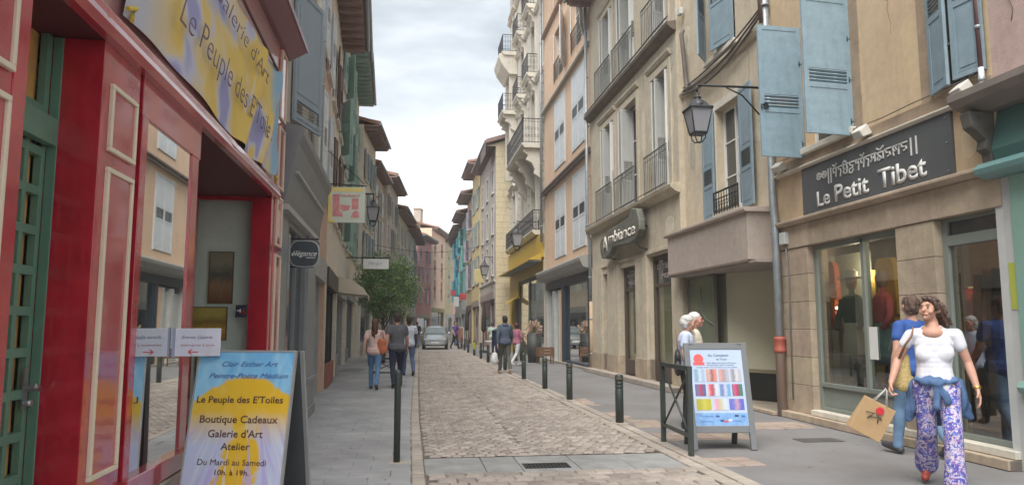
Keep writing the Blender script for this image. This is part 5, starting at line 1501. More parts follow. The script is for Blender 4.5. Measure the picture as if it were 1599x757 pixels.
house(1, 59.02, 4.95, 64, 4.92, 12.2, mat('tan ochre plaster', (.5, .38, .22), .9, .1, streak=.2), 'tan house with lilac shutters and propped eave', 2, 3, 4.5, 1.9, 1.0, ['open', 'out'], mat('lilac shutter', (.38, .36, .45), .6), ov=.9, shop=mat('brown shop wood', (.12, .08, .06), .6), shoph=3.6)
SKY = mat('vivid blue shutter paint', (.08, .33, .45), .6, .1); TQ = mat('turquoise shutter paint', (.15, .42, .4), .6, .1)
house(1, 64.02, 4.9, 70, 4.85, 11.4, mat('cool grey plaster', (.4, .42, .4), .9, .1), 'grey house with turquoise shutters', 2, 3, 4.4, 2.0, 1.1, ['out', 'open'], TQ, ov=.9, shop=LGREY, shoph=3.4)
house(1, 70.02, 4.85, 78, 4.8, 10.9, mat('cool grey plaster', (.4, .42, .4), .9, .1), 'grey house with vivid blue shutters near the bend', 3, 3, 4.0, 2.1, 1.2, ['out', 'closed'], SKY, ov=.8, shop=LGREY, shoph=3.2)
house(1, 78.02, 4.8, 86, 5.4, 10.8, YW, 'last yellow house on the inside of the bend', 3, 3, 4.0, 2.0, 1.1, ['open'], SKY, ov=.8, shop=LGREY, shoph=3.2)

# ================================================================== people
SKIN = mat('light skin', (.5, .29, .21), .55, .08, 12, .03, spec=.35)
SKINT = mat('tanned skin', (.5, .28, .205), .55, .08, 12, .03, spec=.35)
SKIND = mat('dark skin', (.16, .085, .055), .55, .08, 12, .03, spec=.35)

def V(*a): return Vector(a)
def blob(name, prims, voxel, m_, parent, smooth=3, wr=None, label=None):
    """prims: ('c', p0, p1, r0, r1, ky) tapered capsule; ('e', centre, (rx, ry, rz), matrix) ellipsoid; grown into one continuous skin"""
    b = MB()
    for p in prims:
        if p[0] == 'c':
            p0, p1, r0, r1 = V(*p[1]), V(*p[2]), p[3], p[4]; ky = p[5] if len(p) > 5 else 1
            d = (p1 - p0); ln = max(d.length, 1e-4); d = d / ln
            pts, rs = [], []
            for k in range(1, 5):
                t = (k / 4 - 1) * PI / 2
                pts.append(p0 + d * r0 * math.sin(t) * .999); rs.append(max(r0 * math.cos(t), .0008))
            pts.insert(0, p0 - d * r0 * .9999); rs.insert(0, .0008)
            for k in range(0, 5):
                t = k / 4 * PI / 2
                pts.append(p1 + d * (r1 * math.sin(t) + .00005 * (k + 1))); rs.append(max(r1 * math.cos(t), .0008))
            i = len(b.v); b.tube(pts, rs, 14)
            if ky != 1:
                for j in range(i, len(b.v)):
                    v = V(*b.v[j]); t = max(0, min(1, (v - p0).dot(d) / ln)); cy = p0.y + (p1.y - p0.y) * t
                    b.v[j] = (v.x, cy + (v.y - cy) * ky, v.z)
        else:
            c, r_ = V(*p[1]), p[2]; M = p[3] if len(p) > 3 and p[3] is not None else Matrix()
            i = len(b.v); prof = [(max(math.cos(t), .002), math.sin(t)) for t in [(-PI / 2 + k * PI / 10) for k in range(11)]]
            b.lathe(prof, 18)
            for j in range(i, len(b.v)):
                v = b.v[j]; b.v[j] = tuple(c + (M @ V(v[0] * r_[0], v[1] * r_[1], v[2] * r_[2])))
    me = b.mesh('tmp', m_)
    bm = bmesh.new(); bm.from_mesh(me); bmesh.ops.recalc_face_normals(bm, faces=bm.faces); bm.to_mesh(me); bm.free()
    o = bpy.data.objects.new('tmp', me); COL.objects.link(o)
    r_ = o.modifiers.new('r', 'REMESH'); r_.mode = 'VOXEL'; r_.voxel_size = voxel; r_.use_smooth_shade = True
    s_ = o.modifiers.new('s', 'SMOOTH'); s_.factor = .5; s_.iterations = smooth
    bpy.context.view_layer.update()
    out = bpy.data.meshes.new_from_object(o.evaluated_get(bpy.context.evaluated_depsgraph_get()))
    bpy.data.objects.remove(o); bpy.data.meshes.remove(me)
    if wr:
        sc, amp, st = wr
        ns = [v.normal.copy() for v in out.vertices]
        for v, n in zip(out.vertices, ns):
            q = V(v.co.x * sc, v.co.y * sc, v.co.z * sc * st)
            v.co += n * amp * (noise.noise(q) + .5 * noise.noise(q * 2.1))
    out.name = name
    out.materials.clear(); out.materials.append(m_)
    q = bpy.data.objects.new(name, out); COL.objects.link(q); q.parent = parent
    if label: q['label'] = label
    return q

def hand_prims(w, d, side, curl=.35, n=None, s=1.0):
    """w wrist, d direction of the hand, side +1/-1 (thumb side vector chosen forward)"""
    w, d = V(*w), V(*d).normalized()
    n = V(*(n or (-side, 0, 0))).normalized(); n = (n - d * n.dot(d)).normalized()   # palm faces n
    a = d.cross(n).normalized()
    if a.y > 0: a = -a          # a points to the thumb side (forward, -y)
    P = []
    kn = w + d * .09 * s
    for k, off in enumerate((.03, .01, -.01, -.028)):
        base = w + d * .088 * s + a * off * s
        P.append(('c', w + a * off * .5 * s, base, .016 * s, .0125 * s))
        ln = (.042, .047, .043, .034)[k] * s
        c1 = curl * (.6 + .12 * k)
        d1 = (d * math.cos(c1) + n * math.sin(c1)).normalized(); c2 = c1 + curl * 1.2
        d2 = (d * math.cos(c2) + n * math.sin(c2)).normalized()
        m1 = base + d1 * ln
        P.append(('c', base, m1, .0105 * s, .0092 * s)); P.append(('c', m1, m1 + d2 * ln * .85, .0092 * s, .0075 * s))
    t0 = w + d * .025 * s + a * .022 * s; t1 = t0 + (a * .8 + d * .9 + n * .3).normalized() * .042 * s
    P.append(('c', t0, t1, .014 * s, .011 * s)); P.append(('c', t1, t1 + (d * 1.0 + a * .15 + n * .5).normalized() * .032 * s, .011 * s, .0085 * s))
    return P

DEF = dict(neck=(0, .01, 1.43), head=(0, -.015, 1.585), yaw=0, pitch=0,
           shL=(.175, 0, 1.385), elL=(.235, .03, 1.11), wrL=(.25, -.03, .87), shR=(-.175, 0, 1.385), elR=(-.235, .03, 1.11), wrR=(-.25, -.03, .87),
           hipL=(.09, 0, .9), knL=(.095, -.02, .5), anL=(.1, .02, .09), toL=(.115, -.15, .035), hipR=(-.09, 0, .9), knR=(-.095, -.02, .5), anR=(-.1, .02, .09), toR=(-.115, -.15, .035))
WALK = dict(knL=(.09, -.14, .51), anL=(.095, -.2, .09), toL=(.1, -.38, .07), knR=(-.09, .06, .5), anR=(-.085, .3, .16), toR=(-.09, .2, .04),
            elL=(.23, .1, 1.13), wrL=(.25, .12, .88), elR=(-.23, -.06, 1.12), wrR=(-.25, -.2, .91))

def person(x, y, rz, label, J=None, H=1.7, g=1.0, skin=None, shirt=None, trousers=None, hair=None, hairprims=None, shoe=None, sleeve=.55, flare=0, vox=.011, bald=False,
           wr_s=None, neckline=False, untucked=True, shorts=False, face=True, group=None, collar=None, wr_t=None, bust=0, z=0):
    skin = skin or SKIN
    j = dict(DEF); j.update(J or {})
    o = empty('person', (x, y, z), rz, label, 'person', group)
    k = H / 1.7; o.scale = (k, k, k)
    hc = V(*j['head']); HM = Matrix.Rotation(j['yaw'], 3, 'Z') @ Matrix.Rotation(j['pitch'], 3, 'X')
    hp = lambda a, b_, c: tuple(hc + HM @ V(a, b_, c))
    B_ = [('e', hp(0, .012, .022), (.074, .094, .092), HM), ('e', hp(0, -.03, -.045), (.051, .056, .055), HM), ('c', hp(0, -.078, -.085), hp(0, -.07, -.08), .02, .022), ('e', hp(0, -.055, -.01), (.062, .04, .06), HM),
          ('c', hp(0, -.094, .012), hp(0, -.114, -.026), .007, .011), ('c', hp(-.03, -.088, .03), hp(.03, -.088, .03), .011, .011), ('c', hp(-.02, -.092, -.058), hp(.02, -.092, -.058), .008, .008),
          ('e', hp(.076, .012, -.005), (.01, .019, .03), HM), ('e', hp(-.076, .012, -.005), (.01, .019, .03), HM),
          ('e', hp(.04, -.066, -.03), (.024, .022, .024), HM), ('e', hp(-.04, -.066, -.03), (.024, .022, .024), HM)]
    nk = V(*j['neck'])
    B_ += [('c', tuple(nk + V(0, .01, -.06)), hp(0, .015, -.05), .056, .052)]
    sL, sR = V(*j['shL']), V(*j['shR']); hL, hR = V(*j['hipL']), V(*j['hipR'])
    cm = (sL + sR) / 2; pm = (hL + hR) / 2
    def at(t): return pm.lerp(cm, t)
    def torso(e):
        T_ = []
        for t, rx, ry in ((0, .165, .125), (.1, .162, .122), (.2, .154, .118), (.3, .146, .112), (.4, .142, .109), (.5, .146, .11), (.6, .154, .113), (.7, .161, .114), (.8, .162, .11), (.88, .15, .1)):
            c = at(t); T_.append(('e', tuple(c + V(0, -.005, 0)), (rx * g + e, ry * g + e, .13)))
        T_ += [('c', tuple(sL + V(-.03, 0, -.012)), tuple(sR + V(.03, 0, -.012)), .052 + e, .052 + e), ('c', tuple(sL.lerp(nk, .75) + V(0, 0, -.025)), tuple(sR.lerp(nk, .75) + V(0, 0, -.025)), .05 + e, .05 + e)]
        if bust:
            T_ += [('e', tuple(at(.63) + V(s_ * .062, -.062 * g - .008, 0)), (.085 + e, .05 + e, .08 + e)) for s_ in (1, -1)]
        return T_
    B_ += torso(-.026)
    for s_, a, b_, c in ((1, 'shL', 'elL', 'wrL'), (-1, 'shR', 'elR', 'wrR')):
        A, E_, W_1 = V(*j[a]), V(*j[b_]), V(*j[c]); q = g ** .7
        B_ += [('c', tuple(A + V(-.015 * s_, 0, -.03)), tuple(A.lerp(E_, .5)), .044 * q, .045 * q), ('c', tuple(A.lerp(E_, .5)), tuple(E_), .046 * q, .038 * q), ('c', tuple(E_), tuple(E_.lerp(W_1, .35)), .038 * q, .039 * q), ('c', tuple(E_.lerp(W_1, .35)), tuple(W_1), .039 * q, .026 * q)]
        B_ += hand_prims(W_1, (W_1 - E_).normalized() + V(0, 0, -.5), s_, j.get('curl' + ('L' if s_ > 0 else 'R'), .4), s=1.0)
    for h_, kn_, an_, to_ in (('hipL', 'knL', 'anL', 'toL'), ('hipR', 'knR', 'anR', 'toR')):
        A, K, N, T_ = V(*j[h_]), V(*j[kn_]), V(*j[an_]), V(*j[to_])
        B_ += [('c', tuple(A), tuple(K), .08, .054), ('c', tuple(K), tuple(K.lerp(N, .35)), .052, .052), ('c', tuple(K.lerp(N, .35)), tuple(N), .052, .034), ('c', tuple(N + V(0, .02, -.04)), tuple(T_), .034, .028)]
    blob('body', B_, vox, skin, o, 2)
    if face:
        ey = mat('eye white', (.6, .58, .55), .3, bump=0); br = mat('brow brown', (.08, .05, .035), .8, bump=0)
        for s_ in (1, -1):
            MB().lathe([(.002, -.006), (.009, 0), (.002, .006)], 8).build('eye', mat('eye dark', (.05, .035, .03), .2, bump=0), o, hp(s_ * .031, -.094, .006))
            MB().tube([hp(s_ * .018, -.099, .031), hp(s_ * .034, -.097, .035), hp(s_ * .048, -.087, .031)], .0028, 5).build('eyebrow', br, o)
        MB().tube([hp(-.022, -.098, -.058), hp(0, -.103, -.056), hp(.022, -.098, -.058)], [.002, .0055, .002], 6).build('mouth', mat('lip red', (.38, .1, .09), .5, bump=0), o)
    # shirt
    if shirt:
        S_ = torso(.009)
        if untucked: S_ += [('e', tuple(at(.03) + V(0, 0, -.01)), (.192 * g, .152 * g, .11)), ('e', tuple(at(.1)), (.185 * g, .145 * g, .1))]
        for a, b_ in (('shL', 'elL'), ('shR', 'elR')):
            A, E_ = V(*j[a]), V(*j[b_]); q = g ** .7
            if sleeve <= 1: S_ += [('c', tuple(A + V(0, 0, -.012)), tuple(A.lerp(E_, sleeve)), .06 * q, .06 * q)]
            else:
                W_1 = V(*j['wr' + a[-1]]); S_ += [('c', tuple(A), tuple(E_), .062, .052), ('c', tuple(E_), tuple(E_.lerp(W_1, .95)), .052, .04)]
        blob('shirt', S_, vox * .9, shirt, o, 9, wr_s or (9, .008, .6))
        if neckline:
            blob('neck', [('e', (0, -.055 * g, 1.375), (.09, .068, .06)), ('c', (-.05, -.02, 1.4), (.05, -.02, 1.4), .045, .045), ('c', (0, -.03, 1.38), (0, 0, 1.47), .066, .054)], vox * .7, skin, o, 6)
        if collar:
            blob('collar', [('c', (-.06, .02, 1.43), (.06, .02, 1.43), .05, .05), ('e', (0, .06, 1.42), (.1, .06, .05))], vox, shirt, o, 2)
    if trousers:
        T_ = [('e', tuple(pm + V(0, 0, .0)), (.168 * g, .132 * g, .13)), ('e', tuple(pm + V(0, .0, .08)), (.14 * g, .11 * g, .06) if untucked else (.155 * g, .12 * g, .06))]
        for h_, kn_, an_ in (('hipL', 'knL', 'anL'), ('hipR', 'knR', 'anR')):
            A, K, N = V(*j[h_]), V(*j[kn_]), V(*j[an_])
            T_ += [('c', tuple(A), tuple(K), .1 * g, .066 + flare * .4)]
            if not shorts: T_ += [('c', tuple(K), tuple(N + V(0, .01, .0)), .064 + flare * .4, .05 + flare)]
        blob('trousers', T_, vox * .9, trousers, o, 6, wr_t or (8, .008, .5))
    if shoe:
        for a, t in (('anL', 'toL'), ('anR', 'toR')):
            N, T_ = V(*j[a]), V(*j[t])
            d = (T_ - N); d.z = 0; d.normalize()
            heel = N - d * .035
            blob('shoe', [('c', (heel.x, heel.y, max(heel.z - .045, .04)), tuple(T_ + V(0, 0, .008)), .042, .036), ('c', tuple(N + V(0, 0, -.03)), tuple(N.lerp(T_, .5)), .045, .036)], .009, shoe, o, 2)
    if hair and not bald:
        HP = [('e', hp(0, .024, .034), (.083, .1, .092), HM), ('e', hp(0, .05, -.02), (.075, .07, .08), HM)] + [(p[0],) + tuple(hp(*q) if isinstance(q, tuple) and len(q) == 3 and i < (2 if p[0] == 'c' else 1) else q for i, q in enumerate(p[1:])) for p in (hairprims or [])]
        blob('hair', HP, vox * .75, hair, o, 1, (30, .006 if hair.name in ('white hair', 'white grey hair') else .015, .3))
    if bald:
        blob('hair', [('e', hp(0, .034, .012), (.0805, .08, .066), HM), ('e', hp(0, .05, -.03), (.07, .058, .05), HM)], vox * .7, hair, o, 1, (40, .004, .5))
    return o, j, hp

DENIM = mat('blue denim', (.065, .125, .25), .85, .25, 6, .3, 200)
DENIML = mat('washed blue denim', (.14, .24, .38), .85, .25, 5, .3, 200)
WHITET = mat('white cotton', (.66, .67, .73), .85, .05, 6, .1, 60)
def floral():
    m, n, l, p = nt('floral print cloth')
    tc = n.new('ShaderNodeTexCoord')
    def vor(sc, off):
        mp = n.new('ShaderNodeMapping'); mp.inputs['Location'].default_value = off; l.new(tc.outputs['Object'], mp.inputs[0])
        no = n.new('ShaderNodeTexNoise'); no.inputs['Scale'].default_value = sc; no.inputs['Detail'].default_value = 4; no.inputs['Roughness'].default_value = .7; no.inputs['Distortion'].default_value = 1.8
        l.new(mp.outputs[0], no.inputs['Vector']); return no
    base = (.56, .5, .58, 1)
    cur = None
    for sc, off, th, c in ((17, (0, 0, 0), .50, (.07, .06, .3)), (21, (3, 1, 2), .54, (.045, .13, .5)), (26, (1, 5, 2), .58, (.3, .13, .4)), (34, (7, 2, 6), .62, (.04, .02, .13)), (40, (2, 8, 3), .62, (.6, .3, .42))):
        no = vor(sc, off); mr = n.new('ShaderNodeMapRange'); mr.inputs['From Min'].default_value = th; mr.inputs['From Max'].default_value = th + .02
        l.new(no.outputs['Fac'], mr.inputs['Value'])
        mx = n.new('ShaderNodeMix'); mx.data_type = 'RGBA'; l.new(mr.outputs[0], mx.inputs[0])
        if cur is None: mx.inputs[6].default_value = base
        else: l.new(cur, mx.inputs[6])
        mx.inputs[7].default_value = c4(c); cur = mx.outputs[2]
    l.new(cur, p.inputs['Base Color']); p.inputs['Roughness'].default_value = .8
    return m
FLORAL = floral()
BRHAIR = mat('dark brown hair', (.06, .032, .022), .45, .35, 30, .5, 90)

J = dict(yaw=R(-30), pitch=R(-9), head=(-.01, -.015, 1.59),
         shL=(.178, 0, 1.375), elL=(.265, .03, 1.12), wrL=(.315, -.05, .895), shR=(-.178, 0, 1.375), elR=(-.29, .02, 1.14), wrR=(-.36, -.1, .93),
         hipL=(.095, 0, .9), knL=(.1, -.16, .5), anL=(.09, -.2, .09), toL=(.09, -.37, .05), hipR=(-.095, 0, .9), knR=(-.085, .05, .5), anR=(-.1, .27, .17), toR=(-.12, .19, .05), curlL=.3, curlR=1.1)
w_loc = (4.76, 6.22); w_rz = R(-34)
lady, j, hp = person(w_loc[0], w_loc[1], w_rz, 'woman in white t-shirt, floral trousers and tied denim jacket, walking with a paper bag', J, H=1.71, g=.95, skin=SKINT, shirt=WHITET, trousers=FLORAL, shoe=mat('red leather', (.3, .05, .03), .5),
    hair=BRHAIR, hairprims=[('c', (.07, .05, .03), (.12, .08, -.13), .04, .022), ('c', (.03, .09, .02), (.08, .13, -.17), .05, .02), ('c', (-.05, .07, .03), (-.062, .07, -.11), .035, .015), ('c', (.08, .03, .04), (.135, .06, -.07), .03, .015), ('c', (.08, .06, .0), (.15, .1, -.12), .03, .012), ('c', (.0, .1, .0), (.01, .13, -.18), .045, .02), ('c', (-.02, -.06, .095), (.06, -.04, .085), .022, .03), ('c', (.05, -.06, .08), (.085, -.03, .01), .022, .016)],
    sleeve=.4, flare=.045, vox=.0065, neckline=True, untucked=False, bust=1, wr_s=(7, .012, .5), wr_t=(5, .014, .25))
# denim jacket knotted round the waist
dn = [('e', (0, .0, .965), (.178, .142, .05)), ('c', (-.15, -.07, .965), (-.03, -.15, .935), .03, .028), ('c', (.15, -.07, .965), (.03, -.15, .935), .03, .028), ('e', (.0, -.155, .93), (.04, .03, .036)),
      ('c', (-.01, -.16, .92), (-.015, -.185, .74), .026, .034, .55), ('c', (.02, -.16, .92), (.075, -.165, .79), .026, .036, .55), ('e', (0, .15, .76), (.215, .035, .22)), ('e', (-.19, .07, .78), (.045, .075, .19)), ('e', (.195, .08, .79), (.05, .075, .17)), ('c', (.2, .06, .9), (.25, .07, .64), .03, .045, .5), ('c', (-.19, .04, .9), (-.22, .04, .62), .03, .05, .5)]
blob('jacket', dn, .0075, DENIM, lady, 2, (13, .022, .45), label='blue denim jacket knotted round the waist')
k_ = 1.71 / 1.7
def lw(p): return tuple(Matrix.Translation((w_loc[0], w_loc[1], 0)) @ Matrix.Rotation(w_rz, 4, 'Z') @ (V(*p) * k_))
# wrist watch and bracelet
MB().lathe([(.033, -.01), (.034, 0), (.033, .01)], 14).build('watch', mat('gold metal', (.7, .45, .12), .3, metal=.9, bump=0), lady, (.312, -.047, .91))
# straw shoulder bag
sb = empty('shoulder_bag', lw((-.26, .02, .95)), w_rz, 'straw coloured shoulder bag hanging on a brown strap behind her arm', 'bag')
blob('bag', [('c', (.0, .03, -.04), (.02, .03, .2), .075, .05, .6), ('c', (-.02, .04, -.02), (.04, .04, -.02), .07, .07, .6)], .01, mat('woven straw', (.5, .38, .16), .85, .35, 60, .8, 120), sb, 2)
MB().tube([(-.02, -.04, .2), (.03, -.115, .32), (.085, -.12, .4), (.105, -.06, .465), (.105, .0, .478), (.09, .07, .42), (.02, .1, .2)], .012, 6, sc=(1.3, .6)).build('strap', mat('tan leather', (.24, .13, .075), .6), sb)
# paper carrier bag
kb = empty('paper_bag', lw((-.41, -.15, .83)), w_rz, 'brown paper carrier bag with a red flower, swinging from her hand', 'bag')
KR = mat('kraft paper', (.44, .29, .15), .8, .08, 8, .1)
M = Matrix.Rotation(R(30), 4, 'Y') @ Matrix.Rotation(R(20), 4, 'Z')
b = MB(); b.prism([(-.05, -.42), (.05, -.42), (.02, -.1), (-.02, -.1)], -.15, .15, M); b.build('bag', KR, kb, bevel=.004)
b = MB()
for s_ in (-1, 1):
    b.tube([M @ V(-.06, s_ * .02, -.1), V(-.01, s_ * .012, .03), V(.0, s_ * .01, .05), V(.01, s_ * .012, .03), M @ V(.06, s_ * .02, -.1)], .005, 5)
b.build('handle', mat('white cord', (.6, .6, .6), .7), kb)
b = MB()
for k in range(6):
    t = k * PI / 3
    b.slab([(.02 + .02 * math.cos(t) + .017 * math.cos(q_), -.16 + .02 * math.sin(t) + .017 * math.sin(q_)) for q_ in [i * PI / 4 for i in range(8)]], -.0405 - .0006 * k, -.03, M)
b.build('flower', mat('red flower print', (.6, .03, .05), .6, bump=0), kb)
b = MB()
for (x0, z0, x1, z1) in ((-.09, -.22, -.01, -.2), (-.05, -.25, .06, -.21), (.0, -.2, .07, -.23), (-.02, -.2, -.05, -.27), (.03, -.21, .05, -.27)):
    b.tube([M @ V(x0, -.044, z0), M @ V(x1, -.044, z1)], .004, 4)
b.build('print', mat('dark stem print', (.05, .06, .05), .6, bump=0), kb)
# man behind her
person(5.72, 7.8, R(188), 'balding man in royal blue t-shirt and washed jeans walking behind the woman in white', dict(WALK, yaw=R(-20), elL=(.25, .03, 1.12), wrL=(.27, -.02, .88)), H=1.8, g=1.1, skin=SKINT, shirt=mat('royal blue cotton', (.03, .085, .3), .85, .06, 6, .1),
       trousers=DENIML, shoe=mat('black white trainers', (.05, .05, .055), .5, .4, 20), hair=mat('cropped brown hair', (.1, .06, .045), .8, .3, 40, .3), sleeve=.5, vox=.009)
# two white haired women behind the board
GREYH = mat('white grey hair', (.5, .49, .48), .6, .25, 30, .6, 70)
hpz = [('e', (0, .05, .0), (.085, .085, .085)), ('e', (0, .02, .05), (.088, .095, .07)), ('c', (-.06, .04, -.02), (-.055, .04, -.06), .035, .03), ('c', (.06, .04, -.02), (.055, .04, -.06), .035, .03)]
person(3.98, 10.35, R(70), 'older woman with short grey hair and pale blue top behind the textile board', dict(yaw=R(5), pitch=R(4), head=(0, -.05, 1.57), neck=(0, -.01, 1.42)), H=1.62, g=1.1, skin=SKIN, shirt=mat('pale blue cotton', (.5, .56, .72), .85, .05), trousers=mat('black trousers', (.012, .012, .016), .8), shoe=IRON, hair=GREYH, hairprims=hpz, vox=.009)
person(4.2, 10.6, R(55), 'older woman with white hair and spectacles in a cream top, looking across the street', dict(yaw=R(8), pitch=R(0), head=(0, -.045, 1.58), elL=(.24, -.03, 1.12), wrL=(.2, -.24, 1.1), elR=(-.24, -.03, 1.12), wrR=(-.1, -.26, 1.1)), H=1.66, g=1.1, skin=mat('rosy skin', (.52, .25, .2), .55, .1), shirt=mat('cream knit', (.62, .58, .48), .9, .05), trousers=mat('black trousers', (.012, .012, .016), .8), shoe=IRON, hair=mat('white hair', (.6, .59, .57), .6, .2, 30, .6, 70), hairprims=hpz, vox=.009, sleeve=1.2)
hb = empty('handbag', (3.8, 10.2, .98), R(70), 'dark grey handbag hanging at the side of the woman in pale blue', 'bag')
blob('bag', [('c', (-.07, 0, -.1), (.07, 0, -.1), .09, .09, .5), ('c', (-.06, 0, .04), (.06, 0, .04), .08, .08, .5), ('c', (0, 0, -.12), (0, 0, .05), .12, .1, .45)], .012, mat('dark grey leather', (.04, .042, .05), .5), hb)
MB().tube([(-.08, 0, .08), (-.05, 0, .3), (.0, .02, .42), (.05, 0, .3), (.08, 0, .08)], .01, 5).build('strap', mat('tan leather', (.24, .13, .075), .6), hb)
# walkers on the left pavement, backs to us
LONG = [('c', (0, .07, .04), (0, .1, -.14), .07, .06), ('c', (0, .1, -.14), (.0, .11, -.34), .06, .03), ('c', (-.03, .08, -.08), (-.04, .1, -.26), .045, .03), ('c', (.04, .08, -.08), (.05, .1, -.28), .045, .03)]
person(-.78, 17.5, R(176), 'woman with long brown hair in pale pink top and blue jeans, seen from behind', dict(WALK), H=1.62, g=1.02, skin=SKINT, shirt=mat('pale pink cotton', (.62, .44, .4), .85, .05), trousers=mat('bright blue jeans', (.1, .21, .38), .85, .2, 6, .2), shoe=mat('black white trainers', (.05, .05, .055), .5, .4, 20), hair=mat('chestnut hair', (.09, .04, .03), .5, .3, 30, .5, 80), hairprims=LONG, vox=.011)
bgd = empty('shoulder_bag', (-.6, 17.42, 1.02), R(176), 'orange leather bag at the elbow of the woman in pale pink', 'bag')
blob('bag', [('c', (-.02, 0, -.1), (.08, 0, -.1), .1, .1, .45), ('c', (.0, 0, .05), (.06, 0, .05), .09, .09, .45), ('c', (.03, 0, -.1), (.03, 0, .05), .12, .11, .4)], .012, mat('orange leather', (.45, .12, .05), .5), bgd)
MB().tube([(-.03, 0, .1), (.0, .0, .36), (.1, 0, .1)], .009, 5).build('strap', mat('tan leather', (.24, .13, .075), .6), bgd)
person(-.28, 17.9, R(184), 'man in charcoal grey t-shirt and navy trousers, seen from behind', dict(WALK, knR=(-.09, -.14, .51), anR=(-.095, -.2, .09), toR=(-.1, -.38, .07), knL=(.09, .06, .5), anL=(.085, .3, .16), toL=(.09, .2, .04)), H=1.76, g=1.14, skin=SKINT, shirt=mat('charcoal cotton', (.1, .1, .115), .9, .08), trousers=mat('navy trousers', (.018, .022, .05), .85, .1), shoe=mat('black trainers', (.02, .02, .022), .5), hair=mat('short dark hair', (.04, .028, .022), .7, .3, 40, .4), vox=.011)
person(.0, 22.2, R(190), 'man in pale patterned shirt and blue jeans walking ahead of the couple', dict(WALK), H=1.74, g=1.0, skin=SKIND, shirt=mat('patterned pale shirt', (.5, .54, .62), .85, .35, 22), trousers=mat('dusty blue jeans', (.07, .1, .19), .85, .2), shoe=mat('black trainers', (.02, .02, .022), .5), hair=mat('short dark hair', (.04, .028, .022), .7, .3, 40, .4), vox=.012)
# right pavement
person(2.95, 22.9, R(188), 'man in slate blue hooded top walking away past the bollards', dict(WALK), H=1.77, g=1.12, shirt=mat('slate blue fleece', (.075, .1, .14), .95, .12), trousers=mat('olive trousers', (.09, .09, .075), .85, .1), shoe=mat('tan shoes', (.4, .3, .22), .6), hair=mat('black hair', (.015, .013, .012), .7, .3, 40, .4), sleeve=1.5, collar=True, vox=.012)
wb = empty('carrier_bag', (2.62, 22.75, .62), R(10), 'white plastic carrier bag in the hand of the man in slate blue', 'bag')
blob('bag', [('c', (0, 0, -.22), (0, 0, -.05), .13, .09, .5), ('c', (0, 0, 0), (0, 0, .22), .03, .012)], .014, mat('white plastic', (.6, .6, .6), .5), wb, 2, (14, .02, .8))
person(3.95, 27.2, R(120), 'woman in raspberry top and white trousers by the florist', dict(WALK), H=1.58, g=1.05, skin=SKIND, shirt=mat('raspberry patterned cotton', (.36, .13, .19), .9, .4, 18), trousers=mat('white trousers', (.6, .59, .57), .85), shoe=WHITE, hair=mat('maroon hair', (.07, .02, .022), .6, .3, 40, .4), hairprims=[('e', (0, .03, .02), (.1, .1, .09))], vox=.012, sleeve=1.0)
person(2.92, 47.5, R(40), 'distant person in violet top beyond the silver car', dict(WALK), H=1.72, shirt=mat('violet cotton', (.08, .06, .25), .9), trousers=mat('dark trousers', (.03, .03, .04), .9), shoe=IRON, hair=mat('short dark hair', (.04, .028, .022), .7, .3, 40, .4), vox=.018)
person(4.3, 38.5, R(180), 'person in pale green top standing by the mushroom coloured shopfront', dict(), H=1.66, shirt=mat('pale green cotton', (.4, .5, .45), .9), trousers=mat('pale trousers', (.45, .42, .38), .9), shoe=IRON, hair=BRHAIR, vox=.016)
person(3.5, 56, R(170), 'far walker in a red top on the inside of the bend', dict(WALK), H=1.7, shirt=mat('far red cotton', (.4, .08, .08), .9), trousers=DENIM, shoe=IRON, hair=BRHAIR, vox=.02)
person(.55, 52, R(180), 'far walker in a dark coat near the pink house', dict(WALK), H=1.75, shirt=mat('black trousers', (.012, .012, .016), .8), trousers=DENIM, shoe=IRON, hair=BRHAIR, vox=.02, sleeve=1.3)

# ================================================================== street furniture
def ringed():
    b = MB(); b.lathe([(.062, 0), (.062, .5), (.058, .505), (.058, .52), (.063, .525), (.063, .55), (.058, .555), (.058, .57), (.063, .575), (.063, .6), (.058, .605), (.058, .62), (.063, .625), (.063, .69), (.055, .715), (.02, .722), (.001, .723)], 20)
    return b.mesh('post', DKGREEN)
def btop():
    return MB().lathe([(.0645, .642), (.066, .645), (.066, .668), (.0645, .67)], 20).mesh('band', mat('bronze ring', (.1, .085, .055), .5))
def bbase():
    return MB().box(-.11, .11, -.11, .11, -.01, .006).mesh('base', mat('pale footing stone', (.4, .36, .3), .85, .1))
bp = [(3.17, 11.02, 'nearest ringed bollard, standing closest to the folding metal barrier'), (3.17, 14.55, 'second ringed bollard from the metal barrier'), (3.15, 17.13, 'third ringed bollard from the metal barrier'), (3.14, 20.28, 'fourth ringed bollard, in front of the hooded man'),
      (3.16, 24.42, 'fifth ringed bollard, just behind the hooded man'), (3.15, 29.65, 'sixth ringed bollard, near the litter bin'), (3.2, 33.16, 'seventh ringed bollard, last plain one before the yellow banded one')]
first = empty('bollard', (bp[0][0], bp[0][1], .004), 0, bp[0][2], 'bollard', 'dark ringed bollards along the right kerb')
inst('post', ringed(), first); inst('band', btop(), first); inst('base', bbase(), first)
for x, y, lb in bp[1:]:
    c = copy_tree(first); c.location = (x, y, .004); c['label'] = lb
c = copy_tree(first); c.location = (3.22, 36.8, .004); c['label'] = 'dark bollard wrapped with a bright yellow band'
MB().lathe([(.068, .3), (.07, .32), (.07, .62), (.068, .64)], 16).build('sleeve', mat('yellow green sleeve', (.4, .45, .03), .5), c)
for k in range(3):
    c = copy_tree(first); c.location = (3.25 + k * .1, 41 + k * 4, .004); c['label'] = ('distant bollard just past the yellow banded one', 'distant bollard between parked car and kerb', 'farthest bollard of the row')[k]
lb = empty('bollard', (-.11, 8.19, .004), 0, 'slim tall dark post on the left kerb in front of the walking couple', 'bollard')
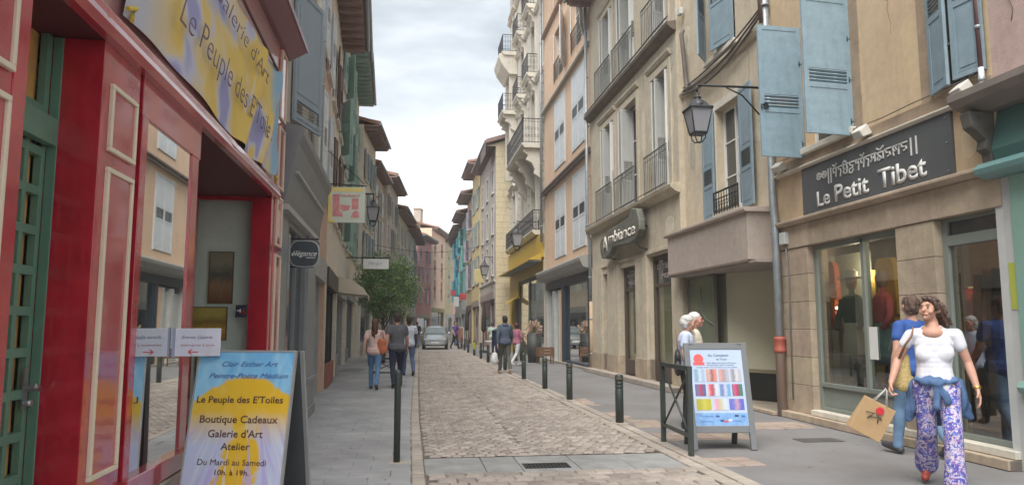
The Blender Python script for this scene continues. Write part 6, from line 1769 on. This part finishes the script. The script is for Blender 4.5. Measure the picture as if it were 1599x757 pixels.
MB().lathe([(.036, 0), (.036, .93), (.034, .95), (.02, .975), (.001, .98)], 18).build('post', DKGREEN, lb); MB().lathe([(.037, .9), (.039, .905), (.037, .91)], 18).build('ring', DKGREEN, lb); B('base', mat('pale footing stone', (.4, .36, .3), .85, .1), lb, (-.08, .14, -.1, .1, -.006, .006))
def barrier(p, q, label, h=1.0):
    p, q = Vector(p), Vector(q); d = q - p
    o = empty('barrier', p, math.atan2(d.y, d.x), label, 'barrier'); L_ = d.length; t = .028
    for x in (0, L_): B('post', DKGREEN, o, (x - t, x + t, -t, t, 0, h), bevel=.004)
    B('top_rail', DKGREEN, o, (t, L_ - t, -t + .003, t - .003, h - .055, h - .003), bevel=.003); B('bottom_rail', DKGREEN, o, (t, L_ - t, -.018, .018, .2, .24))
    for s_ in (1, -1):
        a_ = (t, 0, .24 if s_ > 0 else h - .06); c_ = (L_ - t, 0, h - .06 if s_ > 0 else .24)
        MB().tube([V(*a_) + V(0, .006 * s_, 0), V(*c_) + V(0, .006 * s_, 0)], .014, 6).build('brace', DKGREEN, o)
    return o
barrier((3.16, 8.13, 0), (3.2, 9.15, 0), 'low dark steel barrier with crossed braces beside the price board')
barrier((-.95, 20.2, 0), (-.2, 20.2, 0), 'low dark barrier across the pavement beyond the walking couple', .62)

# advertising board of the gallery
def aboard(P0, rz, W, Hh, tilt, frame_m, back_m, label, leg=.1):
    o = empty('sandwich_board', P0, rz, label, 'sandwich board')
    return o
ab = empty('sandwich_board', (-1.13, 5.2, 0), R(-13), 'yellow and blue painted gallery sandwich board with opening hours in dark lettering', 'sandwich board')
TW, TH, TT = .67, 1.3, R(-12)
M = Matrix.Translation((0, -.13, .0)) @ Matrix.Rotation(TT, 4, 'X')
Mb = Matrix.Translation((0, .5, .0)) @ Matrix.Rotation(-TT, 4, 'X')
def poster():
    m, n, l, p = nt('sun painting print')
    tc = n.new('ShaderNodeTexCoord'); sp = n.new('ShaderNodeSeparateXYZ'); l.new(tc.outputs['Generated'], sp.inputs[0])
    no = n.new('ShaderNodeTexNoise'); no.inputs['Scale'].default_value = 3.2; no.inputs['Detail'].default_value = 4; no.inputs['Distortion'].default_value = 1.2
    mp = n.new('ShaderNodeMapping'); mp.inputs['Scale'].default_value = (1, .01, 1.4); l.new(tc.outputs['Generated'], mp.inputs[0]); l.new(mp.outputs[0], no.inputs['Vector'])
    def math_(op, a, b_=None, c=None):
        q = n.new('ShaderNodeMath'); q.operation = op
        for i, v in enumerate((a, b_, c)):
            if v is None: continue
            if isinstance(v, (int, float)): q.inputs[i].default_value = v
            else: l.new(v, q.inputs[i])
        return q.outputs[0]
    def mixc(f, a, c):
        q = n.new('ShaderNodeMix'); q.data_type = 'RGBA'; l.new(f, q.inputs[0])
        if isinstance(a, tuple): q.inputs[6].default_value = c4(a)
        else: l.new(a, q.inputs[6])
        q.inputs[7].default_value = c4(c); return q.outputs[2]
    def ramp(v, a, b_):
        q = n.new('ShaderNodeMapRange'); q.inputs['From Min'].default_value = a; q.inputs['From Max'].default_value = b_; l.new(v, q.inputs['Value']); return q.outputs[0]
    X_, Z_ = sp.outputs['X'], sp.outputs['Z']; N_ = no.outputs['Fac']
    dx = math_('ABSOLUTE', math_('SUBTRACT', X_, .52))
    # yellow tent: z below a shallow arch, edges spreading downwards
    arch = math_('ADD', math_('MULTIPLY', math_('MULTIPLY', dx, dx), .45), Z_)
    arch = math_('ADD', arch, math_('MULTIPLY', math_('SUBTRACT', N_, .5), .12))
    yel = ramp(arch, .87, .85)
    cone = math_('ADD', math_('SUBTRACT', dx, math_('MULTIPLY', math_('SUBTRACT', .86, Z_), .16)), math_('MULTIPLY', math_('SUBTRACT', N_, .5), .5))
    low = ramp(Z_, .68, .5)
    side = math_('MULTIPLY', ramp(cone, .05, .1), low)
    wv = n.new('ShaderNodeTexNoise'); wv.inputs['Scale'].default_value = 5; wv.inputs['Distortion'].default_value = .6
    mp2 = n.new('ShaderNodeMapping'); mp2.inputs['Rotation'].default_value = (0, R(28), 0); mp2.inputs['Scale'].default_value = (2.6, .01, .5); cb = n.new('ShaderNodeCombineXYZ'); ang_ = math_('DIVIDE', math_('SUBTRACT', X_, .52), math_('SUBTRACT', 1.05, Z_)); l.new(math_('MULTIPLY', ang_, 1.5), cb.inputs[0]); l.new(math_('MULTIPLY', Z_, .35), cb.inputs[2]); l.new(cb.outputs[0], wv.inputs['Vector'])
    c = mixc(ramp(N_, .35, .65), (.13, .42, .72), (.32, .6, .8))
    c = mixc(yel, c, (.72, .46, .03))
    c = mixc(math_('MULTIPLY', yel, math_('MULTIPLY', ramp(N_, .5, .62), .35)), c, (.78, .56, .12))
    c = mixc(side, c, (.5, .55, .74))
    st = math_('MULTIPLY', ramp(wv.outputs['Fac'], .56, .6), low)
    c = mixc(math_('MULTIPLY', st, .8), c, (.45, .4, .72))
    st2 = math_('MULTIPLY', math_('MULTIPLY', ramp(wv.outputs['Fac'], .42, .38), low), .6)
    c = mixc(st2, c, (.62, .68, .75))
    l.new(c, p.inputs['Base Color']); p.inputs['Roughness'].default_value = .3; p.inputs['Coat Weight'].default_value = .3
    return m
front = B('poster', poster(), ab, (-TW / 2, TW / 2, -.004, .0, .05, TH)); front.matrix_local = M
bk = B('panel', mat('grey board back', (.2, .21, .22), .5), ab, (-TW / 2, TW / 2, .0005, .02, .045, TH + .005), bevel=.003); bk.matrix_local = M
fr_ = B('frame', mat('aluminium board frame', (.42, .43, .43), .4, metal=.5), ab, (-TW / 2 - .012, -TW / 2, -.008, .022, .0, TH + .012), (TW / 2, TW / 2 + .012, -.008, .022, 0, TH + .012), (-TW / 2, TW / 2, -.008, .022, TH, TH + .012)); fr_.matrix_local = M
b2 = B('back_panel', mat('dark board back', (.07, .075, .08), .6), ab, (-TW / 2, TW / 2, 0, .02, .1, TH)); b2.matrix_local = Mb
b3 = B('leg', mat('aluminium board frame', (.42, .43, .43), .4, metal=.5), ab, (TW / 2 - .0, TW / 2 + .025, -.003, .024, 0, TH)); b3.matrix_local = Mb
b4 = B('leg', mat('aluminium board frame', (.42, .43, .43), .4, metal=.5), ab, (-TW / 2 - .025, -TW / 2, -.003, .024, 0, TH)); b4.matrix_local = Mb
PUR = mat('plum print', (.1, .045, .035), .6, bump=0); BLI = mat('dark blue script', (.06, .12, .33), .6, bump=0)
def tx(s_, xc, z, w, h, m_=None, **kw):
    w *= .9
    o = text(s_, m_ or PUR, ab, xc - w / 2, -.0055, z, w, h, depth=.0012, M=M, **kw); return o
Z = lambda py: TH - (py - 552) * 1.23 / 262
tx("Clair Esther Art", .03, Z(573), .44, .036, BLI, shear=.4); tx('Peintre-Poète Médium', .03, Z(590), .62, .036, BLI, shear=.4)
tx("Le Peuple des E'Toiles", -.01, Z(625), .67, .046, bold=.012); tx('Boutique Cadeaux', .0, Z(653), .6, .05, bold=.01); tx("Galerie d'Art", -.01, Z(673), .42, .05, bold=.008); tx('Atelier', .0, Z(690), .22, .046, bold=.008)
tx('Du Mardi au Samedi', -.01, Z(711), .52, .04); tx('10h. à 19h.', .0, Z(724), .26, .034, bold=.01); tx('06 03 22 55 64', .0, Z(744), .3, .03, mat('faded violet print', (.3, .22, .3), .6, bump=0)); tx('12 rue Chaussade', .03, Z(761), .42, .036, mat('teal print', (.03, .12, .2), .6, bump=0), shear=.3, bold=.008)

# board with knitwear pictures
kb2 = empty('sandwich_board', (3.7, 8.46, 0), R(-5), 'grey framed sandwich board with rows of textile pictures, standing by the barrier', 'sandwich board')
GF = mat('grey board frame', (.17, .18, .19), .5, .06)
M2 = Matrix.Rotation(R(-12), 4, 'X'); M3 = Matrix.Translation((0, .52, 0)) @ Matrix.Rotation(R(12), 4, 'X')
KW, KH = .78, 1.27
def loc(o, M_): o.matrix_local = M_; return o
loc(B('frame', GF, kb2, (-KW / 2, -KW / 2 + .07, -.02, .02, 0, KH), (KW / 2 - .07, KW / 2, -.02, .02, 0, KH), (-KW / 2 + .07, KW / 2 - .07, -.019, .019, KH - .08, KH), (-KW / 2 + .07, KW / 2 - .07, -.019, .019, .2, .28), bevel=.004), M2)
loc(B('sheet', mat('pale blue poster', (.46, .56, .74), .4, .05), kb2, (-KW / 2 + .07, KW / 2 - .07, -.012, .012, .28, KH - .08)), M2)
loc(B('back_frame', mat('dark green board back', (.05, .055, .055), .5), kb2, (-KW / 2 + .06, -KW / 2 + .12, -.02, .02, 0, KH - .01), (KW / 2 - .12, KW / 2 - .06, -.02, .02, 0, KH - .01), (-KW / 2 + .12, KW / 2 - .12, -.015, .015, .28, KH - .04)), M3)
loc(B('stripe', mat('mid blue print', (.2, .38, .68), .5, .2, 20), kb2, (-KW / 2 + .075, KW / 2 - .075, -.0135, -.011, .285, .43)), M2)
random.seed(5)
pm_ = lambda i, a, c, d: print_mat('textile %d' % i, [(.1, a), (.45, c), (.7, d), (.95, a)], 4, axis='X')
pics = [((.35, .45, .6), (.2, .35, .5), (.5, .6, .7)), ((.6, .25, .2), (.5, .4, .35), (.35, .1, .12)), ((.45, .42, .45), (.6, .3, .25), (.3, .3, .4)), ((.45, .45, .5), (.25, .25, .3), (.6, .6, .65)),
        ((.12, .12, .25), (.2, .15, .3), (.4, .05, .1)), ((.6, .6, .7), (.65, .1, .12), (.3, .1, .15)), ((.15, .35, .6), (.2, .2, .4), (.5, .55, .7)), ((.05, .2, .15), (.6, .08, .25), (.35, .05, .1)),
        ((.45, .42, .03), (.4, .38, .05), (.5, .48, .1)), ((.55, .6, .7), (.65, .3, .4), (.5, .5, .3)), ((.12, .14, .5), (.15, .18, .55), (.5, .3, .4))]
W0 = -KW / 2 + .09; WW = KW - .18; i = 0
for z0, hh, n_ in ((.8, .15, 4), (.63, .14, 4), (.465, .13, 3)):
    for k in range(n_):
        w_ = WW / n_; x0 = W0 + k * w_
        loc(B('picture', pm_(i, *pics[i]), kb2, (x0 + .01, x0 + w_ - .012, -.0155, -.0115, z0, z0 + hh)), M2); i += 1
b = MB(); b.slab([(-.22 + .06 * math.cos(t), 1.075 + .06 * math.sin(t)) for t in [k * PI / 8 for k in range(16)]], -.0145, -.0115); b.box(-.29, -.15, -.0152, -.0117, 1.0, 1.035); loc(b.build('stamp', mat('coral stamp', (.75, .12, .12), .5, bump=0), kb2), M2)
IK = mat('dark print', (.05, .06, .1), .6, bump=0)
for s_, x, z, w, h in (('Au Comptoir', -.1, 1.105, .26, .03), ('du Tricot', .0, 1.06, .13, .022), ('Pulls, gilets, bonnets et écharpes', -.12, 1.02, .36, .014), ('Chaussettes, gants, foulards', -.12, .995, .33, .012), ('Large choix de couleurs et de tailles', -.25, .967, .5, .012), ('Nouveautés', -.26, .385, .16, .02), ('Promotions', -.26, .325, .16, .02), ('Accessoires', .12, .33, .12, .018)):
    text(s_, IK if z > .9 else mat('pale blue ink', (.1, .2, .45), .6, bump=0), kb2, x, -.0145, z, w, h, depth=.001, M=M2)
for x, z, c in ((-.02, .33, (.05, .08, .2)), (.03, .32, (.7, .08, .1)), (.08, .335, (.6, .65, .7)), (.16, .385, (.04, .05, .1)), (.24, .38, (.05, .15, .4)), (-.07, .38, (.05, .1, .3))):
    loc(B('emblem', mat('print %.2f' % c[0] + '%.2f' % c[2], c, .6, bump=0), kb2, (x, x + .045, -.0155, -.0125, z, z + .022)), M2)

# projecting signs
o = empty('hanging_sign', (-1.9, 16, 0), 0, 'square hanging sign with yellow border and faded pink rooster panel', 'sign')
B('board', mat('pale mint board', (.55, .6, .52), .5, .05), o, (.14, .92, -.03, .03, 3.65, 4.42), bevel=.006)
YB = mat('pale yellow print', (.72, .6, .2), .5, .1)
B('border', YB, o, (.145, .21, -.033, -.0295, 3.66, 4.41), (.21, .88, -.033, -.0295, 4.32, 4.41), (.145, .3, -.0331, -.0296, 3.655, 3.7))
PK = mat('faded pink print', (.62, .25, .25), .6, .2, 14)
def flat(pts, y0, y1, m_, name='print'):
    b = MB(); b.slab(pts, y0, y1); return b.build(name, m_, o)
flat([(.24, 3.78), (.46, 3.78), (.44, 3.86), (.38, 3.9), (.38, 4.26), (.24, 4.26)], -.0345, -.0295, PK)
flat([(.62, 3.76), (.8, 3.76), (.79, 3.88), (.72, 3.92), (.66, 3.86)], -.0345, -.0295, PK); flat([(.64, 3.94), (.78, 3.94), (.78, 4.18), (.64, 4.18)], -.0345, -.0295, PK)
flat([(.4, 3.95), (.46, 3.9), (.58, 3.92), (.61, 4.02), (.4, 4.04)], -.0345, -.0295, PK)
text('RESTAURANT', PK, o, .24, -.034, 4.21, .58, .055, depth=.003, bold=.02)
MB().tube([(-.1, 0, 4.5), (.95, 0, 4.46)], .012, 6).tube([(-.1, 0, 5.4), (.9, 0, 4.5)], .008, 5).tube([(.2, 0, 4.48), (.2, 0, 4.4)], .008, 5).tube([(.85, 0, 4.48), (.85, 0, 4.4)], .008, 5).build('bracket', IRON, o)
o = empty('hanging_sign', (-2.3, 27, 0), 0, 'white oblong hanging sign with faint script above the leafy tree', 'sign')
B('board', WHITE, o, (.62, 1.53, -.03, .03, 3.5, 3.86), bevel=.006); B('bar', IRON, o, (.0, 1.55, -.02, .02, 3.88, 3.92))
text('Margot', mat('pale grey ink', (.35, .36, .36), .6, bump=0), o, .8, -.0305, 3.65, .5, .12, depth=.003, shear=.3)
for (x, y, z, w, h, c, lb) in ((4.4, 47, 4.2, .6, .9, (.5, .42, .2), 'hanging cream sign on the pale gabled house'), (4.3, 60, 3.6, .5, .5, (.45, .05, .06), 'distant red hanging sign on the inside of the bend'), (4.2, 67, 3.2, .5, .9, (.6, .6, .58), 'distant white hanging sign on the inside of the bend'), (4.2, 72, 4.4, .5, .5, (.5, .08, .1), 'farthest red sign near the blue shutters'), (-1.2, 44, 3.4, .8, .35, (.6, .58, .5), 'cream sign board past the leafy tree')):
    o = empty('hanging_sign', (x, y, z), 0, lb, 'sign'); B('board', mat('sign %s' % lb[:14], c, .5), o, (-w / 2, w / 2, -.03, .03, 0, h), bevel=.01); MB().tube([(-w / 2, 0, h + .05), (w, 0, h + .05)], .015, 5).build('bracket', IRON, o)
# balcony laundry/cafe: folded parasols and litter bin
for k, (x, y) in enumerate(((4.05, 40.5), (4.25, 42.5), (4.0, 52))):
    o = empty('parasol', (x, y, 0), 0, ('dark folded parasol nearest the yellow shop', 'dark folded parasol beside the pale gabled house', 'dark folded parasol further down the pavement')[k], 'parasol')
    MB().tube([(0, 0, 0), (0, 0, 2.9)], .025, 6).build('pole', IRON, o); MB().lathe([(.03, 1.1), (.14, 1.25), (.12, 2.0), (.06, 2.7), (.01, 2.85)], 8).build('canopy', mat('dark brown canvas', (.05, .035, .03), .9), o); MB().lathe([(.25, 0), (.25, .06), (.04, .08)], 12).build('base', IRON, o)
o = empty('litter_bin', (3.45, 28.8, 0), 0, 'dark blue round litter bin with white notice near the bollards', 'litter bin')
MB().lathe([(.2, .35), (.24, .45), (.25, 1.0), (.24, 1.2), (.26, 1.22)], 18).build('bin', mat('dark blue plastic', (.02, .03, .06), .5), o); MB().lathe([(.26, 1.22), (.25, 1.28), (.1, 1.34), (.001, 1.35)], 18).build('lid', IRON, o); MB().tube([(0, .1, 0), (0, .1, .4)], .03, 8).build('post', IRON, o); B('notice', WHITE, o, (-.09, .05, -.262, -.245, .85, 1.02))
# florist's tubs
def leaf_burst(b, c, r_, n_, s, up=.4):
    for _ in range(n_):
        d = Vector((random.gauss(0, 1), random.gauss(0, 1), random.gauss(up, .8))).normalized()
        p = Vector(c) + d * r_ * random.uniform(.3, 1); t = Vector((random.gauss(0, 1), random.gauss(0, 1), random.gauss(0, 1))).normalized(); u = d.cross(t).normalized()
        w = s * random.uniform(.6, 1.3)
        b.tone = random.random()
        b.q([p - u * w * .3, p + d * w * .7 - u * w * .1, p + d * w, p + d * w * .6 + u * w * .35])
FLW2 = mat('dried pink flowers', (.5, .36, .27), .85, .25, 6, 0, rand=.35); LEAF = mat('leaf green', (.09, .14, .045), .6, .25, 3, 0, rand=.35)
def tub(x, y, r0, r1, h, m_, label, fl=True):
    o = empty('planter', (x, y, 0), 0, label, 'planter')
    MB().lathe([(r0, 0), (r1, h), (r1 - .03, h), (r1 - .04, h - .06), (.01, h - .06)], 18).build('tub', m_, o)
    if fl:
        b = MB(); leaf_burst(b, (0, 0, h + .15), .33, 420, .1); q = b.build('flowers', FLW2, o, tone=True); q['kind'] = 'stuff'
        b = MB()
        for k in range(24):
            t = random.uniform(0, 2 * PI); b.tube([(0, 0, h - .05), (math.cos(t) * .2, math.sin(t) * .2, h + .3)], .006, 3, cap=False)
        b.build('stems', LEAF, o, kind='stuff')
    return o
tub(5.0, 29.6, .24, .3, 1.15, mat('black zinc tub', (.05, .055, .055), .6, .2), 'tall black tub of dried pink flowers outside the yellow shop')
tub(4.6, 31.2, .2, .26, .8, mat('black zinc tub', (.05, .055, .055), .6, .2), 'shorter tub of dried flowers next to the tall black one')
o = empty('crate', (5.25, 28.5, 0), R(5), 'brown wooden crate stand beside the flower tub', 'crate')
for k in range(3): B('slat', WOOD, o, (-.3, .3, -.22, -.2, .3 + k * .12, .39 + k * .12)); B('slat', WOOD, o, (-.3, .3, .2, .22, .3 + k * .12, .39 + k * .12))
B('side', WOOD, o, (-.32, -.3, -.22, .22, .28, .64), (.3, .32, -.22, .22, .28, .64))
for sx in (-.3, .26):
    for sy in (-.2, .16): B('leg', WOOD, o, (sx, sx + .04, sy, sy + .04, 0, .3))
o = empty('table', (4.0, 35.2, 0), 0, 'small pale cafe table past the litter bin', 'table')
B('top', WHITE, o, (-.4, .4, -.35, .35, .72, .75)); MB().tube([(0, 0, 0), (0, 0, .72)], .03, 8).build('leg', IRON, o)
o = empty('sandwich_board', (4.1, 62, 0), R(-10), 'small white edged chalk board far down the right pavement', 'sandwich board')
B('board', mat('chalk brown', (.3, .15, .1), .7), o, (-.4, .4, -.02, .02, .1, 1.3)); B('frame', WHITE, o, (-.46, -.4, -.03, .03, 0, 1.36), (.4, .46, -.03, .03, 0, 1.36), (-.4, .4, -.03, .03, 1.3, 1.36))

# tree in front of the pale house
tr = empty('tree', (-1.0, 29.8, 0), 0, 'leafy green street tree standing on the pavement behind the walking couple', 'tree')
random.seed(21)
b = MB(); b.tube([(0, 0, 0), (.02, 0, .9), (-.04, .05, 1.7), (.05, 0, 2.4)], [.09, .07, .06, .045], 8)
tips = []
for k in range(16):
    t = k * 2.4; z0 = 1.4 + k * .08; r_ = random.uniform(.6, 1.25)
    e_ = V(math.cos(t) * r_, math.sin(t) * r_, z0 + random.uniform(.4, 1.5)); b.tube([(0, 0, z0 * .95), tuple(e_ * .55 + V(0, 0, z0 * .45)), tuple(e_)], [.035, .02, .008], 5); tips.append(e_)
b.build('trunk', mat('grey bark', (.14, .11, .085), .9, .3, 12, .6), tr)
LF = mat('tree leaves', (.15, .25, .085), .55, .3, 2, 0, rand=.5)
b = MB()
cl = []
for k in range(260):
    t = random.uniform(0, 2 * PI); ph = random.uniform(-1.05, 1); rr = random.uniform(.45, 1)
    rad = math.sqrt(max(0, 1 - ph * ph * .85)) * 1.28 * rr
    cl.append((V(.1 + math.cos(t) * rad, math.sin(t) * rad * .95, 3.05 + ph * 1.32 * rr), random.uniform(.14, .34)))
cl += [(e_, .25) for e_ in tips]
for c_, r_ in cl:
    for _ in range(int(70 * r_ / .25)):
        d = V(random.gauss(0, 1), random.gauss(0, 1), random.gauss(0, .8)).normalized()
        p = c_ + d * r_ * random.uniform(.2, 1.25); w = random.uniform(.05, .1)
        a_ = V(random.gauss(0, 1), random.gauss(0, 1), random.gauss(-.3, .7)).normalized(); u = a_.cross(d)
        if u.length < .1: continue
        u.normalize(); b.tone = random.random()
        b.q([p, p + a_ * w * .5 + u * w * .26, p + a_ * w, p + a_ * w * .5 - u * w * .26])
b.build('crown', LF, tr, tone=True)

# silver hatchback
car = empty('parked_car', (1.62, 46.6, 0), R(-2), 'small silver hatchback facing the camera halfway down the street', 'car')
SIL = mat('silver car paint', (.42, .45, .46), .3, .04, 3, 0, metal=.55, coat=.7)
def hull(name, secs, m_, parent, n=1):
    """secs: list of (y, [(x, z) half outline from bottom centre to top centre])"""
    b = MB(); rings = []
    for y, half in secs:
        full = [(x, z) for x, z in half] + [(-x, z) for x, z in reversed(half)]
        rings.append([(x, y, z) for x, z in full])
    k = len(rings[0])
    for r_ in rings: b.v += r_
    for i in range(len(rings) - 1):
        for j in range(k):
            b.f.append((i * k + j, i * k + (j + 1) % k, (i + 1) * k + (j + 1) % k, (i + 1) * k + j)); b.m.append(0); b.sm.append(True); b.t.append(0)
    b.f.append(tuple(range(k))); b.f.append(tuple((len(rings) - 1) * k + j for j in range(k))); b.m += [0, 0]; b.sm += [False, False]; b.t += [0, 0]
    o = b.build(name, m_, parent); s_ = o.modifiers.new('sub', 'SUBSURF'); s_.levels = n; s_.render_levels = n
    return o
def sec(y, w, zb, zm, zt): return (y, [(w * .5, zb), (w * .93, zb + .04), (w, zb + .25), (w * .985, zm), (w * .93, zt - .06), (w * .8, zt), (w * .3, zt + .02)])
hull('body', [sec(-.02, .62, .3, .45, .6), sec(.05, .74, .22, .5, .7), sec(.4, .8, .2, .6, .82), sec(1.0, .82, .2, .7, .95), sec(1.7, .82, .2, .72, .98), sec(3.0, .82, .2, .75, 1.0), sec(3.65, .78, .25, .7, .98), sec(3.8, .7, .3, .6, .9)], SIL, car)
def cab(y, w, z0, z1): return (y, [(w, z0), (w * .98, z0 + (z1 - z0) * .3), (w * .86, z1 - .07), (w * .76, z1), (w * .3, z1 + .02)])
hull('cabin', [cab(.98, .72, .88, .95), cab(1.2, .76, .88, 1.1), cab(1.65, .76, .88, 1.42), cab(2.4, .76, .88, 1.46), cab(3.2, .74, .88, 1.4), cab(3.65, .68, .88, 1.05)], SIL, car)
ws = MB(); ws.q([(-.63, .99, .98), (.63, .99, .98), (.52, 1.52, 1.36), (-.52, 1.52, 1.36)]); ws.build('windscreen', mat('car glass', (.16, .19, .2), .08, bump=0, spec=.9), car, (0, -.03, .015))
for s_ in (-1, 1):
    b = MB(); b.q([(s_ * .775, 1.35, 1.0), (s_ * .66, 1.75, 1.36), (s_ * .66, 2.9, 1.36), (s_ * .775, 3.2, 1.0)]); b.build('side_window', mat('car glass', (.16, .19, .2), .08, bump=0, spec=.9), car, (s_ * .012, 0, 0))
    MB().lathe([(.01, -.03), (.1, -.03), (.14, .0), (.1, .03), (.01, .03)], 14, sx=1.25, sy=.35).build('headlight', mat('headlight glass', (.6, .62, .64), .1, bump=0), car, (s_ * .56, .08, .62))
    b = MB(); b.box(s_ * .82 if s_ > 0 else -.96, .96 if s_ > 0 else -.82, 1.2, 1.3, .95, 1.07); b.build('mirror', SIL, car, bevel=.03)
    for yy in (.65, 3.1):
        w = empty('wheel', (s_ * .72, yy, .29)); w.parent = car; w.rotation_euler = (0, R(90), 0)
        MB().lathe([(.2, -.09), (.29, -.085), (.3, 0), (.29, .085), (.2, .09)], 20).build('tyre', mat('tyre rubber', (.015, .015, .016), .8), w)
        MB().lathe([(.01, -.06), (.2, -.07), (.2, .07), (.01, .06)], 12).build('rim', STEEL, w)
B('grille', IRON, car, (-.32, .32, -.02, .06, .5, .56), bevel=.01); B('air_intake', IRON, car, (-.5, .5, -.005, .08, .28, .38), bevel=.01); B('number_plate', WHITE, car, (-.26, .26, -.045, -.03, .4, .5)); B('badge', STEEL, car, (-.04, .04, -.0, .05, .6, .66), bevel=.01)
B('wiper', IRON, car, (-.5, .1, .96, .98, .97, .985), (.1, .55, .96, .98, .97, .985))

# overhead wires
for k, (p, q, lb) in enumerate((((-2.0, 41, 5.9), (5.1, 45.5, 6.6), 'thin wire crossing the street near the pale gabled house'), ((-.9, 56, 6.2), (5.0, 58, 6.4), 'thin wire crossing the street far down the row'))):
    p, q = V(*p), V(*q); pts = [tuple(p.lerp(q, t / 10) - V(0, 0, .5 * math.sin(PI * t / 10))) for t in range(11)]
    pipe(pts, .012, IRON, lb, name='wire', clips=0)

# repaired patches, cracks and trodden gum
def patch(root_, u, z, w, h, m_):
    n_ = 11; pts = [(u + w / 2 * math.cos(2 * PI * k / n_) * random.uniform(.75, 1.1), z + h / 2 * math.sin(2 * PI * k / n_) * random.uniform(.75, 1.1)) for k in range(n_)]
    b = MB(); b.slab(pts, -.0035, .001); return b.build('patch', m_, root_)
def crack(root_, u, z, ln, m_):
    pts = [(u, -.001, z)]
    for k in range(9): pts.append((pts[-1][0] + random.gauss(0, .025), -.001, pts[-1][2] - ln / 9))
    MB().tube(pts, [.004] * 5 + [.003] * 3 + [.0015] * 2, 4).build('crack', m_, root_)
random.seed(9)
P1 = mat('grey cement patch', (.42, .38, .31), .95, .2, 6, .5, 60, streak=.2); P2 = mat('lighter lime patch', (.62, .55, .43), .95, .12, 6, .4, 60, streak=.2); CR = mat('crack brown', (.2, .13, .1), .9)
for u, z, w, h, m_ in ((.5, 5.2, .35, .9, P1), (1.3, 3.62, .8, .18, P2), (3.6, 4.9, .6, .4, P2), (3.9, 6.2, .5, .9, P1), (3.7, 8.0, .5, .7, P2), (.35, 7.9, .3, .8, P2)): patch(bg, u, z, w, h, m_)
for u, z, w, h, m_ in ((7.5, 6.2, .5, 1.1, P2), (7.7, 7.8, .3, .9, P1), (3.9, 4.3, 1.2, .14, P1), (7.3, 3.8, .7, .5, P2), (.5, 3.7, .5, .4, P1), (5.55, 6.4, .3, 1.4, P2), (2.95, 9.6, .3, 1.2, P1)): patch(am, u, z, w, h, m_)
for u, z, w, h, m_ in ((3.4, 6.4, .6, .5, mat('pale ochre patch', (.62, .5, .33), .95, .1, 5, .3, 60)), (4.35, 3.5, .3, .4, mat('pale ochre patch', (.62, .5, .33), .95, .1, 5, .3, 60))): patch(tb, u, z, w, h, m_)
for root_, u, z, ln in ((bg, 3.3, 6.5, .9), (bg, .25, 5.9, .8), (am, 7.2, 7.2, .8), (am, 5.7, 8.1, .6), (tb, 3.05, 5.9, .7), (tb, 2.7, 7.0, .8), (orh, 4.2, 10.6, 1.2), (orh, .9, 6.8, 1.0)): crack(root_, u, z, ln, CR)
b = MB()
for k in range(170):
    y = random.uniform(6.5, 24); x = random.choice((random.uniform(-1.5, -.05), random.uniform(3.5, 5.7), random.uniform(3.5, 5.7)))
    r_ = random.uniform(.008, .024); z_ = .0045 if x < 0 else -.0025
    b.q([(x + r_ * math.cos(t * PI / 4) * random.uniform(.8, 1.2), y + r_ * math.sin(t * PI / 4), z_) for t in range(8)])
b.build('gum_spots', mat('trodden gum', (.1, .1, .1), .8), kind='stuff')
b = MB()
for k in range(60):
    y = random.uniform(6.8, 20); x = random.choice((lk(y) + .15, rk(y) - .08, 5.68, -1.5)) + random.gauss(0, .04); M_ = Matrix.Translation((x, y, .012)) @ Matrix.Rotation(random.uniform(0, 6.28), 4, 'Z') @ Matrix.Rotation(random.gauss(0, .2), 4, 'X')
    w_ = random.uniform(.015, .035); b.q([M_ @ Vector(p) for p in ((-w_, 0, 0), (0, -w_ * .45, .004), (w_, 0, 0), (0, w_ * .45, .005))])
b.build('leaf_litter', mat('dry leaf litter', (.3, .22, .1), .8, .3, 9), kind='stuff')

# thin summer haze filling the street
hz = bpy.data.materials.new('haze'); hz.use_nodes = True
hn = hz.node_tree.nodes; hn.clear()
ho = hn.new('ShaderNodeOutputMaterial'); hv = hn.new('ShaderNodeVolumePrincipled')
hv.inputs['Color'].default_value = (.95, .96, .98, 1); hv.inputs['Density'].default_value = .002; hv.inputs['Anisotropy'].default_value = .2
hz.node_tree.links.new(hv.outputs[0], ho.inputs['Volume'])
MB().box(-640, 640, -340, 940, -1.4, 26).build('haze', hz, kind='stuff')
